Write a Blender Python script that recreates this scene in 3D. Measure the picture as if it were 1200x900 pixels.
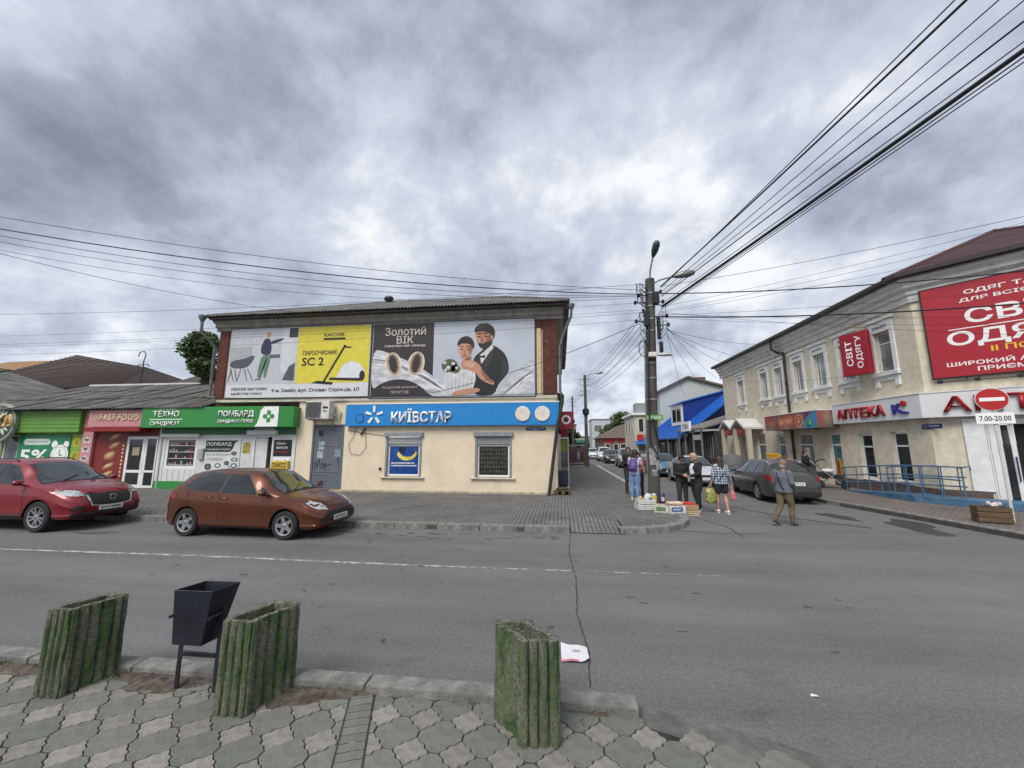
import bpy, bmesh, math, random
from math import radians as R, sin, cos, pi, sqrt, atan2
from mathutils import Vector, Matrix
from mathutils.bvhtree import BVHTree
from mathutils.geometry import tessellate_polygon
random.seed(7)
for o in list(bpy.data.objects): bpy.data.objects.remove(o)
SC = bpy.context.scene
C = SC.collection

# ---------------------------------------------------------------- camera
cd = bpy.data.cameras.new('camera')
cam = bpy.data.objects.new('camera', cd); C.objects.link(cam)
cd.sensor_width = 36.0; cd.lens = 36.0 * 455 / 1200
cd.clip_start = 0.05; cd.clip_end = 3000
cam.location = (0, 0, 2.0)
cam.rotation_euler = (R(90 + 8.75), 0, R(7.0))
SC.camera = cam

# ---------------------------------------------------------------- sky
SUN_EL, SUN_AZ = 50.0, 203.0        # degrees, azimuth clockwise from +Y (sun behind and left of the camera)
w = bpy.data.worlds.new('World'); SC.world = w; w.use_nodes = True
nt = w.node_tree; nt.nodes.clear()
def N(t, **k):
    n = nt.nodes.new(t)
    for a, b in k.items(): setattr(n, a, b)
    return n
def LK(a, b): nt.links.new(a, b)
wo = N('ShaderNodeOutputWorld'); bg = N('ShaderNodeBackground')
tc = N('ShaderNodeTexCoord'); sx = N('ShaderNodeSeparateXYZ'); LK(tc.outputs['Generated'], sx.inputs[0])
zc = N('ShaderNodeMath', operation='MAXIMUM'); LK(sx.outputs[2], zc.inputs[0]); zc.inputs[1].default_value = 0.0
za = N('ShaderNodeMath', operation='ADD'); LK(zc.outputs[0], za.inputs[0]); za.inputs[1].default_value = 0.5
dx = N('ShaderNodeMath', operation='DIVIDE'); LK(sx.outputs[0], dx.inputs[0]); LK(za.outputs[0], dx.inputs[1])
dy = N('ShaderNodeMath', operation='DIVIDE'); LK(sx.outputs[1], dy.inputs[0]); LK(za.outputs[0], dy.inputs[1])
cv = N('ShaderNodeCombineXYZ'); LK(dx.outputs[0], cv.inputs[0]); LK(dy.outputs[0], cv.inputs[1]); cv.inputs[2].default_value = 3.7
def wnoise(scale, detail, rough, dist, off):
    mp = N('ShaderNodeMapping'); LK(cv.outputs[0], mp.inputs[0]); mp.inputs['Location'].default_value = off
    mp.inputs['Rotation'].default_value = (0, 0, R(20)); mp.inputs['Scale'].default_value = (1.05, 1.0, 1)
    n = N('ShaderNodeTexNoise'); LK(mp.outputs[0], n.inputs['Vector'])
    n.inputs['Scale'].default_value = scale; n.inputs['Detail'].default_value = detail
    n.inputs['Roughness'].default_value = rough; n.inputs['Distortion'].default_value = dist
    return n.outputs['Fac']
def wramp(src, stops):
    r = N('ShaderNodeValToRGB'); LK(src, r.inputs[0])
    e = r.color_ramp.elements
    while len(e) < len(stops): e.new(0.5)
    for i, (p, c) in enumerate(stops): e[i].position = p; e[i].color = (*c, 1)
    return r.outputs[0]
big = wnoise(1.55, 6, 0.48, 0.1, (2.9, 6.1, 0))
fine = wnoise(4.6, 9, 0.60, 0.12, (7.1, 4.4, 2))
mx = N('ShaderNodeMix', data_type='FLOAT'); mx.inputs[0].default_value = 0.42; LK(big, mx.inputs[2]); LK(fine, mx.inputs[3])
clouds = wramp(mx.outputs[0], [(0.34, (0.19, 0.213, 0.27)), (0.43, (0.295, 0.333, 0.415)), (0.485, (0.40, 0.445, 0.54)), (0.54, (0.50, 0.54, 0.62)), (0.605, (0.72, 0.74, 0.77))])
# paler layer towards the horizon
hz = wramp(sx.outputs[2], [(0.0, (1, 1, 1)), (0.36, (0, 0, 0))])
pale = wramp(fine, [(0.40, (0.40, 0.45, 0.54)), (0.60, (0.80, 0.84, 0.90))])
m2 = N('ShaderNodeMix', data_type='RGBA'); LK(hz, m2.inputs[0]); LK(clouds, m2.inputs[6]); LK(pale, m2.inputs[7])
nis = N('ShaderNodeTexSky', sky_type='NISHITA'); nis.sun_disc = False
nis.sun_elevation = R(SUN_EL); nis.sun_rotation = R(SUN_AZ)
nm = N('ShaderNodeVectorMath', operation='SCALE'); LK(nis.outputs[0], nm.inputs[0]); nm.inputs['Scale'].default_value = 0.22
gap = wramp(wnoise(1.7, 7, 0.6, 0.3, (1.2, 9.5, 5)), [(0.66, (0, 0, 0)), (0.80, (0.6, 0.6, 0.6))])
m3 = N('ShaderNodeMix', data_type='RGBA'); LK(gap, m3.inputs[0]); LK(m2.outputs[2], m3.inputs[6]); LK(nm.outputs[0], m3.inputs[7])
LK(m3.outputs[2], bg.inputs[0]); bg.inputs[1].default_value = 0.60; LK(bg.outputs[0], wo.inputs[0])

sd = bpy.data.lights.new('sun', 'SUN'); sd.energy = 1.5; sd.angle = R(30); sd.color = (1.0, 0.965, 0.91)
sun = bpy.data.objects.new('sun', sd); C.objects.link(sun)
sdir = Vector((sin(R(SUN_AZ)) * cos(R(SUN_EL)), cos(R(SUN_AZ)) * cos(R(SUN_EL)), sin(R(SUN_EL))))
sun.rotation_euler = (-sdir).to_track_quat('-Z', 'Y').to_euler()
sun.location = (-10, -15, 40)

vs = SC.view_settings
vs.view_transform = 'Standard'; vs.look = 'None'; vs.exposure = 1.12; vs.gamma = 1.0; vs.use_curve_mapping = False
SC.render.engine = 'CYCLES'
SC.cycles.use_denoising = True
SC.cycles.max_bounces = 5; SC.cycles.diffuse_bounces = 3; SC.cycles.glossy_bounces = 3; SC.cycles.transparent_max_bounces = 6

# ---------------------------------------------------------------- helpers
MATS = {}
def srgb(h):
    h = h.lstrip('#'); out = []
    for i in (0, 2, 4):
        c = int(h[i:i+2], 16) / 255
        out.append(c / 12.92 if c <= 0.04045 else ((c + 0.055) / 1.055) ** 2.4)
    return tuple(out)
def mat(name, col, rough=0.7, metal=0.0, var=0.12, scale=6.0, bump=0.0, bscale=None, coat=0.0, col2=None, thr=(0.45, 0.62), sc2=3.0, stretch=None, emit=None, spec=None, det=6):
    """Procedural material: base colour varied by noise, an optional second colour in patches, noise relief."""
    if name in MATS: return MATS[name]
    if isinstance(col, str): col = srgb(col)
    if isinstance(col2, str): col2 = srgb(col2)
    m = bpy.data.materials.new(name); m.use_nodes = True; MATS[name] = m
    t = m.node_tree; b = t.nodes['Principled BSDF']
    b.inputs['Roughness'].default_value = rough; b.inputs['Metallic'].default_value = metal
    if coat: b.inputs['Coat Weight'].default_value = coat; b.inputs['Coat Roughness'].default_value = 0.04
    if spec is not None: b.inputs['Specular IOR Level'].default_value = spec
    b.inputs['Base Color'].default_value = (*col, 1)
    def nn(ty): return t.nodes.new(ty)
    co = nn('ShaderNodeTexCoord'); vec = co.outputs['Object']
    if stretch:
        mp = nn('ShaderNodeMapping'); mp.inputs['Scale'].default_value = stretch; t.links.new(vec, mp.inputs[0]); vec = mp.outputs[0]
    src = None
    if var > 0:
        n1 = nn('ShaderNodeTexNoise'); n1.inputs['Scale'].default_value = scale; n1.inputs['Detail'].default_value = det; n1.inputs['Roughness'].default_value = 0.65
        t.links.new(vec, n1.inputs['Vector'])
        r1 = nn('ShaderNodeValToRGB'); t.links.new(n1.outputs['Fac'], r1.inputs[0])
        e = r1.color_ramp.elements
        e[0].position = 0.30; e[0].color = (*[max(0, c * (1 - var * 1.6)) for c in col], 1)
        e[1].position = 0.70; e[1].color = (*[min(1, c * (1 + var)) for c in col], 1)
        src = r1.outputs[0]
    if col2:
        n2 = nn('ShaderNodeTexNoise'); n2.inputs['Scale'].default_value = sc2; n2.inputs['Detail'].default_value = 9; n2.inputs['Roughness'].default_value = 0.7
        t.links.new(vec, n2.inputs['Vector'])
        r2 = nn('ShaderNodeValToRGB'); t.links.new(n2.outputs['Fac'], r2.inputs[0])
        r2.color_ramp.elements[0].position = thr[0]; r2.color_ramp.elements[1].position = thr[1]
        mxx = nn('ShaderNodeMix'); mxx.data_type = 'RGBA'
        t.links.new(r2.outputs[0], mxx.inputs[0])
        if src: t.links.new(src, mxx.inputs[6])
        else: mxx.inputs[6].default_value = (*col, 1)
        mxx.inputs[7].default_value = (*col2, 1)
        src = mxx.outputs[2]
    if src: t.links.new(src, b.inputs['Base Color'])
    if bump:
        n3 = nn('ShaderNodeTexNoise'); n3.inputs['Scale'].default_value = bscale or scale * 8; n3.inputs['Detail'].default_value = 5
        t.links.new(vec, n3.inputs['Vector'])
        bp = nn('ShaderNodeBump'); bp.inputs['Strength'].default_value = bump; bp.inputs['Distance'].default_value = 0.02
        t.links.new(n3.outputs['Fac'], bp.inputs['Height']); t.links.new(bp.outputs[0], b.inputs['Normal'])
    if emit:
        b.inputs['Emission Color'].default_value = (*(srgb(emit[0]) if isinstance(emit[0], str) else emit[0]), 1); b.inputs['Emission Strength'].default_value = emit[1]
    return m

class MB:
    """collects shapes into one mesh"""
    def __init__(s): s.v = []; s.f = []; s.m = []; s.cur = 0; s.T = None
    def add(s, vs, fs, mi=None):
        b = len(s.v)
        if s.T is not None: vs = [s.T @ Vector(p) for p in vs]
        s.v += [tuple(p) for p in vs]
        s.f += [tuple(b + i for i in f) for f in fs]; s.m += [s.cur if mi is None else mi] * len(fs)
        return s
    def box(s, x0, x1, y0, y1, z0, z1, mi=None):
        s.add([(x0,y0,z0),(x1,y0,z0),(x1,y1,z0),(x0,y1,z0),(x0,y0,z1),(x1,y0,z1),(x1,y1,z1),(x0,y1,z1)],
              [(0,3,2,1),(4,5,6,7),(0,1,5,4),(1,2,6,5),(2,3,7,6),(3,0,4,7)], mi); return s
    def prism_z(s, poly, z0, z1, mi=None, cap=True):
        n = len(poly); vs = [(x, y, z0) for x, y in poly] + [(x, y, z1) for x, y in poly]
        fs = [(i, (i+1) % n, n + (i+1) % n, n + i) for i in range(n)]
        if cap: fs += [tuple(range(n-1, -1, -1)), tuple(range(n, 2*n))]
        s.add(vs, fs, mi); return s
    def prism_y(s, poly, y0, y1, mi=None):          # poly in (x,z), counter-clockwise seen from -Y
        n = len(poly); vs = [(x, y0, z) for x, z in poly] + [(x, y1, z) for x, z in poly]
        fs = [(i, n + i, n + (i+1) % n, (i+1) % n) for i in range(n)] + [tuple(range(n)), tuple(range(2*n-1, n-1, -1))]
        s.add(vs, fs, mi); return s
    def prism_x(s, poly, x0, x1, mi=None):          # poly in (y,z)
        n = len(poly); vs = [(x0, y, z) for y, z in poly] + [(x1, y, z) for y, z in poly]
        fs = [(i, (i+1) % n, n + (i+1) % n, n + i) for i in range(n)] + [tuple(range(n-1, -1, -1)), tuple(range(n, 2*n))]
        s.add(vs, fs, mi); return s
    def flat(s, poly, y, mi=None):                  # polygon print facing -Y
        s.add([(x, y, z) for x, z in poly], [tuple(range(len(poly)))], mi); return s
    def tube(s, pts, r, n=8, mi=None, cap=True):
        pts = [Vector(p) for p in pts]; k = len(pts)
        rr = r if isinstance(r, (list, tuple)) else [r] * k
        vs = []; up = Vector((0, 0, 1)); prev = None
        for i, p in enumerate(pts):
            d = (pts[min(i+1, k-1)] - pts[max(i-1, 0)]).normalized()
            a = prev - d * prev.dot(d) if prev is not None else (up.cross(d) if abs(d.z) < 0.95 else Vector((1,0,0)).cross(d))
            if a.length < 1e-6: a = d.orthogonal()
            a.normalize(); prev = a; b = d.cross(a)
            for j in range(n):
                t = 2*pi*j/n; vs.append(p + (a*cos(t) + b*sin(t)) * rr[i])
        fs = [(i*n+j, i*n+(j+1)%n, (i+1)*n+(j+1)%n, (i+1)*n+j) for i in range(k-1) for j in range(n)]
        if cap: fs += [tuple(range(n-1, -1, -1)), tuple(range((k-1)*n, k*n))]
        s.add(vs, fs, mi); return s
    def lathe(s, prof, c=(0,0,0), n=16, mi=None, axis='z', cap=True):
        vs = []
        if not cap: prof = list(prof) + [prof[0]]
        for r, h in prof:
            for j in range(n):
                t = 2*pi*j/n
                p = (r*cos(t), r*sin(t), h)
                if axis == 'y': p = (r*cos(t), h, -r*sin(t))
                if axis == 'x': p = (h, r*cos(t), r*sin(t))
                vs.append((p[0]+c[0], p[1]+c[1], p[2]+c[2]))
        k = len(prof)
        fs = [(i*n+j, i*n+(j+1)%n, (i+1)*n+(j+1)%n, (i+1)*n+j) for i in range(k-1) for j in range(n)]
        if cap: fs += [tuple(range(n-1, -1, -1)), tuple(range((k-1)*n, k*n))]
        s.add(vs, fs, mi); return s
    def ball(s, c, r, n=10, k=6, mi=None):
        if not isinstance(r, (tuple, list)): r = (r, r, r)
        vs = [(c[0], c[1], c[2]-r[2])]
        for i in range(1, k):
            ph = -pi/2 + pi*i/k
            for j in range(n):
                t = 2*pi*j/n; vs.append((c[0]+r[0]*cos(ph)*cos(t), c[1]+r[1]*cos(ph)*sin(t), c[2]+r[2]*sin(ph)))
        vs.append((c[0], c[1], c[2]+r[2])); L = len(vs)-1
        fs = [(0, 1+(j+1)%n, 1+j) for j in range(n)]
        fs += [(1+i*n+j, 1+i*n+(j+1)%n, 1+(i+1)*n+(j+1)%n, 1+(i+1)*n+j) for i in range(k-2) for j in range(n)]
        fs += [(L, 1+(k-2)*n+j, 1+(k-2)*n+(j+1)%n) for j in range(n)]
        s.add(vs, fs, mi); return s
    def mesh(s, name, mats):
        me = bpy.data.meshes.new(name); me.from_pydata(s.v, [], s.f)
        mats = mats if isinstance(mats, (list, tuple)) else [mats]
        for m in mats: me.materials.append(m)
        if len(mats) > 1: me.polygons.foreach_set('material_index', s.m)
        me.update(); return me
    def build(s, name, mats, parent=None, smooth=False, bev=0.0, fix=True, seg=1):
        me = s.mesh(name, mats)
        if fix:
            bm = bmesh.new(); bm.from_mesh(me); bmesh.ops.recalc_face_normals(bm, faces=bm.faces); bm.to_mesh(me); bm.free()
        o = link(name, me, parent)
        if smooth: shade(me, smooth)
        if bev:
            md = o.modifiers.new('bevel', 'BEVEL'); md.width = bev; md.segments = seg; md.limit_method = 'ANGLE'; md.angle_limit = R(40)
        return o
def shade(me, ang):
    me.polygons.foreach_set('use_smooth', [True] * len(me.polygons))
    if ang is not True:
        bm = bmesh.new(); bm.from_mesh(me)
        for e in bm.edges:
            if len(e.link_faces) == 2 and e.calc_face_angle(0) > R(ang): e.smooth = False
        bm.to_mesh(me); bm.free()
def link(name, data, parent=None):
    o = bpy.data.objects.new(name, data); C.objects.link(o)
    if parent is not None: o.parent = parent
    return o
def tag(o, label=None, cat=None, group=None, kind=None):
    if label: o['label'] = label
    if cat: o['category'] = cat
    if group: o['group'] = group
    if kind: o['kind'] = kind
    return o
def thing(name, label, cat, loc=(0,0,0), rotz=0, group=None):
    o = link(name, None); o.location = loc; o.rotation_euler = (0, 0, rotz); o.empty_display_size = 0.2
    return tag(o, label, cat, group)
def copy_tree(o, parent=None):
    c = o.copy(); C.objects.link(c); c.parent = parent
    for ch in list(o.children): copy_tree(ch, c)
    return c
def bake(o):
    """apply the modifiers of o into its mesh"""
    dg = bpy.context.evaluated_depsgraph_get(); dg.update()
    me = bpy.data.meshes.new_from_object(o.evaluated_get(dg)); o.modifiers.clear(); old = o.data; o.data = me
    bpy.data.meshes.remove(old); return o
def text(body, parent, m, x, z, size=None, width=None, y=-0.01, ext=0.004, bold=0.0, align='CENTER', name='lettering', shear=0.0, rot=0.0, spacing=1.0, height=None):
    """flat letters standing on a face that looks towards -Y of the parent; (x,z) is the middle of the line"""
    c = bpy.data.curves.new('txt', 'FONT'); c.body = body; c.size = 1.0; c.align_x = 'CENTER'; c.resolution_u = 2
    c.offset = min(bold, 0.022); c.extrude = 0.0; c.shear = shear; c.space_character = spacing
    o = bpy.data.objects.new('txt', c); C.objects.link(o)
    dg = bpy.context.evaluated_depsgraph_get()
    me = bpy.data.meshes.new_from_object(o.evaluated_get(dg)); bpy.data.objects.remove(o); bpy.data.curves.remove(c)
    xs = [v.co.x for v in me.vertices]; ys = [v.co.y for v in me.vertices]
    cx, cy = (min(xs)+max(xs))/2, (min(ys)+max(ys))/2
    wdt, hgt = max(xs)-min(xs), max(ys)-min(ys)
    sxx = szz = size if size else (width / wdt if width else 1)
    if width: sxx = width / wdt; szz = sxx if not (size or height) else szz
    if height: szz = height / hgt; sxx = width / wdt if width else szz
    for v in me.vertices:
        px, pz = (v.co.x-cx)*sxx, (v.co.y-cy)*szz
        if align == 'LEFT': px += wdt*sxx/2
        v.co = (x + px*cos(rot) - pz*sin(rot), 0.0, z + px*sin(rot) + pz*cos(rot))
    bm = bmesh.new(); bm.from_mesh(me)
    if ext > 0.003:
        g = bmesh.ops.extrude_face_region(bm, geom=bm.faces[:])
        top = [e for e in g['geom'] if isinstance(e, bmesh.types.BMVert)]
        bmesh.ops.translate(bm, verts=top, vec=(0, -ext, 0))
    bmesh.ops.translate(bm, verts=bm.verts[:], vec=(0, y, 0))
    bmesh.ops.recalc_face_normals(bm, faces=bm.faces[:])
    if ext <= 0.003:
        for f in bm.faces:
            if f.normal.y > 0: f.normal_flip()
    bm.to_mesh(me); bm.free()
    me.materials.clear(); me.materials.append(m); me.name = name
    return link(name, me, parent)
def wall_open(mb, x0, x1, z0, z1, y, ops, depth=0.15, mi=None):
    """wall face towards -Y with rectangular openings (x0,x1,z0,z1) and their reveals"""
    X = sorted(set([x0, x1] + [a for o in ops for a in o[:2]])); Z = sorted(set([z0, z1] + [a for o in ops for a in o[2:4]]))
    X = [a for a in X if x0 <= a <= x1]; Z = [a for a in Z if z0 <= a <= z1]
    for i in range(len(X)-1):
        for j in range(len(Z)-1):
            cx, cz = (X[i]+X[i+1])/2, (Z[j]+Z[j+1])/2
            if any(o[0] < cx < o[1] and o[2] < cz < o[3] for o in ops): continue
            mb.add([(X[i],y,Z[j]),(X[i+1],y,Z[j]),(X[i+1],y,Z[j+1]),(X[i],y,Z[j+1])], [(0,1,2,3)], mi)
    for a, b, c, d in [o[:4] for o in ops]:
        mb.add([(a,y,c),(b,y,c),(b,y,d),(a,y,d),(a,y+depth,c),(b,y+depth,c),(b,y+depth,d),(a,y+depth,d)],
               [(0,4,5,1),(1,5,6,2),(2,6,7,3),(3,7,4,0)], mi)
def window(parent, x0, x1, z0, z1, y, fm, gm, bars_x=(), bars_z=(), fw=0.06, d=0.05, name='window', pane='pane'):
    """frame in an opening with one pane for each light; y is the frame's front"""
    mb = MB()
    mb.box(x0, x0+fw, y, y+d, z0, z1); mb.box(x1-fw, x1, y, y+d, z0, z1)
    mb.box(x0+fw, x1-fw, y, y+d, z0, z0+fw); mb.box(x0+fw, x1-fw, y, y+d, z1-fw, z1)
    xs = [x0+fw] + list(bars_x) + [x1-fw]; zs = [z0+fw] + list(bars_z) + [z1-fw]; h = fw*0.45
    for b in bars_x: mb.box(b-h, b+h, y+0.004, y+d-0.004, z0+fw, z1-fw)
    for k in range(len(xs)-1):
        a = xs[k] + (h if k else 0); e = xs[k+1] - (h if k < len(xs)-2 else 0)
        for b in bars_z: mb.box(a, e, y+0.007, y+d-0.007, b-h, b+h)
    fo = mb.build(name, fm, parent, bev=0.006)
    for i in range(len(xs)-1):
        for j in range(len(zs)-1):
            a = xs[i] + (h if i else 0); e = xs[i+1] - (h if i < len(xs)-2 else 0)
            c = zs[j] + (h if j else 0); f = zs[j+1] - (h if j < len(zs)-2 else 0)
            MB().box(a, e, y+d*0.5, y+d*0.5+0.008, c, f).build(pane, gm, fo)
    return fo
def sag(a, b, s, n=16):
    a, b = Vector(a), Vector(b)
    return [a.lerp(b, t/n) - Vector((0, 0, 4*s*(t/n)*(1-t/n))) for t in range(n+1)]
def arc(cx, cz, rx, rz=None, n=20, a0=0, a1=360):
    rz = rz or rx
    full = abs(a1-a0) >= 360
    return [(cx + rx*cos(R(a0+(a1-a0)*i/(n if full else n-1))), cz + rz*sin(R(a0+(a1-a0)*i/(n if full else n-1)))) for i in range(n)]

# ---------------------------------------------------------------- materials shared
M_glass = mat('window_glass', (0.022, 0.026, 0.030), 0.06, 0, 0.3, 1.2, spec=0.7)
M_glassb = mat('pale_window_glass', (0.16, 0.18, 0.19), 0.08, 0, 0.35, 1.5, spec=0.7)
M_black = mat('black_metal', (0.012, 0.013, 0.018), 0.38, 0, 0.25, 9)
M_cable = mat('cable_rubber', (0.012, 0.012, 0.014), 0.6, 0, 0.1)
M_white = mat('white_plastic', (0.74, 0.74, 0.72), 0.45, 0, 0.08, 4, col2=(0.55, 0.54, 0.50), thr=(0.58, 0.8))
M_galv = mat('galvanised_metal', (0.30, 0.31, 0.32), 0.5, 0.5, 0.2, 8)
M_rub = mat('rubber', (0.016, 0.016, 0.017), 0.75, 0, 0.2, 12)
M_conc = mat('grey_concrete', (0.235, 0.23, 0.215), 0.9, 0, 0.25, 5, 0.5, 60, col2=(0.13, 0.13, 0.12), thr=(0.5, 0.75))
def col(name, h, rough=0.6, var=0.08, sc=5): return mat(name, h, rough, 0, var, sc)
# ================================================================ ground
def sheet(name, polys, z, m, parent=None, kind='structure'):
    mb = MB()
    for p in polys: mb.add([(x, y, z) for x, y in p], [tuple(range(len(p)))])
    o = mb.build(name, m, parent, fix=False)
    if parent is None: tag(o, kind=kind)
    return o
def node_mat(name):
    m = bpy.data.materials.new(name); m.use_nodes = True
    return m, m.node_tree, m.node_tree.nodes['Principled BSDF']
def asphalt():
    m, t, b = node_mat('asphalt')
    L = t.links.new
    co = t.nodes.new('ShaderNodeTexCoord').outputs['Object']
    def noise(s, d, r=0.6, st=None):
        v = co
        if st:
            mp = t.nodes.new('ShaderNodeMapping'); mp.inputs['Scale'].default_value = st; L(co, mp.inputs[0]); v = mp.outputs[0]
        n = t.nodes.new('ShaderNodeTexNoise'); n.inputs['Scale'].default_value = s; n.inputs['Detail'].default_value = d; n.inputs['Roughness'].default_value = r
        L(v, n.inputs['Vector']); return n.outputs['Fac']
    def ramp(f, st):
        r = t.nodes.new('ShaderNodeValToRGB'); L(f, r.inputs[0]); e = r.color_ramp.elements
        while len(e) < len(st): e.new(0.5)
        for i, (p, c) in enumerate(st): e[i].position = p; e[i].color = (c, c, c, 1)
        return r.outputs[0]
    def mul(a, bb, f=1.0):
        x = t.nodes.new('ShaderNodeMix'); x.data_type = 'RGBA'; x.blend_type = 'MULTIPLY'; x.inputs[0].default_value = f
        L(a, x.inputs[6]); L(bb, x.inputs[7]); return x.outputs[2]
    base = ramp(noise(0.55, 7, 0.62, (0.45, 1, 1)), [(0.3, 0.104), (0.5, 0.126), (0.7, 0.15)])
    spk = ramp(noise(95, 4, 0.8), [(0.3, 0.42), (0.5, 1.0), (0.72, 1.7)])
    grit = ramp(noise(28, 5, 0.75), [(0.3, 0.7), (0.7, 1.3)])
    stain = ramp(noise(1.9, 8, 0.7, (0.5, 1, 1)), [(0.30, 0.72), (0.42, 1.0), (0.62, 1.0), (0.74, 1.16)])
    spots = ramp(noise(4.2, 3, 0.4), [(0.235, 0.45), (0.27, 1.0)])
    lanes = ramp(noise(1.2, 5, 0.6, (0.05, 1, 1)), [(0.32, 0.84), (0.5, 1.0), (0.68, 1.13)])
    c = mul(mul(mul(mul(mul(base, spk), grit), stain), spots), lanes)
    tint = t.nodes.new('ShaderNodeMix'); tint.data_type = 'RGBA'; tint.blend_type = 'MULTIPLY'; tint.inputs[0].default_value = 1
    L(c, tint.inputs[6]); tint.inputs[7].default_value = (1.0, 0.985, 0.975, 1)
    L(tint.outputs[2], b.inputs['Base Color'])
    b.inputs['Roughness'].default_value = 0.88
    bp = t.nodes.new('ShaderNodeBump'); bp.inputs['Strength'].default_value = 0.55; bp.inputs['Distance'].default_value = 0.008
    L(noise(70, 6, 0.8), bp.inputs['Height']); L(bp.outputs[0], b.inputs['Normal'])
    return m
def pavers(name, c1, c2, mortar, bw=0.2, rh=0.1, rot=90, ms=0.012):
    m, t, b = node_mat(name); L = t.links.new
    co = t.nodes.new('ShaderNodeTexCoord'); mp = t.nodes.new('ShaderNodeMapping'); mp.inputs['Rotation'].default_value = (0, 0, R(rot)); L(co.outputs['Object'], mp.inputs[0])
    br = t.nodes.new('ShaderNodeTexBrick'); br.inputs['Scale'].default_value = 1; br.inputs['Brick Width'].default_value = bw; br.inputs['Row Height'].default_value = rh
    br.inputs['Mortar Size'].default_value = ms; br.inputs['Mortar Smooth'].default_value = 0.3; br.inputs['Bias'].default_value = 0.0
    br.inputs['Color1'].default_value = (*c1, 1); br.inputs['Color2'].default_value = (*c2, 1); br.inputs['Mortar'].default_value = (*mortar, 1)
    L(mp.outputs[0], br.inputs['Vector'])
    n = t.nodes.new('ShaderNodeTexNoise'); n.inputs['Scale'].default_value = 0.8; n.inputs['Detail'].default_value = 9; n.inputs['Roughness'].default_value = 0.7; L(co.outputs['Object'], n.inputs['Vector'])
    r = t.nodes.new('ShaderNodeValToRGB'); L(n.outputs['Fac'], r.inputs[0]); r.color_ramp.elements[0].position = 0.3; r.color_ramp.elements[0].color = (0.62, 0.62, 0.62, 1); r.color_ramp.elements[1].position = 0.7; r.color_ramp.elements[1].color = (1.15, 1.14, 1.12, 1)
    x = t.nodes.new('ShaderNodeMix'); x.data_type = 'RGBA'; x.blend_type = 'MULTIPLY'; x.inputs[0].default_value = 1
    L(br.outputs['Color'], x.inputs[6]); L(r.outputs[0], x.inputs[7]); L(x.outputs[2], b.inputs['Base Color'])
    b.inputs['Roughness'].default_value = 0.9
    bp = t.nodes.new('ShaderNodeBump'); bp.inputs['Strength'].default_value = 0.7; bp.inputs['Distance'].default_value = 0.01; bp.invert = True
    L(br.outputs['Fac'], bp.inputs['Height']); L(bp.outputs[0], b.inputs['Normal'])
    return m
M_asph = asphalt()
M_pave = pavers('grey_pavers', (0.185, 0.178, 0.172), (0.14, 0.136, 0.132), (0.055, 0.053, 0.05))
M_paver = pavers('reddish_pavers', (0.20, 0.165, 0.15), (0.16, 0.14, 0.13), (0.07, 0.065, 0.06))
M_dirt = mat('soil', (0.085, 0.068, 0.052), 0.95, 0, 0.5, 14, 0.9, 60, col2=(0.16, 0.14, 0.115), thr=(0.5, 0.7), sc2=9)
M_dark = mat('crack_filler', (0.032, 0.031, 0.030), 0.85, 0, 0.3, 20)
sheet('ground', [[(-1500, -600), (1500, -600), (1500, 2000), (-1500, 2000)]], -0.06, mat('bare_ground', (0.12, 0.12, 0.10), 0.95, 0, 0.3, 0.2))
road = sheet('road', [[(-150, -40), (150, -40), (150, 240), (-150, 240)]], 0.0, M_asph)
# worn white edge line
ml, t_, b_ = node_mat('worn_white_paint')
nz = t_.nodes.new('ShaderNodeTexNoise'); nz.inputs['Scale'].default_value = 7; nz.inputs['Detail'].default_value = 10; nz.inputs['Roughness'].default_value = 0.75
co_ = t_.nodes.new('ShaderNodeTexCoord'); t_.links.new(co_.outputs['Object'], nz.inputs['Vector'])
rr_ = t_.nodes.new('ShaderNodeValToRGB'); t_.links.new(nz.outputs['Fac'], rr_.inputs[0])
rr_.color_ramp.elements[0].position = 0.46; rr_.color_ramp.elements[0].color = (0.16, 0.16, 0.155, 1)
rr_.color_ramp.elements[1].position = 0.60; rr_.color_ramp.elements[1].color = (0.52, 0.52, 0.50, 1)
t_.links.new(rr_.outputs[0], b_.inputs['Base Color']); b_.inputs['Roughness'].default_value = 0.8
mb = MB()
for i in range(66):
    x0 = -24 + i*0.4; x1 = x0 + 0.4; wv = lambda q: 0.025*sin(q*0.7)
    h = 0.042 if x1 < -4 else max(0.008, 0.042 - (x1+4)*0.0052)
    mb.add([(x0, 6.62-h+wv(x0), 0.004), (x1, 6.62-h+wv(x1), 0.004), (x1, 6.62+h+wv(x1), 0.004), (x0, 6.62+h+wv(x0), 0.004)], [(0,1,2,3)])
mb.build('painted_line', ml, road, fix=False)
def crack(pts, wd, jit, seed=1, m=None, name='crack', z=0.004, step=0.07):
    rnd = random.Random(seed); mb = MB(); L = []; 
    for (a, b) in zip(pts[:-1], pts[1:]):
        a, b = Vector((*a, 0)), Vector((*b, 0)); n = max(2, int((b-a).length/step)); d = (b-a).normalized(); s = Vector((-d.y, d.x, 0))
        for k in range(n):
            p = a.lerp(b, k/n) + s*rnd.uniform(-jit, jit); h = wd*rnd.uniform(0.35, 1.3)/2; L.append((p - s*h, p + s*h))
    vs = [q for pr in L for q in pr]
    mb.add([(v.x, v.y, z) for v in vs], [(2*i, 2*i+2, 2*i+3, 2*i+1) for i in range(len(L)-1)])
    return mb.build(name, m or M_dark, road, fix=False)
crack([(0.19, 9.2), (0.12, 7.6), (0.2, 6.2), (0.16, 5.0), (0.24, 4.2), (0.2, 3.55)], 0.016, 0.010, 3)
crack([(4.9, 15.3), (5.6, 13.2), (6.2, 11.9), (7.4, 10.6)], 0.09, 0.05, 5)
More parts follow.
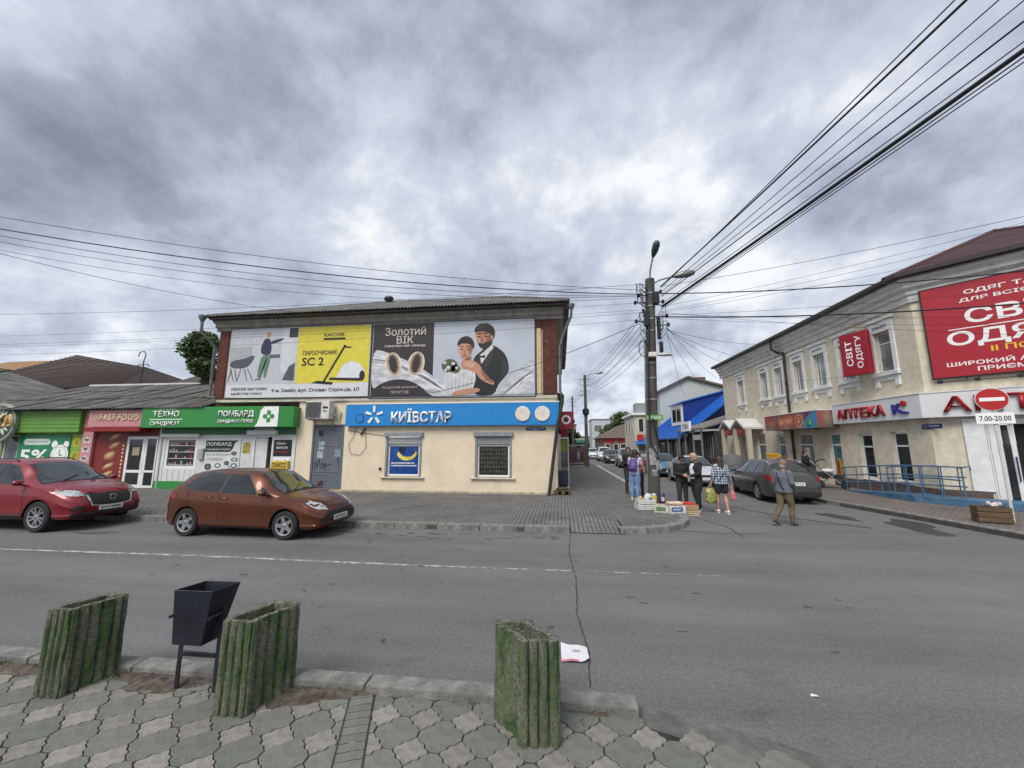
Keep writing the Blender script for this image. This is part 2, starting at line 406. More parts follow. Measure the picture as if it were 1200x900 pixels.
crack([(2.7, 9.9), (3.5, 9.6), (4.6, 9.75)], 0.03, 0.03, 6)
crack([(3.55, 12.0), (4.0, 10.4), (3.9, 9.3)], 0.035, 0.03, 8)
# patches of tar and damp on the asphalt
M_wet = mat('damp_asphalt', (0.045, 0.044, 0.043), 0.35, 0, 0.35, 6, 0.3, 60)
M_patch = mat('tar_patch', (0.085, 0.083, 0.08), 0.85, 0, 0.3, 7, 0.4, 60)
def blob(cx, cy, rx, ry, seed, m, name, z=0.004, n=26, rot=0):
    rnd = random.Random(seed); ph = [rnd.uniform(0, 6.28) for _ in range(4)]; P = []
    for i in range(n):
        t = 2*pi*i/n; k = 1 + 0.22*sin(2*t+ph[0]) + 0.15*sin(3*t+ph[1]) + 0.1*sin(5*t+ph[2]) + rnd.uniform(-.06, .06)
        x, y = rx*k*cos(t), ry*k*sin(t); P.append((cx + x*cos(rot) - y*sin(rot), cy + x*sin(rot) + y*cos(rot)))
    return sheet(name, [P], z, m, road)
blob(8.55, 11.0, 0.42, 0.95, 2, M_wet, 'damp_patch', rot=R(-8))
blob(7.6, 12.2, 0.22, 0.7, 4, M_wet, 'damp_patch', rot=R(12))
for i, (x, y, a, b2) in enumerate([(-10.5, 8.0, .5, .12), (-13.5, 7.3, .6, .12)] + [(random.Random(i).uniform(-6.5, .1), 8.98-abs(random.Random(i+50).gauss(0, .28)), random.Random(i+9).uniform(.04, .16), random.Random(i+7).uniform(.02, .05)) for i in range(34)] + [(random.Random(i).uniform(-9, 4.5), random.Random(i+150).uniform(4.2, 8.4), random.Random(i+9).uniform(.02, .06), random.Random(i+7).uniform(.01, .025)) for i in range(60, 100)]):
    blob(x, y, a, b2, 20+i, M_patch, 'tar_patch')

# ---------------------------------------------------------------- pavement in front of the shops and round the corner
ZP = 0.12
arcp = [(1.3 + 1.8*cos(R(a)), 11.35 + 1.8*sin(R(a))) for a in range(-90, 1, 9)]
poly = [(-60, 9.5), (0.18, 9.5), (0.18, 10.7), (1.4, 10.7), (1.4, 9.56)] + arcp[1:] + [(3.1, 150), (-0.05, 150), (-0.05, 15.2), (-60, 15.2)]
mb = MB(); tri = tessellate_polygon([[Vector((x, y, 0)) for x, y in poly]])
mb.add([(x, y, ZP) for x, y in poly], [tuple(t) for t in tri])
mb.add([(0.18, 9.3, 0.015), (1.4, 9.3, 0.015), (1.4, 10.7, ZP), (0.18, 10.7, ZP)], [(0, 1, 2, 3)])
mb.add([(0.18, 9.3, 0.015), (0.18, 10.7, ZP), (0.18, 9.5, ZP), (0.18, 9.3, ZP)], [(0, 1, 2, 3)])
mb.add([(1.4, 9.3, 0.015), (1.4, 10.7, ZP), (1.4, 9.5, ZP), (1.4, 9.3, ZP)], [(0, 1, 2, 3)])
pav = mb.build('pavement', M_pave); tag(pav, kind='structure')
M_kerb = mat('kerb_concrete', (0.21, 0.205, 0.19), 0.92, 0, 0.3, 6, 0.7, 50, col2=(0.10, 0.10, 0.09), thr=(0.52, 0.72), sc2=4)
M_kerbw = mat('whitewashed_kerb', (0.52, 0.52, 0.50), 0.9, 0, 0.25, 5, 0.5, 40, col2=(0.2, 0.2, 0.19), thr=(0.5, 0.66), sc2=3)
def kerb_line(name, segs, top, width, stone, m, inset='left', low=-0.05, rnd=random.Random(2)):
    """stones laid along a polyline; each is a child of the kerb bed"""
    bed = MB(); items = []
    for (a, b, mm) in segs:
        a, b = Vector((*a, 0)), Vector((*b, 0)); L = (b-a).length; n = max(1, round(L/stone)); d = (b-a)/L; s = Vector((-d.y, d.x, 0))
        q = [a, b, b + s*width, a + s*width]
        bed.prism_z([(p.x, p.y) for p in q], low, top-0.03)
        for k in range(n):
            items.append((a + d*(L*k/n) + s*(width/2), atan2(d.y, d.x), L/n, mm))
    bo = bed.build(name, mat('kerb_mortar', (0.07, 0.068, 0.06), 0.95, 0, 0.3), None); tag(bo, kind='structure')
    for p, ang, ln, mm in items:
        sb = MB(); g = 0.006; w2 = width/2 + 0.004; h = 0.0
        sb.box(g, ln-g, -w2, w2, low+0.01, top + rnd.uniform(-.006, .006))
        so = sb.build('kerb_stone', mm or m, bo, bev=0.014, seg=2); so.location = (p.x, p.y, 0); so.rotation_euler = (0, 0, ang + rnd.uniform(-.006, .006))
    return bo
ks = [((-30, 9.3), (0.18, 9.3), None)]
kerb_line('kerb', ks, ZP+0.01, 0.2, 1.05, M_kerb)
ao = [(1.3 + 2.02*cos(R(a)), 11.35 + 2.02*sin(R(a))) for a in (-90, -72, -54, -36, -18, 0)]
seg2 = [(ao[i], ao[i+1], None) for i in range(5)] + [((3.32, 11.35), (3.32, 17.0), None), ((3.32, 17.0), (3.3, 36), M_kerbw), ((3.3, 36), (3.25, 80), None)]
kerb_line('kerb', seg2, ZP+0.012, 0.2, 1.0, M_kerb)
kerb_line('kerb', [((9.86, 6.0), (9.62, 9.8), None), ((9.62, 9.8), (9.35, 11.8), None), ((9.35, 11.8), (8.85, 14.7), None), ((8.85, 14.7), (8.8, 80), None)][::-1], 0.14, -0.22, 1.3, M_kerb)
pr = [(9.95, 3), (9.98, 6.0), (9.78, 9.85), (9.5, 11.85), (9.02, 14.75), (8.97, 150), (16, 150), (16, 31), (40, 31), (40, 3)]
mb = MB(); mb.add([(x, y, 0.13) for x, y in pr], [tuple(t) for t in tessellate_polygon([[Vector((x, y, 0)) for x, y in pr]])])
rp = mb.build('pavement', M_paver); tag(rp, kind='structure')

# ---------------------------------------------------------------- near pavement of shaped tiles
ZT = 0.08
nearpoly = [(-14, -6), (2.3, -6), (2.15, 2.38), (1.2, 2.86), (0.5, 3.12), (0.5, 3.3), (-14, 3.3)]
nb = MB(); nb.prism_z(nearpoly, -0.05, ZT-0.014)
near = nb.build('pavement', mat('joint_mortar', (0.03, 0.028, 0.023), 0.95, 0, 0.4, 12, 0.5, 50)); tag(near, kind='structure')
P = 0.305
def qf(theta, grow=0.0):
    c4 = cos(4*theta)
    r = 0.0945 + 0.0105*c4 + 0.0085*cos(8*theta)
    return r + grow
quat = [(qf(2*pi*i/48)*cos(2*pi*i/48), qf(2*pi*i/48)*sin(2*pi*i/48)) for i in range(48)]
octo = []
g = 0.0095
for ci, (cx, cy, a0) in enumerate([(P/2, P/2, 270), (-P/2, P/2, 0), (-P/2, -P/2, 90), (P/2, -P/2, 180)]):
    for k in range(0, 13):
        th = R(a0 - k*90/12); rr = qf(th, g)
        x, y = cx + rr*cos(th), cy + rr*sin(th)
        lim = P/2 - g/2
        octo.append((max(-lim, min(lim, x)), max(-lim, min(lim, y))))
octo = octo[::1]
M_tileg = [mat('green_grey_tile_%d' % i, c, 0.85, 0, 0.20, 9, 0.35, 90, col2=(0.085, 0.09, 0.08), thr=(0.54, 0.8), sc2=7) for i, c in enumerate([(0.150, 0.155, 0.135), (0.165, 0.168, 0.145), (0.135, 0.142, 0.122), (0.155, 0.155, 0.138)])]
M_tilep = [mat('pinkish_tile_%d' % i, c, 0.85, 0, 0.25, 12, 0.4, 80, col2=(0.12, 0.105, 0.09), thr=(0.55, 0.8), sc2=9) for i, c in enumerate([(0.265, 0.242, 0.212), (0.235, 0.217, 0.192), (0.205, 0.192, 0.172)])]
def tile_mesh(name, poly, m, h=0.03, ch=0.004):
    mb = MB(); n = len(poly); s = 0.965
    vs = [(x, y, -h) for x, y in poly] + [(x, y, -ch) for x, y in poly] + [(x*s, y*s, 0) for x, y in poly]
    fs = [(i, (i+1) % n, n+(i+1) % n, n+i) for i in range(n)] + [(n+i, n+(i+1) % n, 2*n+(i+1) % n, 2*n+i) for i in range(n)]
    mb.add(vs, fs); mb.add([vs[2*n+i] for i in range(n)], [tuple(range(n))]); return mb.mesh(name, m)
meO = [tile_mesh('paving_tile', octo, m) for m in M_tileg]; meQ = [tile_mesh('rosette_tile', quat, m) for m in M_tilep]
rq = random.Random(5)
def inside(x, y, poly):
    c = False; n = len(poly)
    for i in range(n):
        x1, y1 = poly[i]; x2, y2 = poly[(i+1) % n]
        if (y1 > y) != (y2 > y) and x < (x2-x1)*(y-y1)/(y2-y1)+x1: c = not c
    return c
keep = [(-14, -6), (2.2, -6), (2.1, 2.40), (1.25, 2.87), (0.62, 3.08), (0.45, 3.14), (-14, 3.14)]
nO = nQ = 0
for j in range(-6, 2):
    for i in range(-13, 11):
        x, y = -0.675 + i*P, 2.69 + j*P*0.955
        wob = lambda: rq.uniform(-.005, .003)
        for (px, py, me, kd) in ((x, y, meQ, 'rosette_tile'), (x+P/2, y+P*0.4775, meO, 'paving_tile')):
            if not inside(px, py, keep): continue
            # only what the lens sees
            v = cam.rotation_euler.to_matrix().inverted() @ (Vector((px, py, ZT)) - cam.location)
            if v.z > -0.3 or abs(v.x/v.z) > 1.5 or v.y/-v.z < -1.22: continue
            o = link(kd, rq.choice(me), near); o.location = (px, py, ZT + wob()); o.rotation_euler = (rq.uniform(-.018, .018), rq.uniform(-.018, .018), rq.uniform(-.02, .02)); o.scale = (1, 0.955, 1)
# slanting strip of small blocks across the tiles
a = Vector((-1.565, 3.2, 0)); b = Vector((-1.27, 2.42, 0)); d = (b-a).normalized(); ang = atan2(d.y, d.x)
for k in range(11):
    p = a + d*(0.04 + k*0.0765)
    sb = MB(); sb.box(-0.0345, 0.0345, -0.083, 0.083, -0.03, 0.0)
    so = sb.build('strip_block', M_tileg[k % 4], near, bev=0.004); so.location = (p.x, p.y, ZT + 0.007); so.rotation_euler = (0, 0, ang + rq.uniform(-.02, .02))
sb = MB(); sb.prism_z([(a.x-.09, a.y-.03), (b.x-.09, b.y-.03), (b.x+.09, b.y+.03), (a.x+.09, a.y+.03)], ZT-0.012, ZT+0.0035)
sb.build('strip_bed', M_dark, near)
kerb_line('kerb', [((-13, 3.215), (0.53, 3.18), None)], 0.145, 0.15, 1.06, M_kerb, rnd=random.Random(9))
# flush concrete strip where the kerb ends
fl = MB(); fl.prism_z([(0.46, 2.95), (1.15, 2.72), (2.05, 2.25), (2.2, 1.0), (3.0, 1.0), (2.75, 2.3), (2.0, 2.82), (1.3, 3.14), (0.55, 3.36)][::1], -0.04, 0.05)
tag(fl.build('concrete_edging', mat('rough_edging', (0.135, 0.13, 0.12), 0.95, 0, 0.35, 5, 0.7, 50, col2=(0.09, 0.088, 0.08), thr=(0.45, 0.65), sc2=3), None, bev=0.01), kind='structure')
# soil gathered along the kerb
ds = MB(); rnd = random.Random(12); top = []; bot = []; n = 90
for i in range(n+1):
    x = -5.2 + i*(5.55/n); top.append((x, 3.245)); q = 0.08 + 0.10*(0.5+0.5*sin(x*2.3+1)) + 0.06*sin(x*5.1) + rnd.uniform(-.02, .02)
    if x < -2.9: q += 0.10*max(0, 1-abs(x+3.2)/0.7)
    if -2.2 < x < -1.5: q += 0.08
    if x > -1.2: q *= 0.45
    bot.append((x, 3.235 - max(0.015, q)))
vs = []
for i in range(n+1):
    (x, y1), (_, y0) = top[i], bot[i]; ym = (y0+y1)/2
    vs += [(x, y0, ZT-0.004), (x, ym, ZT+0.012+rnd.uniform(0, .012)), (x, y1, ZT+0.016+rnd.uniform(0, .012))]
ds.add(vs, [(3*i, 3*i+3, 3*i+4, 3*i+1) for i in range(n)] + [(3*i+1, 3*i+4, 3*i+5, 3*i+2) for i in range(n)])
for i in range(260):
    x = rnd.uniform(-5, 0.2); y = 3.235 - abs(rnd.gauss(0, 0.09)); s = rnd.uniform(.003, .009)
    ds.add([(x-s, y-s, ZT), (x+s, y-s*.6, ZT), (x+s*.5, y+s, ZT), (x, y, ZT+s*1.6)], [(0,1,3),(1,2,3),(2,0,3)])
tag(ds.build('soil', M_dirt), 'loose brown soil and grit gathered along the near kerb', 'soil', kind='stuff')
# tufts of weeds at the kerb
wd = MB(); rnd = random.Random(4)
for cx, cy, nbl in [(-5.06, 3.2, 60), (-4.9, 3.17, 30), (-3.72, 3.16, 26), (-3.62, 3.2, 14), (-2.18, 3.2, 10)]:
    for k in range(nbl):
        x, y = cx + rnd.gauss(0, .05), cy + rnd.gauss(0, .03); a_ = rnd.uniform(0, 6.28); h = rnd.uniform(.03, .085); l = rnd.uniform(.02, .06); w_ = .004
        wd.add([(x-w_*sin(a_), y+w_*cos(a_), ZT), (x+w_*sin(a_), y-w_*cos(a_), ZT), (x+l*cos(a_), y+l*sin(a_), ZT+h)], [(0,1,2)])
tag(wd.build('weeds', mat('weed_green', (0.11, 0.17, 0.03), 0.7, 0, 0.4, 20), fix=False), 'small tufts of green weeds along the near kerb', 'weeds', kind='stuff')

# ---------------------------------------------------------------- concrete planters
M_moss = None
def moss():
    m, t, b = node_mat('mossy_concrete'); L = t.links.new
    co = t.nodes.new('ShaderNodeTexCoord').outputs['Object']
    mp = t.nodes.new('ShaderNodeMapping'); mp.inputs['Scale'].default_value = (1, 1, 0.42); L(co, mp.inputs[0])
    def noise(s, d, r, v):
        n = t.nodes.new('ShaderNodeTexNoise'); n.inputs['Scale'].default_value = s; n.inputs['Detail'].default_value = d; n.inputs['Roughness'].default_value = r; L(v, n.inputs['Vector']); return n.outputs['Fac']
    def ramp(f, st):
        r = t.nodes.new('ShaderNodeValToRGB'); L(f, r.inputs[0]); e = r.color_ramp.elements
        while len(e) < len(st): e.new(0.5)
        for i, (p, c) in enumerate(st): e[i].position = p; e[i].color = (*c, 1)
        return r.outputs[0]
    stone = ramp(noise(42, 5, 0.85, co), [(0.3, (0.04, 0.042, 0.03)), (0.5, (0.145, 0.15, 0.10)), (0.70, (0.33, 0.32, 0.24))])
    gr = ramp(noise(34, 6, 0.85, co), [(0.32, (0.010, 0.024, 0.008)), (0.50, (0.042, 0.088, 0.026)), (0.72, (0.14, 0.21, 0.07))])
    f = ramp(noise(5.5, 7, 0.65, mp.outputs[0]), [(0.40, (0, 0, 0)), (0.58, (1, 1, 1))])
    x = t.nodes.new('ShaderNodeMix'); x.data_type = 'RGBA'; L(f, x.inputs[0]); L(gr, x.inputs[7]); L(stone, x.inputs[6])
    L(x.outputs[2], b.inputs['Base Color']); b.inputs['Roughness'].default_value = 0.95
    bp = t.nodes.new('ShaderNodeBump'); bp.inputs['Strength'].default_value = 1.0; bp.inputs['Distance'].default_value = 0.012; L(noise(75, 6, 0.75, co), bp.inputs['Height']); L(bp.outputs[0], b.inputs['Normal'])
    return m
M_moss = moss()
M_agg = mat('aggregate_concrete', (0.20, 0.19, 0.15), 0.95, 0, 0.55, 60, 0.9, 90, col2=(0.06, 0.075, 0.04), thr=(0.45, 0.62), sc2=14)
def planter(label, loc, shift, rot, wid=0.27, dep=0.37, h=0.62, bend=0.0):
    """wavy hollow concrete planter: plan = band whose back half is pushed sideways; fluted outside"""
    t = thing('concrete_planter', label, 'planter', loc, rot, 'mossy concrete planters along the kerb')
    N1 = 28; out = []
    def off(v): return shift*(0.5-0.5*cos(pi*max(0, min(1, (v-0.12)/0.76))))
    # outline: front edge, right side, back edge, left side
    def flute(k, per): return 0.0095*(1 if (k % per) else -1.6)
    side = []
    nf, ns = 20, 28
    pts = []
    for k in range(nf): pts.append((-wid/2 + wid*k/nf, 0.0, 0, -1))
    for k in range(ns): pts.append((wid/2 + off(k/ns), dep*k/ns, 1, 0))
    for k in range(nf): pts.append((wid/2 - wid*k/nf + shift, dep, 0, 1))
    for k in range(ns): pts.append((-wid/2 + off(1-k/ns), dep*(1-k/ns), -1, 0))
    n = len(pts); cxm, cym = shift/2, dep/2
    def rnd_corner(x, y):          # soften the four corners
        return x, y
    o1, o2, i1 = [], [], []
    for k, (x, y, nx, ny) in enumerate(pts):
        f = -0.024 if k % 5 == 0 else (0.003 if k % 5 in (1, 4) else 0.009)
        if k in (0, nf, nf+ns, 2*nf+ns): f = -0.012
        fx, fy = (nx*f, ny*f)
        if k in (0, nf, nf+ns, 2*nf+ns):
            sx_ = 1 if k in (nf, nf+ns) else -1; sy_ = -1 if k in (0, nf) else 1
            fx, fy = -0.012*sx_, -0.012*sy_
        o1.append((x+fx, y+fy))
        tx, ty = x - nx*0.04, y - ny*0.04
        lo, hi = off(min(1, max(0, y/dep))) - wid/2 + 0.045, off(min(1, max(0, y/dep))) + wid/2 - 0.045
        i1.append((min(max(tx, lo), hi), min(max(ty, 0.045), dep-0.045)))
    rg = random.Random(int(abs(loc[0])*100))
    J = lambda a: rg.uniform(-a, a)
    rings = []
    LV = 9
    for q in range(LV):
        z = h*q/(LV-1); tp = 1.0 - 0.02*(q/(LV-1)); 
        rings.append([(cxm + (x-cxm)*tp + J(.004), cym + (y-cym)*tp + J(.004), z + (J(.003) if q == LV-1 else 0)) for x, y in o1])
    rings.append([(x*0.985+cxm*0.015, y*0.985+cym*0.015, h+0.004+J(.0015)) for x, y in o1])
    shell = MB(); vs = [p for r_ in rings for p in r_]; K = len(rings)
    shell.add(vs, [(q*n+k, q*n+(k+1) % n, (q+1)*n+(k+1) % n, (q+1)*n+k) for q in range(K-1) for k in range(n)])
    shell.add(rings[0], [tuple(range(n-1, -1, -1))])
    shell.build('shell', M_moss, t, smooth=35)
    rim = MB(); a_ = [(x*0.985+cxm*0.015, y*0.985+cym*0.015, h+0.004) for x, y in o1]; b_ = [(x, y, h+0.002+J(.002)) for x, y in i1]; c_ = [(x, y, h-0.45) for x, y in i1]
    rim.add(a_+b_+c_, [(k, (k+1) % n, n+(k+1) % n, n+k) for k in range(n)] + [(n+k, n+(k+1) % n, 2*n+(k+1) % n, 2*n+k) for k in range(n)])
    rim.build('rim', M_agg, t, fix=False)
    so = MB(); so.add([(x, y, h-0.38+J(.01)) for x, y in i1], [tuple(range(n))]); so.build('soil_fill', M_dirt, t, fix=False)
    return t
planter('mossy fluted concrete planter at the left edge, nearest the red car', (-3.95, 2.84, ZT), 0.09, R(2), wid=0.22, dep=0.36)
planter('mossy fluted concrete planter standing right next to the black litter bin', (-2.385, 2.82, ZT), 0.10, R(0), wid=0.255, dep=0.40)
planter('mossy fluted concrete planter standing alone beside the fallen leaflet', (-0.165, 2.80, ZT), -0.16, R(8), wid=0.265, dep=0.34)

# ---------------------------------------------------------------- litter bin
t = thing('litter_bin', 'black tapered metal litter bin on two legs between planters', 'litter bin', (-2.89, 3.06, ZT), 0)
mb = MB(); x0, x1 = -0.165, 0.165
tp = [(-0.165, -0.125), (0.165, -0.115), (0.205, 0.115), (-0.105, 0.105)]; bt = [(-0.15, -0.105), (0.10, -0.10), (0.12, 0.05), (-0.12, 0.05)]
zb, zt = 0.37, 0.775
outr = [(x, y, zb) for x, y in bt] + [(x, y, zt) for x, y in tp]
inn = [(x*0.95, y*0.93, zb+0.02) for x, y in bt] + [(x*0.955, y*0.94, zt) for x, y in tp]
mb.add(outr + inn, [(0,1,5,4),(1,2,6,5),(2,3,7,6),(3,0,4,7),(3,2,1,0),(4,5,13,12),(5,6,14,13),(6,7,15,14),(7,4,12,15),(8,12,13,9),(9,13,14,10),(10,14,15,11),(11,15,12,8),(8,9,10,11)])
M_bin = mat('bin_paint', (0.014, 0.016, 0.024), 0.42, 0, 0.35, 5, 0.08, 30, col2=(0.045, 0.047, 0.055), thr=(0.62, 0.78), sc2=10)
mb.build('bucket', M_bin, t, bev=0.003)
for s in (-0.17, 0.165): MB().box(s-0.018, s+0.018, -0.006, 0.006, -0.01, 0.62).build('leg', M_bin, t, bev=0.002)
MB().box(-0.151, 0.146, -0.012, 0.012, 0.245, 0.275).build('crossbar', M_bin, t, bev=0.002)
for s in (-0.17, 0.165): MB().lathe([(0.012, -0.13), (0.012, 0.0)], (s, 0.0, 0.58), 8, axis='y').build('pivot_bolt', M_bin, t)
# ---------------------------------------------------------------- leaflet and scraps
t = thing('leaflet', 'white paper leaflet with a pink stripe lying on the road', 'leaflet', (0.1, 4.12, 0.006), R(12))
mb = MB(); nx = 6
pv = []; rnd = random.Random(3)
for j in range(5):
    for i in range(nx+1):
        u, v = i/nx, j/4; pv.append((-0.155 + 0.25*u + 0.05*v, -0.13 + 0.27*v - 0.04*u, 0.004 + 0.045*max(0, u-0.55)**2*4*(1-v) + 0.03*(1-u)*v*v + 0.012*sin(4*u+5*v)**2))
mb.add(pv, [(j*(nx+1)+i, j*(nx+1)+i+1, (j+1)*(nx+1)+i+1, (j+1)*(nx+1)+i) for j in range(4) for i in range(nx)])
mb.build('sheet', mat('paper', (0.62, 0.62, 0.64), 0.6, 0, 0.04), t, smooth=True, fix=False)
mb = MB(); mb.add([(x, y, z+0.003) for x, y, z in pv[0:nx-1]] + [(x, y+0.03, z+0.004) for x, y, z in pv[0:nx-1]], [(i, i+1, nx-1+i+1, nx-1+i) for i in range(nx-2)])
mb.build('pink_stripe', mat('pink_print', (0.62, 0.16, 0.24), 0.6), t, fix=False)
mb = MB(); mb.add([(-0.02, 0.0, 0.03), (0.05, -0.008, 0.03), (0.052, 0.008, 0.032), (-0.018, 0.016, 0.032)], [(0,1,2,3)]); mb.build('printed_line', mat('grey_print', (0.3, 0.3, 0.33)), t, fix=False)
for i, (x, y) in enumerate([(1.98, 3.72)]):
    mb = MB(); mb.add([(x-.03, y-.01, .006), (x+.03, y-.015, .012), (x+.028, y+.012, .008), (x-.02, y+.014, .014)], [(0,1,2,3)])
    tag(mb.build('paper_scrap', MATS['paper'], fix=False), 'tiny white paper scrap lying on the bare asphalt at right', 'scrap')
# ================================================================ corner building (faces -Y, front at Y = 15)
M_cream = mat('cream_render', (0.71, 0.605, 0.45), 0.9, 0, 0.07, 1.4, 0.25, 45, col2=(0.60, 0.50, 0.36), thr=(0.5, 0.8), sc2=1.1)
M_brick = mat('peeling_brown_paint', (0.105, 0.030, 0.020), 0.85, 0, 0.35, 7, 0.5, 40, col2=(0.42, 0.36, 0.30), thr=(0.66, 0.70), sc2=3.2)
M_corn = mat('weathered_cornice', (0.36, 0.345, 0.31), 0.9, 0, 0.2, 3, 0.3, 30, col2=(0.20, 0.18, 0.15), thr=(0.5, 0.75), sc2=1.8, stretch=(1, 1, 0.5))
M_slate = mat('asbestos_slate', (0.175, 0.172, 0.162), 0.95, 0, 0.30, 2.5, 0.4, 40, col2=(0.075, 0.074, 0.066), thr=(0.46, 0.7), sc2=1.6)
M_slate2 = mat('old_dark_slate', (0.165, 0.158, 0.148), 0.95, 0, 0.35, 2.5, 0.4, 40, col2=(0.06, 0.058, 0.053), thr=(0.46, 0.70), sc2=1.2, stretch=(1, 0.35, 1))
M_ledge = mat('pale_ledge', (0.55, 0.50, 0.41), 0.9, 0, 0.15, 3, 0.2, 30)
M_doorg = mat('grey_door_paint', (0.115, 0.13, 0.155), 0.5, 0, 0.12, 3, 0.12, 20, col2=(0.17, 0.185, 0.20), thr=(0.6, 0.8))
YF = 15.0
bld = thing('corner_building', 'two-storey cream corner building carrying billboards under a grey slate roof', 'building', (0, YF, 0))
mb = MB()
ops = [(-10.12, -8.72, 0.12, 2.78), (-6.92, -5.44, 0.72, 2.30), (-3.28, -1.86, 0.72, 2.30)]
wall_open(mb, -10.80, -0.12, 0.0, 3.74, 0.0, ops, 0.16)
mb.add([(-0.12, 0, 0), (-0.12, 13, 0), (-0.12, 13, 7.0), (-0.12, 0, 7.0)], [(0,1,2,3)])
wall_open(mb, -14.75, -0.12, 3.74, 6.96, 0.02, [], 0.1)
mb.add([(-14.75, 0.02, 3.0), (-14.75, 13, 3.0), (-14.75, 13, 7.0), (-14.75, 0.02, 7.0)], [(3,2,1,0)])
mb.build('wall', M_cream, bld, fix=False)
# ledge, stained plinth and cornice
MB().box(-14.78, -0.09, -0.09, 0.0, 3.74, 3.86).build('ledge', M_ledge, bld, bev=0.01)
MB().box(-10.78, -0.10, -0.025, 0.0, 0.0, 0.20).build('plinth', mat('stained_plinth', (0.46, 0.38, 0.27), 0.9, 0, 0.2, 3, 0.3, 30, col2=(0.22, 0.19, 0.14), thr=(0.5, 0.7), sc2=2.5), bld, bev=0.008)
mb = MB(); pf = [(0.0, 6.90), (-0.10, 6.90), (-0.10, 7.02), (-0.20, 7.06), (-0.20, 7.18), (-0.36, 7.26), (-0.36, 7.40), (0.0, 7.40)]
mb.prism_x(pf, -14.98, 0.22); mb.prism_z([(-0.12, 0.0), (0.22, 0.0), (0.22, 13), (-0.12, 13)], 6.95, 7.40)
mb.build('cornice', M_corn, bld, bev=0.006)
for x0, x1 in ((-14.80, -14.34), (-0.62, -0.06)): MB().box(x0, x1, -0.09, 0.0, 3.87, 6.89).build('brick_pier', M_brick, bld, bev=0.01)
MB().box(-0.90, -0.62, -0.05, 0.0, 6.55, 6.89).build('brick_pier', M_brick, bld, bev=0.01)
for x0, x1 in ((-0.86, -0.68),): MB().box(x0, x1, -0.055, 0.0, 3.87, 6.545).build('pilaster', mat('cream_pilaster', (0.60, 0.48, 0.30), 0.85), bld, bev=0.01)
MB().box(-14.335, -14.24, -0.05, 0.0, 3.87, 6.89).build('pilaster', MATS['cream_pilaster'], bld, bev=0.01)
# corrugated slate roof: hipped, sheet by sheet
def corr_sheet(name, a, b, c, d, waves, amp, m, parent, thick=0.012, rows=3):
    """corrugated sheet over the quad a-b (eave) d-c (ridge); corrugations run from eave to ridge"""
    a, b, c, d = [Vector(p) for p in (a, b, c, d)]
    nrm = (b-a).cross(d-a).normalized()
    n = waves*6; mb = MB(); vs = []
    for j in range(rows+1):
        for i in range(n+1):
            u, v = i/n, j/rows; p = a.lerp(b, u).lerp(d.lerp(c, u), v) + nrm*(amp*cos(2*pi*waves*u)); vs.append(p)
    L = len(vs); vs += [p - nrm*thick for p in vs]
    f = [(j*(n+1)+i, j*(n+1)+i+1, (j+1)*(n+1)+i+1, (j+1)*(n+1)+i) for j in range(rows) for i in range(n)]
    f += [tuple(L+q for q in reversed(t_)) for t_ in f]
    f += [(i, L+i, L+i+1, i+1) for i in range(n)] + [(rows*(n+1)+i+1, L+rows*(n+1)+i+1, L+rows*(n+1)+i, rows*(n+1)+i) for i in range(n)]
    mb.add(vs, f); o = mb.build(name, m, parent, smooth=40, fix=False); return o
roof = MB(); ez, rz, ye, yr, xl, xr = 7.44, 9.75, -0.62, 4.6, -15.05, 0.42
rl, rrg = -9.6, -2.6
roof.add([(xl, ye, ez-.07), (xr, ye, ez-.07), (xr, 13.2, ez-.07), (xl, 13.2, ez-.07), (rl, yr, rz-.06), (rrg, yr, rz-.06), (rrg, 8.6, rz-.06), (rl, 8.6, rz-.06)],
         [(0,1,5,4), (1,2,6,5), (2,3,7,6), (3,0,4,7), (4,5,6,7), (3,2,1,0)])
rf = roof.build('roof', M_slate, bld)
nS = 14
def xr_at(x, s):      # upper edge of a sheet running straight up the slope until ridge or hip
    return x
for i in range(nS):
    x0, x1 = xl + (xr-xl)*i/nS + 0.006, xl + (xr-xl)*(i+1)/nS - 0.006
    def up(x):
        fl_ = min(1.0, (x-xl)/(rl-xl)); fr_ = min(1.0, (xr-x)/(xr-rrg)); f_ = max(0.0, min(fl_, fr_)); return (x, ye + (yr-ye)*f_, ez + (rz-ez)*f_)
    if up(x0)[2]-ez < 0.05 and up(x1)[2]-ez < 0.05: continue
    corr_sheet('slate_sheet', (x0, ye-0.05, ez-0.01), (x1, ye-0.05, ez-0.01), up(x1), up(x0), 8, 0.022, M_slate, rf)
for i in range(8):
    y0, y1 = ye + (13.2-ye)*i/8 + 0.006, ye + (13.2-ye)*(i+1)/8 - 0.006
    for sgn in (1, -1):
        def upx(y):
            f_ = max(0.0, min((y-ye)/(yr-ye), (13.2-y)/(13.2-8.6), 1.0))
            return ((xr + (rrg-xr)*f_) if sgn > 0 else (xl + (rl-xl)*f_), y, ez + (rz-ez)*f_)
        if sgn > 0: corr_sheet('slate_sheet', (xr+.04, y0, ez-.01), (xr+.04, y1, ez-.01), upx(y1), upx(y0), 8, 0.022, M_slate, rf)
        else: corr_sheet('slate_sheet', (xl-.04, y1, ez-.01), (xl-.04, y0, ez-.01), upx(y0), upx(y1), 8, 0.022, M_slate, rf)
mb = MB(); mb.tube([(rl, yr, rz), (rrg, yr, rz)], 0.07, 8); mb.tube([(xl, ye, ez+.02), (rl, yr, rz)], 0.06, 8); mb.tube([(xr, ye, ez+.02), (rrg, yr, rz)], 0.06, 8)
mb.build('ridge_cap', M_slate, rf)
MB().ball((-9.2, 4.4, rz+0.13), (0.28, 0.2, 0.16), 10, 6).build('roof_vent', M_black, rf, smooth=True)
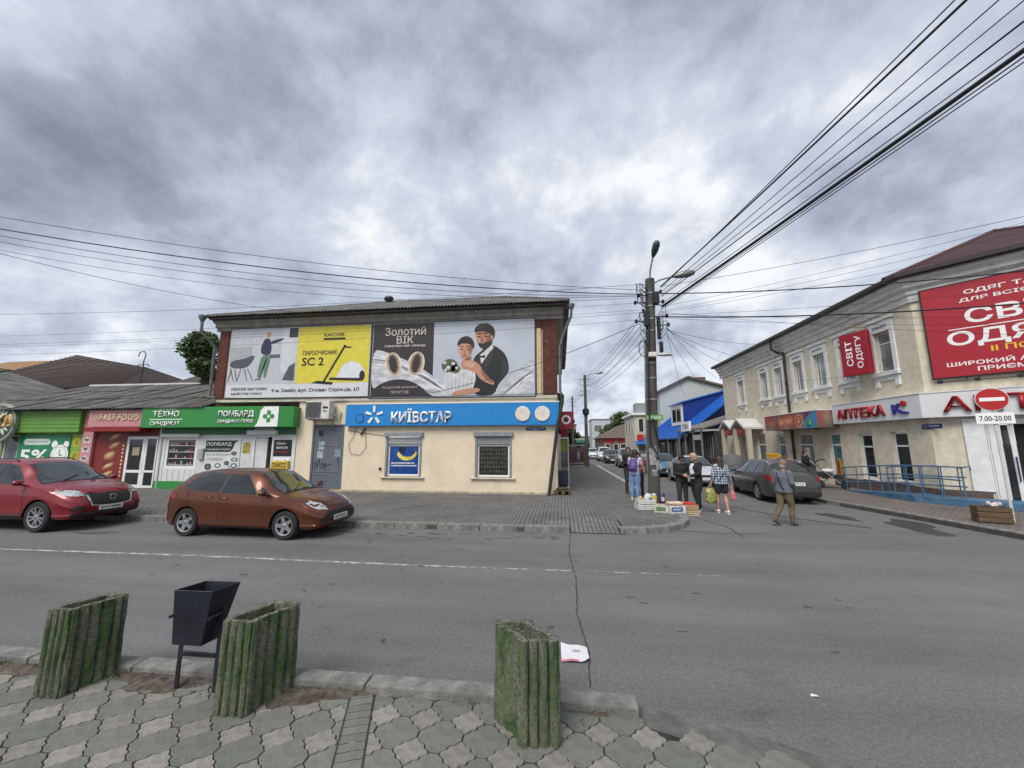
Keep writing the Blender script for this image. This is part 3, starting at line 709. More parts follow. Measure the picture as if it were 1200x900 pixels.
# dark soffit board under the eave
MB().box(xl+.1, xr-.1, -0.58, -0.36, 7.30, 7.36).build('soffit_board', mat('dark_timber', (0.06, 0.05, 0.042), 0.9, 0, 0.3), bld, bev=0.004)
# windows with roller shutters
def shop_window(x0, x1, z0, z1, poster):
    MB().box(x0-0.06, x1+0.06, -0.11, 0.01, z1-0.02, z1+0.15).build('shutter_box', M_galv, bld, bev=0.01)
    sh = MB()
    for k in range(4): sh.box(x0+0.04, x1-0.04, 0.005, 0.022, z1-0.045-0.07*(k+1)+0.005, z1-0.045-0.07*k)
    sh.build('roller_shutter', M_galv, bld, bev=0.003)
    for a_ in (x0-0.005, x1-0.075): MB().box(a_, a_+0.08, -0.03, 0.07, z0, z1-0.02).build('shutter_rail', M_galv, bld, bev=0.004)
    fo = window(bld, x0+0.075, x1-0.075, z0+0.02, z1-0.33, 0.07, M_white, poster, fw=0.07, d=0.05)
    MB().box(x0-0.16, x1+0.14, -0.10, 0.06, z0-0.055, z0-0.005).build('sill', M_ledge, bld, bev=0.008)
    return fo
M_blueposter = mat('blue_poster', (0.012, 0.060, 0.26), 0.25, 0, 0.35, 3)
f1 = shop_window(-6.92, -5.44, 0.72, 2.30, M_blueposter)
f2 = shop_window(-3.28, -1.86, 0.72, 2.30, mat('shop_glass', (0.028, 0.027, 0.022), 0.06, 0, 0.4, 3, spec=0.7))
# poster inside first window: yellow crescent, white print
mb = MB(); cx, cz = -6.08, 1.58
o_ = arc(cx, cz+0.10, 0.42, 0.34, 16, 195, 350); i_ = arc(cx+.02, cz+0.20, 0.36, 0.30, 16, 350, 195)
for k in range(15): mb.flat([o_[k], o_[k+1], i_[14-k], i_[15-k]], 0.088)
mb.build('yellow_crescent', mat('poster_yellow', (0.72, 0.60, 0.08), 0.4, 0, 0.25, 5), f1, fix=False)
mb = MB()
for k, (a_, b_) in enumerate([(-6.72, -5.75), (-6.72, -5.66)]): mb.flat([(a_, 1.22-k*.10), (b_, 1.22-k*.10), (b_, 1.265-k*.10), (a_, 1.265-k*.10)], 0.088)
mb.build('poster_text_line', mat('poster_white', (0.7, 0.72, 0.78), 0.4, 0, 0.5, 30), f1, fix=False)
mb = MB(); mb.flat(arc(-6.28, 1.78, 0.15, 0.14, 14), 0.089); mb.build('poster_motif', mat('poster_dark', (0.012, 0.015, 0.03), 0.4), f1, fix=False)
# phone stand rows behind second window
mb = MB(); rnd = random.Random(8)
for r_ in range(6):
    z = 0.92 + r_*0.165; mb.box(-3.10, -2.04, 0.083, 0.088, z, z+0.012, 0)
    for k in range(9):
        x = -3.05 + k*0.113 + rnd.uniform(-.01, .01)
        if rnd.random() < .85: mb.box(x, x+0.06, 0.081, 0.088, z+0.02, z+0.02+rnd.uniform(.06, .10), 1)
mb.build('display_shelf', [mat('shelf_grey', (0.13, 0.12, 0.10), 0.6), mat('phone_dark', (0.07, 0.07, 0.062), 0.35, 0, 0.4, 12)], f2)
# steel door with stickers and graffiti
dr = MB(); dr.box(-10.12, -8.72, 0.055, 0.09, 0.12, 2.78)
for a_, b_, c_, d_ in ((-10.12, -10.05, 0.12, 2.78), (-8.79, -8.72, 0.12, 2.78), (-10.05, -8.79, 2.71, 2.78)): dr.box(a_, b_, 0.02, 0.054, c_, d_)
dr.box(-9.96, -8.9, 0.04, 0.054, 0.85, 0.885); dr.box(-9.96, -8.9, 0.04, 0.054, 1.9, 1.93)
dro = dr.build('door', M_doorg, bld, bev=0.006)
mb = MB(); mb.tube([(-8.93, 0.05, 1.28), (-8.93, -0.02, 1.28), (-8.93, -0.02, 1.44), (-8.93, 0.05, 1.44)], 0.012, 6); mb.build('handle', M_black, dro)
for k, (x, z, w_, h_, cc) in enumerate([(-9.78, 2.42, .20, .24, '#2a2024'), (-9.72, 1.92, .26, .34, '#8fa3a8'), (-9.76, 1.56, .26, .28, '#a9adaa'), (-9.0, 1.62, .26, .3, '#7f8f9f'), (-9.62, 0.42, .16, .18, '#3c1c18')]):
    MB().flat([(x-w_/2, z-h_/2), (x+w_/2, z-h_/2), (x+w_/2, z+h_/2), (x-w_/2, z+h_/2)], 0.0515).build('sticker', mat('sticker_%d' % k, cc, 0.5, 0, 0.35, 14), dro, fix=False)
mb = MB()
for st in ([(-9.95, .95), (-9.93, 1.3), (-9.85, 1.05)], [(-9.85, 1.05), (-9.78, 1.38), (-9.70, 1.02)], [(-9.68, 1.18), (-9.56, 1.22), (-9.55, 1.05), (-9.66, 1.02)], [(-9.5, 1.0), (-9.47, 1.25)], [(-9.62, 1.12), (-9.25, 1.17)], [(-9.9, .5), (-9.4, .5), (-9.4, .74), (-9.9, .74), (-9.9, .5)]):
    mb.tube([(x, 0.052, z) for x, z in st], 0.013 if st[0][1] > .6 else 0.006, 4)
mb.build('graffiti', M_black, dro)
# house number plate, cables and drainpipes
mb = MB().box(-1.30, -0.55, -0.02, 0.0, 2.50, 2.64).build('street_plate', mat('plate_blue', '#1c2f66', 0.4), bld, bev=0.004)
text('ПРОСПЕКТ МИРУ', mb, M_white, -0.93, 2.585, width=0.66, y=-0.0205, ext=0.0); text('вулиця', mb, M_white, -0.93, 2.533, width=0.2, y=-0.0205, ext=0.0)
M_pipe = mat('grey_drainpipe', (0.16, 0.165, 0.17), 0.6, 0.2, 0.3, 5, col2=(0.10, 0.075, 0.06), thr=(0.55, 0.75))
mb = MB(); mb.lathe([(0.07, 0), (0.15, 0.16), (0.15, 0.26)], (-15.22, -0.62, 7.22), 10); mb.tube([(-15.22, -0.62, 7.25), (-15.22, -0.6, 6.75), (-15.05, -0.35, 6.45), (-14.92, -0.16, 6.2), (-14.9, -0.15, 3.9)], 0.06, 8); mb.tube([(-14.9, -0.15, 4.05), (-14.9, -0.22, 3.95), (-14.5, -0.3, 3.95), (-14.5, -0.3, 3.7)], 0.05, 8)
mb.build('drainpipe', M_pipe, bld, smooth=40)
mb = MB(); mb.lathe([(0.06, 0), (0.13, 0.14), (0.13, 0.22)], (0.52, -0.50, 7.10), 10); mb.tube([(0.52, -0.5, 7.12), (0.5, -0.48, 6.85), (0.2, -0.28, 6.2), (0.05, -0.14, 5.7), (0.03, -0.14, 4.0), (0.12, -0.2, 3.8)], 0.055, 8); mb.build('drainpipe', M_pipe, bld, smooth=40)
mb = MB(); mb.tube([(0.12, -0.2, 3.85), (0.10, -0.22, 3.55), (-0.10, -0.28, 2.6), (-0.42, -0.26, 0.3), (-0.46, -0.30, 0.14)], 0.065, 8); mb.build('drainpipe', mat('black_pipe', (0.022, 0.02, 0.02), 0.5, 0, 0.3), bld, smooth=40)
mb = MB(); mb.tube(sag((-8.6, -0.03, 2.55), (-6.95, -0.03, 2.33), 0.02, 6), 0.008, 5); mb.tube([(-8.2, -0.03, 2.66), (-8.3, -0.03, 2.3), (-8.5, -0.03, 2.0), (-8.4, -0.03, 1.6), (-8.0, -0.03, 1.55), (-7.75, -0.03, 1.85), (-7.8, -0.03, 2.45)], 0.008, 5); mb.tube([(-8.0, -0.06, 2.35), (-7.8, -0.06, 2.62)], 0.03, 6); mb.build('cable', M_cable, bld)
mb = MB(); mb.tube(sag((-8.7, -0.12, 3.88), (-0.2, -0.12, 3.92), 0.03, 12), 0.012, 5); mb.tube(sag((-14.3, -0.12, 3.95), (-8.7, -0.12, 3.88), 0.05, 12), 0.010, 5); mb.build('cable', M_cable, bld)
MB().ball((-7.12, -0.02, 1.02), 0.06, 8, 5).build('sensor', M_black, bld)

# ---------------------------------------------------------------- air conditioner on the wall
t = thing('air_conditioner', 'white outdoor air conditioner unit mounted above the grey steel door', 'air conditioner', (-9.62, YF, 2.98))
MB().box(-0.58, 0.46, -0.48, -0.12, 0, 0.72).build('casing', mat('aircon_case', (0.60, 0.59, 0.55), 0.5, 0, 0.15, 4), t, bev=0.02, seg=2)
gr = MB()
for k in range(20): z = 0.05 + k*0.0325; gr.box(-0.54, 0.10, -0.505, -0.481, z, z+0.014)
for k in range(6): x = -0.54 + k*0.125; gr.box(x, x+0.012, -0.502, -0.4815, 0.04, 0.69)
gr.build('grille', mat('aircon_grille', (0.14, 0.14, 0.14), 0.5), t)
MB().lathe([(0.29, -0.4875), (0.29, -0.4805)], (-0.22, 0, 0.36), 24, axis='y').build('fan_opening', mat('fan_dark', (0.10, 0.10, 0.105), 0.6), t)
mb = MB(); mb.box(0.18, 0.40, -0.484, -0.480, 0.42, 0.50); mb.box(0.2, 0.36, -0.484, -0.48, 0.3, 0.34); mb.build('label_plate', M_black, t)
for x in (-0.45, 0.34): mb = MB().box(x, x+0.04, -0.46, 0.0, -0.04, -0.002); mb.box(x, x+0.04, -0.03, 0.0, -0.3, -0.04); mb.build('bracket', M_galv, t)
MB().tube([(0.44, -0.2, 0.2), (0.56, -0.2, 0.15), (0.66, -0.1, -0.1), (0.72, -0.02, 0.3)], 0.025, 6).build('hose', M_galv, t)

# ---------------------------------------------------------------- blue shop sign
M_kblue = mat('sign_blue', (0.012, 0.215, 0.56), 0.35, 0, 0.06, 2)
M_lw = mat('letter_white', (0.80, 0.80, 0.79), 0.4, 0, 0.03)
t = thing('shop_sign', 'long blue fascia sign with white letters and two white discs', 'sign', (0, YF-0.22, 0))
MB().box(-8.60, -0.02, 0, 0.21, 2.70, 3.56).build('panel', M_kblue, t, bev=0.012)
MB().box(-8.62, 0.0, -0.01, 0.21, 3.565, 3.61).build('top_trim', M_white, t, bev=0.004)
text('КИЇВСТАР', t, M_lw, -5.42, 3.10, width=2.45, height=0.56, y=0.0, ext=0.05, bold=0.035)
mb = MB()
for k in range(5):
    a_ = R(90 + 72*k); c_, s_ = cos(a_), sin(a_); q = [(0.12, -0.04), (0.36, -0.055), (0.38, 0), (0.36, 0.055), (0.12, 0.04)]
    mb.prism_y([(-7.37 + u*c_ - v*s_, 3.13 + u*s_ + v*c_) for u, v in q], -0.04, 0.0)
mb.build('star_emblem', M_lw, t)
for x in (-1.40, -0.65): MB().lathe([(0.27, -0.05), (0.29, -0.035), (0.29, 0.0)], (x, 0, 3.13), 28, axis='y').build('disc', mat('disc_cream', (0.72, 0.66, 0.57), 0.5), t, smooth=30)
MB().lathe([(0.19, -0.012), (0.19, 0.0)], (-7.98, 0, 3.0), 24, axis='y').build('dark_ring', mat('ring_blue', (0.008, 0.05, 0.16), 0.5), t)
MB().lathe([(0.15, -0.016), (0.15, -0.0122)], (-7.98, 0, 3.0), 24, axis='y').build('ring_centre', M_kblue, t)

# ---------------------------------------------------------------- billboard with cleaning machine
def bb(label, x0, x1, z0, z1, m):
    t = thing('billboard', label, 'billboard', (0, YF-0.12, 0))
    MB().box(x0, x1, 0, 0.03, z0, z1).build('panel', m, t, bev=0.004)
    fr = MB(); e = 0.04
    fr.box(x0-e, x0, 0.01, 0.06, z0-e, z1+e); fr.box(x1, x1+e, 0.01, 0.06, z0-e, z1+e); fr.box(x0, x1, 0.01, 0.06, z0-e, z0); fr.box(x0, x1, 0.01, 0.06, z1, z1+e)
    fr.build('frame', mat('billboard_frame', (0.07, 0.065, 0.055), 0.7, 0, 0.3), t)
    return t
_pr = [0]
def pflat(t, name, poly, m, lay):
    return MB().flat(poly, -0.0025*lay).build(name, m, t, fix=False) if False else _tess(t, name, [poly], m, -0.0025*lay)
SOFT = ('groom', 'bride', 'silk', 'lapel', 'sleeve', 'dress', 'flowers', 'features', 'lips', 'nose', 'figure', 'chair', 'food')
def chaikin(p, it=2):
    for _ in range(it):
        q = []
        for i in range(len(p)):
            a_, b_ = p[i], p[(i+1) % len(p)]; q += [(a_[0]*.75+b_[0]*.25, a_[1]*.75+b_[1]*.25), (a_[0]*.25+b_[0]*.75, a_[1]*.25+b_[1]*.75)]
        p = q
    return p
def _tess(t, name, polys, m, y):
    mb = MB()
    if name.split('_')[0] in SOFT: polys = [chaikin(p) for p in polys]
    for p in polys:
        tri = tessellate_polygon([[Vector((x, z, 0)) for x, z in p]])
        fs = []
        for a_, b_, c_ in tri:
            ar = (p[b_][0]-p[a_][0])*(p[c_][1]-p[a_][1]) - (p[c_][0]-p[a_][0])*(p[b_][1]-p[a_][1])
            fs.append((a_, b_, c_) if ar > 0 else (a_, c_, b_))
        mb.add([(x, y, z) for x, z in p], fs)
    return mb.build(name, m, t, fix=False)
def rect(a_, b_, c_, d_): return [(a_, c_), (b_, c_), (b_, d_), (a_, d_)]
def pc(name, h, r_=0.5, v=0.08, s=3): return mat(name, h, r_, 0, v, s)
M_ban = mat('banner_white', (0.60, 0.61, 0.63), 0.5, 0, 0.05, 1.5)
t = bb('white and yellow billboard showing a steam cleaner on wheels', -14.22, -7.76, 3.92, 6.96, M_ban)
pflat(t, 'photo_area', rect(-14.20, -11.02, 4.50, 6.94), pc('room_grey', '#b9bbc0'), 1)
pflat(t, 'yellow_area', rect(-11.02, -7.78, 4.50, 6.94), pc('ad_yellow', '#d3c63e'), 1)
pflat(t, 'sofa_print', rect(-14.18, -13.15, 5.45, 6.15), pc('print_grey', '#a2a4a8'), 2)
pflat(t, 'window_print', rect(-11.75, -11.05, 5.0, 6.94), pc('print_pale', '#c6c8cc'), 2)
pflat(t, 'frame_print', rect(-11.45, -11.05, 6.5, 6.92), pc('print_dark', '#33353c'), 3)
pflat(t, 'frame_print', rect(-12.3, -11.8, 5.62, 5.78), pc('print_dark2', '#5a5d62'), 3)
chairm = pc('print_chair', '#4c4f55')
_tess(t, 'chair_print', [[(-14.15, 5.25), (-13.55, 5.18), (-13.2, 5.3), (-12.95, 5.72), (-13.1, 5.78), (-13.45, 5.62), (-14.1, 5.55)]] + [[(a_, 5.2), (a_+.05, 5.2), (b_+.04, 4.62), (b_, 4.62)] for a_, b_ in ((-14.05, -14.18), (-13.9, -13.75), (-13.6, -13.75), (-13.45, -13.25), (-13.3, -12.98), (-14.1, -13.9))], chairm, -0.0075)
_tess(t, 'figure_print', [[(-12.75, 6.05), (-12.62, 6.45), (-12.45, 6.52), (-12.28, 6.42), (-12.2, 5.75), (-12.68, 5.78)], [(-12.3, 6.38), (-11.7, 6.5), (-11.68, 6.42), (-12.28, 6.2)]], pc('print_navy', '#2c2d4c'), -0.0075)
_tess(t, 'figure_print', [[(-12.66, 5.76), (-12.22, 5.76), (-12.28, 5.3), (-12.38, 4.78), (-12.5, 4.75), (-12.5, 5.3), (-12.68, 4.75), (-12.8, 4.78), (-12.75, 5.3)]], pc('print_green', '#5a7a66'), -0.0078)
_tess(t, 'figure_print', [arc(-12.42, 6.66, 0.10, 0.13, 12)], pc('print_skin', '#b08b74'), -0.0078)
_tess(t, 'mop_print', [[(-12.9, 4.66), (-12.62, 4.7), (-12.4, 5.6), (-12.44, 5.62), (-12.68, 4.74), (-12.9, 4.71)], [(-11.62, 4.66), (-11.35, 5.25), (-11.08, 5.4), (-11.08, 4.62)]], chairm, -0.0078)
_tess(t, 'cleaner_print', [[(-10.3, 4.50), (-9.35, 4.42), (-9.3, 4.52), (-10.0, 4.60)], [(-9.78, 4.55), (-9.68, 4.55), (-8.82, 6.08), (-8.90, 6.12)], [(-8.92, 6.05), (-8.6, 6.02), (-8.6, 5.96), (-8.9, 5.98)], [(-9.5, 4.62), (-8.1, 4.56), (-8.1, 4.68), (-9.45, 4.72)]], pc('print_black', '#191a1d'), -0.008)
_tess(t, 'cleaner_print', [[(-9.2, 4.70), (-8.0, 4.62), (-7.92, 4.95), (-8.2, 5.3), (-8.55, 5.42), (-8.9, 5.25)]], pc('print_offwhite', '#d5d8dc'), -0.0075)
_tess(t, 'cleaner_print', [arc(-8.05, 4.78, 0.12, 0.22, 16)], MATS['print_black'], -0.0095)
pb = MATS['print_black']
text('KARCHER', t, pb, -9.38, 6.56, width=0.92, height=0.15, y=-0.008, ext=0, bold=0.03)
pflat(t, 'underline', rect(-9.86, -8.88, 6.34, 6.43), pb, 3)
text('ПАРООЧИСНИК', t, pb, -9.98, 5.80, width=1.55, height=0.20, y=-0.0085, ext=0, bold=0.02)
text('SC 2', t, pb, -10.28, 5.42, width=1.0, height=0.36, y=-0.008, ext=0, bold=0.03)
text('КЕРХЕР МАГАЗИН', t, pb, -13.1, 4.30, width=1.65, height=0.12, y=-0.008, ext=0, bold=0.02)
text('МАЙСТЕР ПЛЮС', t, pb, -13.2, 4.11, width=1.45, height=0.12, y=-0.008, ext=0, bold=0.02)
text('9 м. Ізмаїл, вул. Січових Стрільців, 3Л', t, pb, -10.1, 4.20, width=3.9, height=0.19, y=-0.008, ext=0, bold=0.02)
# ---------------------------------------------------------------- wedding billboard
M_bdark = pc('ad_brown_black', '#2a2426')
t = bb('billboard with a bride, a groom and two gold rings', -7.66, -0.93, 3.84, 6.94, pc('ad_sky', '#b4bbc6', 0.5, 0.1, 0.6))
_tess(t, 'dark_area', [[(-7.64, 3.86), (-5.04, 3.86), (-5.04, 6.92), (-7.64, 6.92)]], M_bdark, -0.0025)
M_silk = mat('ad_silk', (0.55, 0.56, 0.58), 0.5, 0, 0.35, 1.6, stretch=(1, 1, 3))
_tess(t, 'silk_print', [[(-7.64, 5.85), (-7.2, 5.8), (-6.6, 5.55), (-6.0, 5.3), (-5.4, 4.95), (-4.9, 4.6), (-4.4, 4.2), (-4.0, 3.86), (-5.1, 3.86), (-5.4, 4.2), (-6.0, 4.55), (-6.6, 4.6), (-7.2, 4.45), (-7.64, 4.1)],
                        [(-3.0, 3.86), (-2.3, 4.15), (-1.8, 4.7), (-1.3, 5.1), (-0.95, 5.35), (-0.95, 3.86)]], M_silk, -0.006)
M_gold = pc('ad_gold', '#a98a6c', 0.3, 0.4, 8); M_ringw = pc('ad_ring_pale', '#d8cdc2', 0.3, 0.3, 6)
for cx, rot in ((-6.72, 14), (-5.75, -10)):
    for (rx, rz_, mm, ly) in ((0.36, 0.50, M_ringw, 4), (0.26, 0.47, M_gold, 5), (0.17, 0.38, M_bdark, 6)):
        P_ = [(cx + x*cos(R(rot)) - z*sin(R(rot)), 5.22 + x*sin(R(rot)) + z*cos(R(rot))) for x, z in arc(0, 0, rx, rz_, 20)]
        pflat(t, 'ring_print', P_, mm, ly)
skin = pc('ad_skin', '#a9745c', 0.5, 0.12, 4); skin2 = pc('ad_skin2', '#b9866d', 0.5, 0.12, 4); hair = pc('ad_hair', '#1d1412'); suit = pc('ad_suit', '#17171c', 0.5, 0.2, 3); dress = pc('ad_dress', '#c9c8c9', 0.5, 0.15, 5)
_tess(t, 'groom_print', [[(-3.45, 3.86), (-3.42, 4.9), (-3.38, 5.4), (-3.12, 5.62), (-2.75, 5.9), (-2.52, 5.88), (-2.1, 5.55), (-1.95, 5.1), (-1.96, 4.75), (-2.4, 4.3), (-2.5, 3.86)]], suit, -0.0085)
_tess(t, 'groom_print', [[(-3.2, 5.45), (-2.95, 5.62), (-2.62, 5.95), (-2.55, 5.75), (-2.95, 5.3), (-3.05, 5.1)]], dress, -0.0105)
_tess(t, 'groom_print', [[(-3.32, 6.5), (-3.3, 6.25), (-3.2, 5.95), (-3.02, 5.76), (-2.85, 5.74), (-2.62, 5.92), (-2.58, 6.2), (-2.55, 6.5), (-3.0, 6.62)]], skin, -0.013)
_tess(t, 'groom_print', [[(-3.2, 6.0), (-3.18, 5.9), (-3.02, 5.74), (-2.85, 5.72), (-2.66, 5.9), (-2.62, 6.12), (-2.75, 6.05), (-3.0, 5.98)]], hair, -0.0155)
_tess(t, 'groom_print', [[(-3.36, 6.42), (-3.34, 6.62), (-3.15, 6.80), (-2.85, 6.82), (-2.58, 6.68), (-2.5, 6.4), (-2.56, 6.15), (-2.66, 6.2), (-2.72, 6.4), (-3.05, 6.5)]], hair, -0.0155)
_tess(t, 'groom_print', [[(-3.22, 5.52), (-3.05, 5.45), (-2.9, 5.52), (-2.9, 5.35), (-3.05, 5.42), (-3.2, 5.34)]], hair, -0.0155)
_tess(t, 'bride_print', [[(-3.72, 5.5), (-3.75, 5.3), (-3.45, 5.3), (-3.48, 5.6)], [(-3.85, 5.35), (-3.52, 5.32), (-3.2, 5.2), (-3.02, 4.95), (-2.95, 4.7), (-2.5, 4.4), (-2.55, 4.25), (-3.1, 4.5), (-3.3, 4.85), (-3.9, 4.95)], [(-4.25, 3.98), (-3.9, 4.12), (-3.1, 4.2), (-3.1, 4.0), (-3.9, 3.9), (-4.2, 3.87)]], skin2, -0.016)
_tess(t, 'bride_print', [[(-4.4, 3.88), (-4.62, 4.5), (-4.5, 4.85), (-4.0, 4.95), (-3.35, 4.92), (-3.25, 4.6), (-3.35, 4.2), (-3.5, 4.0)]], dress, -0.0145)
_tess(t, 'bride_print', [[(-4.02, 5.9), (-4.0, 5.65), (-3.88, 5.42), (-3.72, 5.36), (-3.5, 5.5), (-3.42, 5.75), (-3.4, 6.0), (-3.7, 6.12)]], skin2, -0.018)
_tess(t, 'bride_print', [[(-4.06, 5.88), (-4.03, 6.1), (-3.85, 6.28), (-3.6, 6.3), (-3.4, 6.15), (-3.34, 5.9), (-3.4, 5.75), (-3.48, 5.95), (-3.75, 6.0), (-3.95, 5.98)]], hair, -0.0205)
_tess(t, 'flowers_print', [arc(-4.35, 5.1, 0.34, 0.28, 11), arc(-4.1, 4.95, 0.2, 0.18, 9)], pc('ad_flowers', '#4f5a3c', 0.5, 0.8, 14), -0.0185)
_tess(t, 'flowers_print', [arc(-4.55, 5.22, 0.08, 0.07, 8), arc(-4.4, 5.02, 0.09, 0.08, 8), arc(-4.2, 5.18, 0.08, 0.07, 8), arc(-4.05, 5.0, 0.07, 0.06, 8), arc(-4.5, 4.92, 0.06, 0.06, 8)], dress, -0.021)
# modelling on the printed figures: shaded cheeks, lapels, folds of dress and silk
_tess(t, 'groom_shade', [[(-2.95, 5.76), (-2.66, 5.94), (-2.6, 6.2), (-2.72, 6.36), (-2.86, 6.2), (-2.9, 5.95)]], pc('ad_skin_shade', '#83543f', 0.5, 0.2, 5), -0.0142)
_tess(t, 'groom_shade', [[(-3.3, 6.4), (-3.24, 6.1), (-3.1, 5.95), (-3.12, 6.2), (-3.2, 6.42)]], pc('ad_skin_light', '#bd8a70', 0.5, 0.15, 5), -0.0143)
_tess(t, 'bride_shade', [[(-3.98, 5.85), (-3.96, 5.62), (-3.86, 5.46), (-3.84, 5.66), (-3.9, 5.86)], [(-3.8, 5.25), (-3.4, 5.22), (-3.25, 5.0), (-3.7, 5.02)]], pc('ad_skin_light2', '#cb9c85', 0.5, 0.15, 5), -0.0193)
_tess(t, 'groom_shade', [[(-3.3, 6.6), (-3.1, 6.76), (-2.8, 6.78), (-2.9, 6.66), (-3.15, 6.56)], ], pc('ad_hair_light', '#3a2a24', 0.5, .3, 9), -0.0164)
_tess(t, 'groom_ear', [arc(-2.64, 6.22, .05, .08, 10)], skin2, -0.0165)
_tess(t, 'lapel_print', [[(-2.95, 5.3), (-2.6, 5.78), (-2.5, 5.62), (-2.85, 4.9), (-2.98, 4.6)], [(-3.3, 5.42), (-3.12, 5.5), (-3.05, 5.1), (-3.15, 4.9)]], pc('ad_lapel', '#2b2b33', 0.5, 0.2, 3), -0.0112)
_tess(t, 'sleeve_print', [[(-2.15, 5.4), (-1.99, 5.1), (-2.0, 4.8), (-2.3, 4.45), (-2.25, 4.9)]], MATS['ad_lapel'], -0.0112)
_tess(t, 'bride_shade', [[(-3.5, 5.55), (-3.43, 5.78), (-3.45, 5.98), (-3.56, 5.9), (-3.58, 5.6)], [(-3.7, 5.34), (-3.45, 5.32), (-3.5, 5.46), (-3.66, 5.42)], [(-3.1, 5.05), (-2.98, 4.85), (-2.6, 4.45), (-2.56, 4.3), (-3.0, 4.62)]], pc('ad_skin_shade2', '#8f5f4b', 0.5, 0.2, 5), -0.0194)
for q_ in range(7): x_ = -4.45+q_*.17; _tess(t, 'dress_fold', [[(x_, 4.86-.01*q_), (x_+.035, 4.86), (x_+.10-.02*q_, 4.0), (x_+.04-.02*q_, 3.98)]], pc('ad_fold', '#b8b7bc', 0.5, 0.2, 5), -0.0158)
for q_ in range(5):
    o_ = .13*q_; _tess(t, 'silk_fold', [[(-7.6, 5.62-o_*1.6), (-7.0, 5.5-o_*1.3), (-6.2, 5.12-o_), (-5.4, 4.7-o_*.8), (-4.7, 4.22-o_*.5), (-4.55, 4.2-o_*.5), (-5.3, 4.78-o_*.8), (-6.2, 5.2-o_), (-7.0, 5.56-o_*1.3), (-7.6, 5.68-o_*1.6)]] if q_ < 3 else [[(-2.6+o_, 3.9), (-1.9+o_*.6, 4.4), (-1.2, 5.0-o_*.7), (-1.0, 5.1-o_*.7), (-1.0, 5.02-o_*.7), (-1.2, 4.92-o_*.7), (-1.85+o_*.6, 4.32), (-2.5+o_, 3.9)]], pc('ad_fold2' if q_ % 2 else 'ad_fold3', '#7d8088' if q_ % 2 else '#d9dadd', 0.5, 0.2, 3), -0.0068)
_tess(t, 'features_print', [[(-3.94, 5.74), (-3.86, 5.72), (-3.80, 5.75), (-3.86, 5.79)], [(-3.68, 5.75), (-3.61, 5.72), (-3.53, 5.75), (-3.60, 5.79)], [(-3.97, 5.84), (-3.8, 5.87), (-3.8, 5.89), (-3.95, 5.87)], [(-3.68, 5.87), (-3.52, 5.85), (-3.52, 5.88), (-3.68, 5.9)], [(-3.25, 6.26), (-3.16, 6.23), (-3.08, 6.26), (-3.16, 6.29)], [(-2.96, 6.26), (-2.88, 6.23), (-2.8, 6.27), (-2.88, 6.29)], [(-3.28, 6.36), (-3.06, 6.38), (-3.06, 6.42), (-3.26, 6.40)], [(-2.98, 6.38), (-2.78, 6.37), (-2.79, 6.41), (-2.98, 6.42)]], hair, -0.0215)
_tess(t, 'lips_print', [[(-3.84, 5.51), (-3.75, 5.48), (-3.64, 5.51), (-3.74, 5.54)]], pc('ad_lips', '#8c3d3a'), -0.0217)
_tess(t, 'nose_print', [[(-3.77, 5.74), (-3.70, 5.6), (-3.78, 5.58)], [(-3.06, 6.28), (-2.98, 6.06), (-3.10, 6.05)], [(-3.12, 5.98), (-3.0, 5.95), (-2.92, 5.98), (-3.0, 6.0)]], MATS['ad_skin_shade2'], -0.0212)
_tess(t, 'earring_print', [arc(-3.41, 5.6, .02, .05, 8)], dress, -0.0216)
gw = pc('ad_lettering', '#c3b9b0')
text('Золотий', t, gw, -6.26, 6.60, width=1.75, height=0.36, y=-0.006, ext=0, bold=0.008)
text('ВІК', t, gw, -6.26, 6.24, width=0.72, height=0.32, y=-0.006, ext=0, bold=0.008)
text('ювелірний завод', t, gw, -6.26, 5.98, width=1.75, height=0.13, y=-0.006, ext=0, bold=0.02)
text('ПОДАРУЙ ВСЕСВІТ', t, gw, -6.4, 4.26, width=1.5, height=0.11, y=-0.0085, ext=0)
text('ПОЧУТТІВ', t, gw, -6.4, 4.06, width=0.75, height=0.11, y=-0.0085, ext=0)
_tess(t, 'dark_area', [[(-7.64, 3.86), (-7.1, 4.38), (-6.6, 4.55), (-6.0, 4.5), (-5.4, 4.15), (-5.1, 3.86)]], M_bdark, -0.0075)

# ================================================================ pawn shop with green fascia
M_shopw = mat('white_cladding', (0.60, 0.61, 0.61), 0.5, 0, 0.10, 2, col2=(0.45, 0.45, 0.44), thr=(0.55, 0.8))
M_green = mat('fascia_green', (0.030, 0.235, 0.045), 0.4, 0, 0.08, 1.5)
M_greend = mat('dark_green_trim', (0.018, 0.13, 0.035), 0.5, 0, 0.15, 3)
shop = thing('pawn_shop', 'low white shop with green fascia and slate roof beside cream building', 'shop', (0, YF, 0))
mb = MB(); ops = [(-16.86, -15.34, 0.95, 2.28), (-12.72, -11.82, 0.14, 2.36)]
wall_open(mb, -17.22, -10.82, 0.12, 3.5, -0.02, ops, 0.14)
mb.add([(-17.22, -0.02, 0), (-17.22, 6, 0), (-17.22, 6, 3.5), (-17.22, -0.02, 3.5)], [(3,2,1,0)])
mb.build('wall', M_shopw, shop, fix=False)
for (a_, b_) in ((-17.22, -12.76), (-11.78, -10.83)): MB().box(a_, b_, -0.045, -0.02, 0.1, 0.44).build('skirting', M_green, shop, bev=0.004)
for (a_, b_) in ((-17.1, -12.76), (-11.78, -10.83)): MB().box(a_, b_, -0.06, -0.02, 2.38, 2.66).build('green_band', M_greend, shop, bev=0.004)
seam = MB()
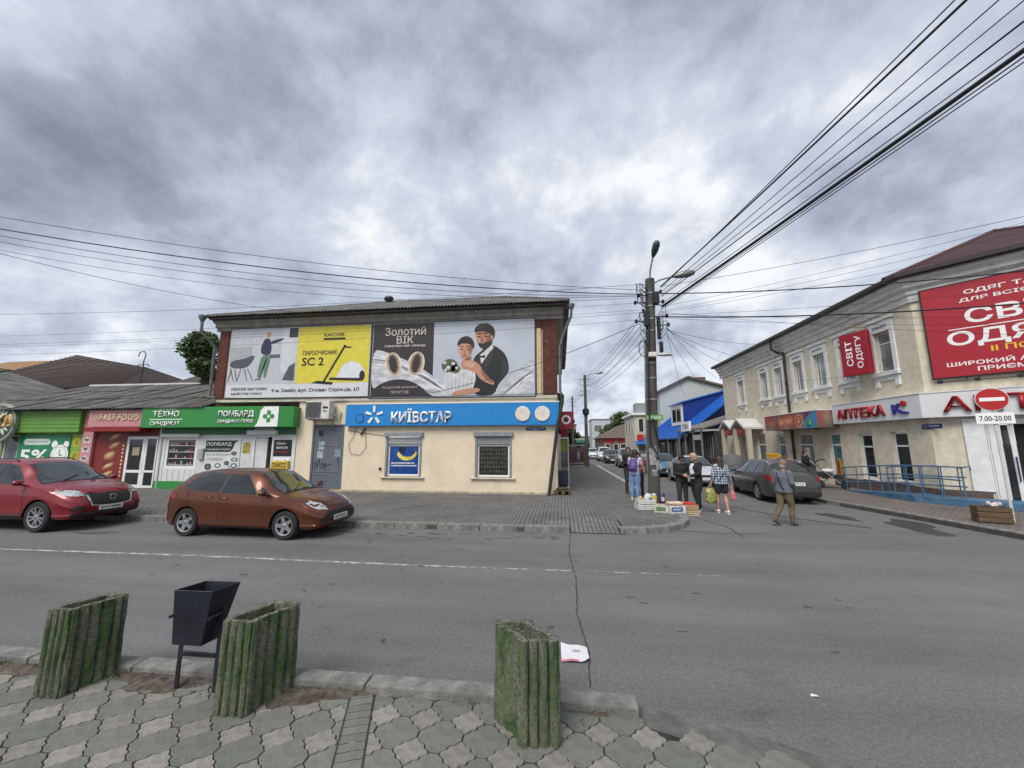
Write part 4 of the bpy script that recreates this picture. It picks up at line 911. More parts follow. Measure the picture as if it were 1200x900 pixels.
for k in range(22):
    x = -17.15 + k*0.27
    if -12.85 < x < -11.75: continue
    if -16.95 < x < -15.25: seam.box(x, x+0.012, -0.028, -0.02, 0.45, 0.9)
seam.box(-17.08, -17.02, -0.05, -0.02, 0.1, 2.38)
seam.build('cladding_joint', mat('joint_grey', (0.35, 0.35, 0.35), 0.6), shop)
MB().box(-17.05, -15.2, -0.16, -0.02, 2.28, 2.42).build('shutter_box', M_shopw, shop, bev=0.01)
wf = window(shop, -16.86, -15.34, 0.95, 2.28, 0.0, M_white, M_glass, fw=0.12, d=0.06)
rnd = random.Random(3); goods = MB()
for r_ in range(4):
    z = 1.12 + r_*0.27; goods.box(-16.7, -15.5, 0.022, 0.028, z-0.02, z, 0)
    for k in range(8):
        x = -16.68 + k*0.145; h = rnd.uniform(.06, .17)
        goods.box(x, x+0.1, 0.018, 0.028, z, z+h, rnd.choice([1, 1, 2, 3, 4]))
goods.build('display_goods', [M_white, mat('goods_dark', (0.03, 0.03, 0.035)), mat('goods_red', (0.28, 0.03, 0.03)), mat('goods_grey', (0.25, 0.25, 0.26)), mat('goods_pale', (0.3, 0.2, 0.17))], wf)
mb = MB().box(-15.18, -14.93, -0.13, -0.021, 1.35, 1.8); mb.build('meter_box', mat('meter_grey', (0.33, 0.34, 0.34), 0.5, 0, 0.15), shop, bev=0.01)
brd = MB().box(-14.92, -13.28, -0.05, -0.021, 0.85, 2.18).build('notice_board', M_shopw, shop, bev=0.004)
_tess(brd, 'dark_header', [[(-14.9, 1.66), (-13.75, 1.66), (-13.62, 1.8), (-13.56, 2.02), (-13.4, 2.14), (-14.9, 2.14)]], pc('board_green', '#16301f'), -0.0525)
text('ЛОМБАРД', brd, M_lw, -14.28, 1.98, width=1.15, height=0.17, y=-0.055, ext=0); text('СИНДИКАТ-ПЛЮС', brd, M_lw, -14.28, 1.76, width=1.1, height=0.08, y=-0.055, ext=0)
text('РОЗПРОДАЖ', brd, pc('board_grey', '#6b6d70'), -14.25, 1.54, width=1.1, height=0.12, y=-0.0525, ext=0, bold=.01); text('ТЕХНІКИ', brd, MATS['board_grey'], -14.42, 1.36, width=0.72, height=0.12, y=-0.0525, ext=0, bold=.01)
for k, (x, z, a_, b_) in enumerate([(-14.7, 1.05, .16, .14), (-14.25, 1.1, .14, .1), (-13.85, 1.2, .12, .09), (-13.5, 1.35, .16, .08), (-13.55, 1.6, .14, .09), (-13.5, 1.1, .15, .1)]):
    _tess(brd, 'tool_print', [arc(x, z, a_, b_, 12)], pc('print_tool%d' % (k % 3), ['#3c3f44', '#5b5048', '#46525e'][k % 3], 0.5, 0.4, 20), -0.0525)
    _tess(brd, 'tool_print', [arc(x, z, a_*.6, b_*.6, 12)], M_shopw if k % 2 else MATS['board_grey'], -0.055)
MB().box(-13.18, -12.86, -0.035, -0.021, 1.62, 2.05).build('yellow_notice', mat('notice_yellow', (0.42, 0.33, 0.06), 0.5, 0, 0.5, 12), shop)
# doorway: white jamb and dark opening
dd = MB(); dd.box(-12.72, -12.66, -0.03, 0.1, 0.14, 2.36); dd.box(-11.88, -11.82, -0.03, 0.1, 0.14, 2.36); dd.box(-12.66, -11.88, -0.03, 0.1, 2.28, 2.36)
do = dd.build('door_frame', M_white, shop, bev=0.005)
MB().box(-12.66, -12.12, 0.02, 0.06, 0.14, 2.28).build('door_leaf', M_shopw, do, bev=0.005)
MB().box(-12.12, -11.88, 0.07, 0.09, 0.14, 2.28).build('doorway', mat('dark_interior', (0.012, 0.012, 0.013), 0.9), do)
MB().box(-12.95, -11.6, -0.2, -0.02, 2.37, 2.55).build('door_shutter_box', M_shopw, shop, bev=0.01)
b2 = MB().box(-11.78, -10.98, -0.04, -0.021, 1.50, 2.16).build('dark_notice', pc('notice_black', '#1b191b'), shop, bev=0.003)
text('Обмін', b2, M_lw, -11.45, 2.02, width=0.42, height=0.11, y=-0.0425, ext=0); text('валюти', b2, M_lw, -11.4, 1.84, width=0.5, height=0.09, y=-0.0425, ext=0); text('КРЕДИТ', b2, pc('notice_red', '#a23a33'), -11.38, 1.66, width=0.62, height=0.1, y=-0.0425, ext=0)
b3 = MB().box(-11.74, -11.02, -0.04, -0.021, 0.75, 1.44).build('white_notice', M_lw, shop, bev=0.003)
for k, (x, z, s_) in enumerate([(-11.55, 1.3, '0'), (-11.2, 1.3, 'B'), (-11.55, 1.1, 'Б'), (-11.2, 1.1, 'А'), (-11.55, .9, 'К'), (-11.2, .9, 'Я')]): text(s_, b3, MATS['notice_red'], x, z, height=0.12, y=-0.0425, ext=0, bold=.02)
# green fascia box
fs = MB(); fs.box(-17.62, -11.28, -0.55, -0.02, 2.67, 3.52); fs.prism_z([(-11.275, -0.55), (-10.72, -0.42), (-10.72, -0.02), (-11.275, -0.02)], 2.67, 3.5)
fo = fs.build('fascia', M_green, shop, bev=0.01)
text('ТЕХНО', fo, M_lw, -16.42, 3.24, width=1.25, height=0.26, y=-0.56, ext=0.02, bold=.015); text('СИНДИКАТ', fo, M_lw, -16.42, 2.83, width=1.42, height=0.2, y=-0.56, ext=0.02, bold=.015)
_tess(fo, 'rule', [rect(-17.2, -15.64, 3.0, 3.03)], M_lw, -0.554); text('комісійний магазин', fo, M_lw, -16.42, 3.45, width=0.8, height=0.07, y=-0.553, ext=0)
text('ПОМБАРД', fo, M_lw, -13.17, 3.20, width=1.6, height=0.30, y=-0.56, ext=0.03, bold=.03); text('СИНДИКАТ-ПЛЮС', fo, M_lw, -13.17, 2.90, width=1.62, height=0.16, y=-0.56, ext=0.02, bold=.02)
_tess(fo, 'white_flag', [[(-12.32, 2.69), (-11.30, 2.69), (-11.30, 3.5), (-11.95, 3.5), (-12.1, 3.35), (-12.15, 3.0), (-12.22, 2.8)]], M_lw, -0.5535)
cr = []
for a_ in range(4): c_, s_ = cos(R(90*a_)), sin(R(90*a_)); cr += [(-11.72 + u*c_ - v*s_, 3.1 + u*s_ + v*c_) for u, v in [(0.07, -0.07), (0.17, -0.10), (0.25, -0.06), (0.25, 0.06), (0.17, 0.10), (0.07, 0.07)]]
_tess(fo, 'cross_emblem', [cr], M_green, -0.557); _tess(fo, 'cross_emblem', [arc(-11.72, 3.1, .06, .06, 10)], M_lw, -0.560)
# slate roof of the low range
def slate_roof(parent, x0, x1, y0, z0, y1, z1, n, m, rows=2, waves=7, name='slate_sheet'):
    for r_ in range(rows):
        for i in range(n):
            a_, b_ = x0 + (x1-x0)*i/n, x0 + (x1-x0)*(i+1)/n; s0, s1 = r_/rows, (r_+1)/rows + 0.02; lift = 0.028*r_ + random.uniform(-.012, .012)
            corr_sheet(name, (a_, y0+(y1-y0)*s0, z0+(z1-z0)*s0+lift), (b_+.03, y0+(y1-y0)*s0, z0+(z1-z0)*s0+lift), (b_+.03, y0+(y1-y0)*s1, z0+(z1-z0)*s1+lift-.02), (a_, y0+(y1-y0)*s1, z0+(z1-z0)*s1+lift-.02), waves, 0.026, m, parent, rows=2)
rb = MB(); rb.prism_x([(-0.5, 3.45), (4.6, 5.2), (9, 3.5)], -27.5, -14.8); ro = rb.build('roof', M_slate2, shop)
slate_roof(ro, -27.6, -14.75, -0.62, 3.52, 4.55, 5.33, 12, M_slate2, rows=3)
MB().tube([(-27.6, 4.6, 5.36), (-14.8, 4.6, 5.36)], 0.11, 8).build('ridge_cap', mat('pale_ridge', (0.42, 0.42, 0.41), 0.8, 0, 0.15), ro)

# ---------------------------------------------------------------- snack bar with pink front
M_pink = mat('pink_panel', (0.52, 0.235, 0.25), 0.5, 0, 0.1, 2); M_redp = mat('red_panel', (0.20, 0.022, 0.018), 0.5, 0, 0.2, 2); M_cream2 = pc('print_cream', '#d8c9a0')
sb_ = thing('snack_bar', 'narrow snack bar with pink sign and red menu panel between green shops', 'snack bar', (0, YF, 0))
mb = MB(); wall_open(mb, -20.95, -17.24, 0.12, 3.4, 0.0, [(-18.85, -17.28, 0.13, 2.32)], 0.15); mb.build('wall', M_redp, sb_, fix=False)
pcn = MB().box(-20.98, -20.42, -0.12, -0.003, 0.12, 3.46).build('pink_column', M_pink, sb_, bev=0.006)
for k, z in enumerate((2.15, 1.75, 1.35, 0.95)):
    _tess(pcn, 'food_print', [arc(-20.7, z, .2, .14, 12)], pc('food_pale', '#cfc3c2', 0.5, 0.5, 12), -0.1225); _tess(pcn, 'food_print', [arc(-20.7, z+.02, .13, .06, 10)], pc('food_grey', '#6d5a58', 0.5, 0.5, 12), -0.125)
sg = MB().box(-20.41, -17.66, -0.40, -0.003, 2.72, 3.46).build('sign_panel', M_pink, sb_, bev=0.008)
text('FAST FOOD', sg, M_cream2, -18.85, 3.12, width=1.95, height=0.30, y=-0.403, ext=0.02, bold=.02); text('@', sg, M_cream2, -20.05, 3.1, height=0.22, y=-0.403, ext=0.01)
MB().box(-20.43, -17.7, -0.5, -0.003, 2.52, 2.70).build('red_canopy', mat('canopy_red', (0.24, 0.012, 0.012), 0.5), sb_, bev=0.01)
for k, (x, z) in enumerate([(-19.45, 2.3), (-19.4, 1.95), (-19.6, 1.5), (-19.6, 1.05), (-19.6, .7)]):
    pf_ = [(x + u*cos(R(25)) - v*sin(R(25)), z + u*sin(R(25)) + v*cos(R(25))) for u, v in arc(0, 0, .30, .10 if k != 2 else .16, 14)]
    _tess(sb_, 'food_print', [pf_], pc('food_tan', '#a97f4a', 0.5, 0.4, 10), -0.0025); _tess(sb_, 'food_print', [[(x+(a_-x)*.6, z+.03+(b_-z)*.5) for a_, b_ in pf_]], pc('food_cream', '#c9b489', 0.5, 0.4, 14), -0.005)
for k in range(9): z = 0.6 + k*.16; MB().flat(rect(-19.0, -18.93, z, z+.08), -0.0025).build('menu_letter', M_cream2, sb_, fix=False)
w1 = window(sb_, -18.85, -17.93, 0.13, 2.32, 0.03, M_white, M_glass, bars_z=(0.82,), fw=0.13, d=0.06, name='door')
w2 = window(sb_, -17.92, -17.28, 0.13, 2.32, 0.03, M_white, M_glass, bars_z=(0.82,), fw=0.10, d=0.06, name='door')
MB().flat(rect(-18.55, -18.2, 1.5, 1.85), 0.055).build('paper_notice', mat('notice_tan', (0.35, 0.29, 0.19), 0.6), w1, fix=False)
MB().tube([(-18.0, 0.0, 1.0), (-18.0, -0.03, 1.0), (-18.0, -0.03, 1.25), (-18.0, 0.0, 1.25)], 0.012, 6).build('handle', M_galv, w1)
lat = MB()
for k in range(10): x = -18.85 + k*.16; lat.tube([(x, -0.02, 2.36), (x+.16, -0.02, 2.52)], 0.008, 4); lat.tube([(x+.16, -0.021, 2.36), (x, -0.021, 2.52)], 0.008, 4)
lat.build('lattice', mat('brown_lattice', (0.09, 0.05, 0.04), 0.7), sb_)

# ---------------------------------------------------------------- pharmacy with green corrugated fascia at the far left
M_lime = mat('lime_cladding', (0.095, 0.26, 0.035), 0.45, 0, 0.1, 2)
gs = thing('green_shop', 'shop at left edge with ribbed lime green fascia and round logo', 'shop', (0, YF, 0))
mb = MB(); wall_open(mb, -29.5, -20.99, 0.12, 3.4, 0.0, [(-25.3, -24.45, 0.9, 2.4), (-26.3, -25.4, 0.13, 2.4), (-28.6, -26.5, 0.9, 2.4)], 0.14); mb.build('wall', mat('green_wall', (0.16, 0.30, 0.06), 0.6, 0, 0.1), gs, fix=False)
pf = []
for k in range(6):
    z = 2.50 + k*0.17; pf += [(-0.30, z), (-0.30, z+.10), (-0.27, z+.125), (-0.27, z+.145)]
pf = [(-0.02, 2.50)] + pf + [(-0.30, 3.52), (-0.02, 3.52)]
fm = MB().prism_x(pf[::-1], -29.4, -20.98).build('fascia', M_lime, gs)
pale = MB()
for k in range(6): pale.box(-29.3, -21.0, -0.275, -0.271, 2.50+k*0.17+.126, 2.50+k*0.17+.144)
pale.build('pale_stripe', mat('pale_lime', (0.40, 0.52, 0.20), 0.5), fm)
ps = MB().box(-24.35, -21.62, -0.06, -0.003, 0.8, 2.38).build('poster', mat('poster_green', (0.012, 0.19, 0.075), 0.4, 0, 0.15, 2), gs, bev=0.004)
_tess(ps, 'pill_print', [[(-24.0, 1.95), (-22.75, 1.95), (-22.65, 2.08), (-22.75, 2.22), (-24.0, 2.22), (-24.1, 2.08)]], pc('poster_grey', '#c2cfc6'), -0.0625)
text('в ваше дозволля', ps, M_greend, -23.37, 2.085, width=1.05, height=0.09, y=-0.065, ext=0)
text('5%', ps, M_lw, -23.45, 1.45, width=1.45, height=0.6, y=-0.0625, ext=0, bold=.05)
for (x, z, r_, mm, ly) in ((-22.1, 1.5, .46, M_lw, -.0625), (-22.1, 1.5, .38, MATS['poster_grey'], -.065), (-22.1, 1.5, .33, M_lw, -.0675), (-22.42, 1.98, .16, M_lw, -.0625), (-21.82, 1.98, .14, M_lw, -.0625)): _tess(ps, 'clock_print', [arc(x, z, r_, r_, 24)], mm, ly)
_tess(ps, 'clock_print', [rect(-22.12, -22.08, 1.5, 1.75), rect(-22.1, -21.92, 1.48, 1.52)], M_greend, -.070)
yp = MB().box(-21.58, -21.05, -0.05, -0.003, 0.4, 2.44).build('yellow_panel', mat('yellow_lime', (0.20, 0.33, 0.035), 0.5), gs, bev=0.004)
for z in (2.05, 1.5): _tess(yp, 'coin_print', [arc(-21.31, z, .19, .19, 16)], pc('coin_yellow', '#c4a522'), -0.0525); _tess(yp, 'coin_print', [arc(-21.31, z, .12, .12, 16)], pc('coin_dark', '#7c8b22'), -0.055)
window(gs, -25.3, -24.45, 0.9, 2.4, 0.03, M_white, M_glassb, fw=0.08); window(gs, -26.3, -25.4, 0.13, 2.4, 0.03, M_white, M_glassb, fw=0.1, name='door'); window(gs, -28.6, -26.5, 0.9, 2.4, 0.03, M_white, M_glassb, bars_x=(-27.5,), fw=0.08)
# round logo with wheat and lettering
lg = MB(); lg.lathe([(0.85, -0.46), (0.88, -0.44), (0.88, -0.305)], (-25.0, 0, 2.93), 36, axis='y'); lo = lg.build('round_logo', pc('logo_grey', '#8f9488'), gs, smooth=30)
MB().lathe([(0.76, -0.475), (0.76, -0.4605)], (-25.0, 0, 2.93), 36, axis='y').build('logo_face', pc('logo_dark', '#3f4a38', 0.5, 0.4, 9), lo)
mb = MB()
for a_ in range(-70, 251, 20): c_, s_ = cos(R(a_)), sin(R(a_)); mb.prism_y([(-25.0 + u*c_ - v*s_, 2.93 + u*s_ + v*c_) for u, v in [(0.35, -.03), (0.52, -.07), (0.72, 0), (0.52, .07), (0.35, .03)]], -0.485, -0.4755)
mb.build('logo_leaf', pc('logo_leaf', '#c3c8b8'), lo)
text('АПТЕКА', lo, mat('amber_letter', (0.72, 0.44, 0.14), 0.4), -25.75, 3.02, width=3.3, height=0.5, y=-0.49, ext=0.06, bold=.04)  # letters in plain amber colour
text('АПТЕКА', lo, mat('letter_edge', (0.72, 0.66, 0.52), 0.4), -25.75, 3.02, width=3.36, height=0.56, y=-0.487, ext=0.02, bold=.07)
# ================================================================ right-hand building (street face X = 12.5, corner cut at 45 degrees)
M_sand = mat('sand_render', (0.66, 0.595, 0.465), 0.92, 0, 0.14, 3.5, 0.6, 30, col2=(0.53, 0.46, 0.34), thr=(0.5, 0.72), sc2=1.3)
M_trim = mat('white_stucco', (0.74, 0.74, 0.73), 0.8, 0, 0.10, 4, 0.15, 30, col2=(0.56, 0.55, 0.53), thr=(0.6, 0.8))
M_maroon = mat('maroon_metal_tile', (0.075, 0.018, 0.020), 0.5, 0, 0.25, 4)
M_eave = mat('dark_gutter', (0.022, 0.017, 0.016), 0.5, 0, 0.2)
RC = (12.5, 14.9, 0)
rb_ = thing('pharmacy_building', 'sand coloured two-storey building with white window surrounds and maroon roof', 'building', RC, R(-90))
def ch(o): o.rotation_euler = (0, 0, R(45)); return o
XL = -16.4
upw = [(-14.05, -12.85), (-10.95, -9.8), (-9.3, -8.15), (-7.45, -6.3), (-5.75, -4.55), (-3.95, -2.75), (-1.98, -0.82)]
upo = [(a_+0.19, b_-0.19, 4.72, 6.30) for a_, b_ in upw]
gw_ = [(-3.28, -2.58, 0.60, 2.40), (-1.66, -0.94, 0.60, 2.44)]
gd = [(-9.55, -8.75, 0.16, 2.5), (-7.55, -6.35, 0.16, 2.55), (-5.15, -4.4, 0.16, 2.5), (-11.9, -10.9, 0.16, 2.6), (-13.9, -12.9, 0.16, 2.6)]
mb = MB(); wall_open(mb, XL, 0.0, 0.0, 7.4, 0.0, upo + gw_ + gd, 0.20); mb.add([(XL, 0, 0), (XL, 10, 0), (XL, 10, 7.4), (XL, 0, 7.4)], [(3, 2, 1, 0)])
# other outer faces so the block is closed
mb.add([(4.243, 4.243, 0), (4.243, 25, 0), (4.243, 25, 7.4), (4.243, 4.243, 7.4)], [(0, 1, 2, 3)])
mb.build('wall', M_sand, rb_, fix=False)
mb = MB(); wall_open(mb, 0.0, 6.0, 0.0, 7.4, 0.0, [(1.18, 3.6, 0.25, 2.75)], 0.25); ch(mb.build('wall', M_sand, rb_, fix=False))
# cornice: several steps, then gutter
pf = [(0.0, 6.98), (-0.07, 6.98), (-0.07, 7.22), (-0.13, 7.25), (-0.13, 7.38), (-0.26, 7.48), (-0.26, 7.60), (-0.38, 7.70), (-0.38, 7.84), (0.0, 7.84)]
M_cornw = mat('cornice_grey_white', (0.60, 0.60, 0.575), 0.85, 0, 0.14, 2.5, 0.2, 30, col2=(0.33, 0.33, 0.31), thr=(0.55, 0.75))
def mitre(off): return off*math.tan(R(22.5))
def run(profile, x0, x1, m, name, at0=0, at1=0, rot=False):
    n = len(profile); mb = MB()
    vs = [(x0 + at0*y, y, z) for y, z in profile] + [(x1 + at1*y, y, z) for y, z in profile]
    mb.add(vs, [(i, n+i, n+(i+1) % n, (i+1) % n) for i in range(n)] + [tuple(range(n)), tuple(range(2*n-1, n-1, -1))])
    o = mb.build(name, m, rb_); return ch(o) if rot else o
tn = math.tan(R(22.5))
run(pf, XL-0.3, 0, M_cornw, 'cornice', 0, -tn); run(pf, 0, 6, M_cornw, 'cornice', tn, 0, True)
gp = [(0.0, 7.84), (-0.52, 7.80), (-0.60, 7.84), (-0.60, 7.97), (0.0, 7.99)]
run(gp, XL-0.5, 0, M_eave, 'gutter', 0, -tn); run(gp, 0, 6, M_eave, 'gutter', tn, 0, True)
# roof (in world terms peak at 17.7, 17.0)
def wl(p): return (14.9 - p[1], p[0] - 12.5, p[2])
E0, E1, E2 = (11.95, 31.8, 7.98), (11.95, 15.13, 7.98), (16.25, 10.83, 7.98)
E3, K1, K2, K3 = (32, 10.2, 7.98), (17.7, 17.0, 10.56), (17.7, 28, 10.56), (28, 17.0, 10.56)
mb = MB(); mb.add([wl(p) for p in (E0, E1, E2, E3, K1, K2, K3)], [(0, 1, 4, 5), (1, 2, 4), (2, 3, 6, 4)]); mb.add([wl(p) for p in (E0, K2, (24, 31.8, 7.98))], [(0, 1, 2)]); 
def tile_roof_mat(name, c1, rows=3.3, scale=5.5):
    m, t, b = node_mat(name); L = t.links.new; co = t.nodes.new('ShaderNodeTexCoord')
    wv = t.nodes.new('ShaderNodeTexWave'); wv.wave_type = 'BANDS'; wv.bands_direction = 'Z'; wv.wave_profile = 'SAW'; wv.inputs['Scale'].default_value = rows; wv.inputs['Distortion'].default_value = 0.4; L(co.outputs['Object'], wv.inputs['Vector'])
    n = t.nodes.new('ShaderNodeTexNoise'); n.inputs['Scale'].default_value = scale; n.inputs['Detail'].default_value = 7; L(co.outputs['Object'], n.inputs['Vector'])
    r = t.nodes.new('ShaderNodeValToRGB'); L(n.outputs['Fac'], r.inputs[0]); r.color_ramp.elements[0].position = .3; r.color_ramp.elements[0].color = (*[c*.55 for c in c1], 1); r.color_ramp.elements[1].position = .72; r.color_ramp.elements[1].color = (*[c*1.25 for c in c1], 1)
    L(r.outputs[0], b.inputs['Base Color']); b.inputs['Roughness'].default_value = .6
    bp = t.nodes.new('ShaderNodeBump'); bp.inputs['Strength'].default_value = .9; bp.inputs['Distance'].default_value = .06; L(wv.outputs['Fac'], bp.inputs['Height']); L(bp.outputs[0], b.inputs['Normal'])
    return m
M_mtile = tile_roof_mat('maroon_tiles', (0.045, 0.013, 0.015))
rr = mb.build('roof', M_mtile, rb_)
mb = MB(); mb.tube([wl(E1), wl(K1)], 0.09, 6); mb.tube([wl(E2), wl(K1)], 0.09, 6); mb.tube([wl(K1), wl(K3)], 0.1, 6); mb.build('ridge_cap', M_maroon, rr)
# upper windows with white surrounds
for i, (a_, b_) in enumerate(upw):
    s = MB()
    s.box(a_, a_+0.19, -0.05, 0.0, 4.72, 6.30); s.box(b_-0.19, b_, -0.05, 0.0, 4.72, 6.30); s.box(a_, b_, -0.055, 0.0, 6.30, 6.72)
    s.box(a_-0.08, b_+0.08, -0.12, 0.0, 6.73, 6.83); s.box(a_-0.05, b_+0.05, -0.13, 0.0, 4.58, 4.72)
    s.box(a_+0.02, b_-0.02, -0.05, 0.0, 4.40, 4.575); s.box(a_+0.02, a_+0.22, -0.06, 0.0, 4.16, 4.39); s.box(b_-0.22, b_-0.02, -0.06, 0.0, 4.16, 4.39)
    sr = s.build('window_surround', M_trim, rb_, bev=0.008)
    sc = MB()
    for k in range(5):
        x = a_+0.30 + k*(b_-a_-0.6)/4; sc.lathe([(0.055, -0.075), (0.03, -0.0555)], (x, 0, 6.50), 7, axis='y'); sc.box(x-.05, x+.05, -0.07, -0.0555, 6.50+.02*(k % 2), 6.53+.02*(k % 2))
    sc.build('frieze_ornament', mat('ornament_grey', (0.24, 0.24, 0.235), 0.8, 0, 0.3), sr)
    x0, x1, z0, z1 = upo[i]
    window(rb_, x0+0.01, x1-0.01, z0+0.01, z1-0.01, 0.10, M_white, M_glassb if i % 2 else mat('pale_reflecting_glass', (0.24, 0.26, 0.27), 0.07, 0, 0.4, 1.5, spec=.7), bars_x=((x0+x1)/2-0.18,) if i < 6 else (), bars_z=(z1-0.45,) if i == 6 else (), fw=0.055, d=0.05)  # pale pane colours imitate bright sky reflected in the glass
for i, (x0, x1, z0, z1) in enumerate(gw_):
    window(rb_, x0+0.01, x1-0.01, z0+0.01, z1-0.01, 0.08, M_white, M_glass, bars_z=(z1-0.52,), fw=0.07)
    MB().box(x0-0.03, x1+0.03, -0.06, 0.08, z0-0.05, z0-0.004).build('sill', M_trim, rb_, bev=0.005)
for i, (x0, x1, z0, z1) in enumerate(gd):
    f = window(rb_, x0+0.01, x1-0.01, z0, z1-0.01, 0.06, M_white, mat('teal_glass', (0.09, 0.19, 0.21), 0.15, 0, 0.5, 2) if i in (0, 2) else M_glassb, bars_z=(1.95,), fw=0.09, name='door')
    if i in (0, 2):
        _tess(f, 'yellow_print', [arc((x0+x1)/2, 0.95, .22, .42, 14)], pc('door_yellow', '#c7a13a', 0.5, 0.3, 6), 0.083); _tess(f, 'red_print', [arc((x0+x1)/2-.05, 0.95, .12, .34, 14, 60, 300)], pc('door_red', '#8e2a22'), 0.080)
    if i == 1: MB().flat(rect(x0+.35, x0+.75, 1.3, 1.8), 0.082).build('paper_notice', M_lw, f, fix=False)
MB().box(-5.0, 0.0, -0.05, 0.0, 0.0, 0.52).build('plinth', mat('brown_plinth', (0.115, 0.085, 0.07), 0.8, 0, 0.2, 4, .3, 30), rb_, bev=0.01)
ch(MB().box(0.0, 1.1, -0.05, 0.0, 0.0, 0.52).build('plinth', MATS['brown_plinth'], rb_, bev=0.01))
ch(MB().box(0.72, 1.17, -0.07, 0.0, 0.52, 2.8).build('pilaster', M_trim, rb_, bev=0.01))
# entrance on the cut corner
en = MB(); en.box(1.18, 1.46, -0.02, 0.22, 0.25, 2.75); en.box(1.46, 3.6, 0.02, 0.22, 2.6, 2.75); en.box(1.62, 1.72, 0.05, 0.22, 0.25, 2.6)
eo = ch(en.build('entrance_frame', M_white, rb_, bev=0.01))
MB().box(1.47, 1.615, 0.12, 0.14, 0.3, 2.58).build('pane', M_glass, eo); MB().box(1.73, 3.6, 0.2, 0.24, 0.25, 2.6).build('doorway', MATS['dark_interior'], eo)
MB().box(1.22, 1.235, -0.024, -0.02, 0.35, 2.7).build('joint', mat('joint_grey2', (.3, .3, .3)), eo)
MB().tube([(1.68, 0.04, .9), (1.68, -0.02, .9), (1.68, -0.02, 1.6), (1.68, 0.04, 1.6)], .018, 6).build('handle', mat('handle_blue', (.02, .03, .10), .4), eo)
# downpipe
mb = MB(); mb.tube([(-8.3, -0.5, 7.85), (-8.3, -0.48, 7.3), (-8.25, -0.12, 7.05), (-7.9, -0.11, 7.0), (-7.85, -0.11, 6.8), (-7.85, -0.11, 0.2)], 0.065, 8)
for z in (6.4, 5.2, 4.2, 1.6): mb.lathe([(0.085, z), (0.085, z+.1)], (-7.85, -0.11, 0), 8)
mb.build('drainpipe', mat('brown_black_pipe', (0.02, 0.014, 0.013), .45, 0, .2), rb_, smooth=40)
# zigzag canopy over the far doors
mb = MB(); zz = [(-15.0, 3.0), (-14.0, 3.62), (-13.0, 3.05), (-12.0, 3.62), (-11.0, 3.05)]
for (a_, b_) in zip(zz[:-1], zz[1:]):
    mb.add([(a_[0], -1.15, a_[1]), (b_[0], -1.15, b_[1]), (b_[0], 0.0, b_[1]), (a_[0], 0.0, a_[1]), (a_[0], -1.15, a_[1]-.14), (b_[0], -1.15, b_[1]-.14), (b_[0], 0.0, b_[1]-.14), (a_[0], 0.0, a_[1]-.14)], [(0,1,2,3), (7,6,5,4), (0,4,5,1), (1,5,6,2), (3,2,6,7), (0,3,7,4)])
mb.build('zigzag_canopy', mat('canopy_white', (0.56, 0.55, 0.53), .7, 0, .15), rb_)
for x in (-14.6, -12.7, -10.95): MB().box(x-.14, x+.14, -1.05, -0.77, 0.13, 3.0).build('canopy_post', mat('post_cream', (0.47, 0.42, 0.33), .8, 0, .12), rb_, bev=0.02)
for k, (a_, b_) in enumerate(((-14.4, -12.95), (-12.45, -11.1))):
    s = MB().box(a_, b_, -0.95, -0.88, 2.55, 3.05).build('red_sign', mat('old_red', (.30, .03, .028), .5, 0, .2), rb_, bev=.005)
    text('МАГАЗИН' if k else 'ВЗУТТЯ', s, pc('sign_peach', '#d69a7c'), (a_+b_)/2, 2.8, width=1.0, y=-0.953, ext=0)
# colourful fabric banner awning
aw = MB(); aw.box(-8.9, -4.32, -0.9, -0.01, 2.72, 3.50); ao_ = aw.build('banner_awning', mat('banner_brown', (0.21, 0.15, 0.12), .6, 0, .4, 1.5, col2=(.30, .06, .05), thr=(.45, .6), sc2=1.0), rb_, bev=.01)
_tess(ao_, 'blue_end', [[(-5.35, 2.73), (-4.33, 2.73), (-4.33, 3.49), (-5.25, 3.49)]], pc('banner_blue', '#3d84a8'), -0.9025)
_tess(ao_, 'maroon_print', [[(-5.3, 3.1), (-5.3, 3.49), (-4.7, 3.49)]], pc('banner_maroon', '#7c2340'), -0.905)
s = _tess(ao_, 'label_print', [[(-7.5, 2.86), (-6.25, 2.95), (-6.15, 3.38), (-7.45, 3.30)]], pc('banner_orange', '#b9694a'), -0.9025)
text('МАГАЗИН', ao_, pc('banner_peach', '#e0b08a'), -6.85, 3.12, width=1.05, height=.2, y=-0.905, ext=0, rot=.06, bold=.02)
_tess(ao_, 'disc_print', [arc(-5.72, 3.12, .30, .32, 20)], pc('banner_peach2', '#cf8a63'), -0.9025); _tess(ao_, 'disc_print', [arc(-5.72, 3.12, .22, .24, 20)], pc('banner_red', '#8e4234'), -0.905)
text('$', ao_, MATS['banner_peach'], -5.72, 3.12, height=.32, y=-0.9075, ext=0, bold=.02); text('Барви', ao_, MATS['banner_orange'], -8.25, 3.1, width=.85, height=.3, y=-0.9025, ext=0, bold=.02)
MB().box(-8.95, -4.3, -0.92, -0.01, 3.505, 3.55).build('awning_cap', M_trim, rb_)

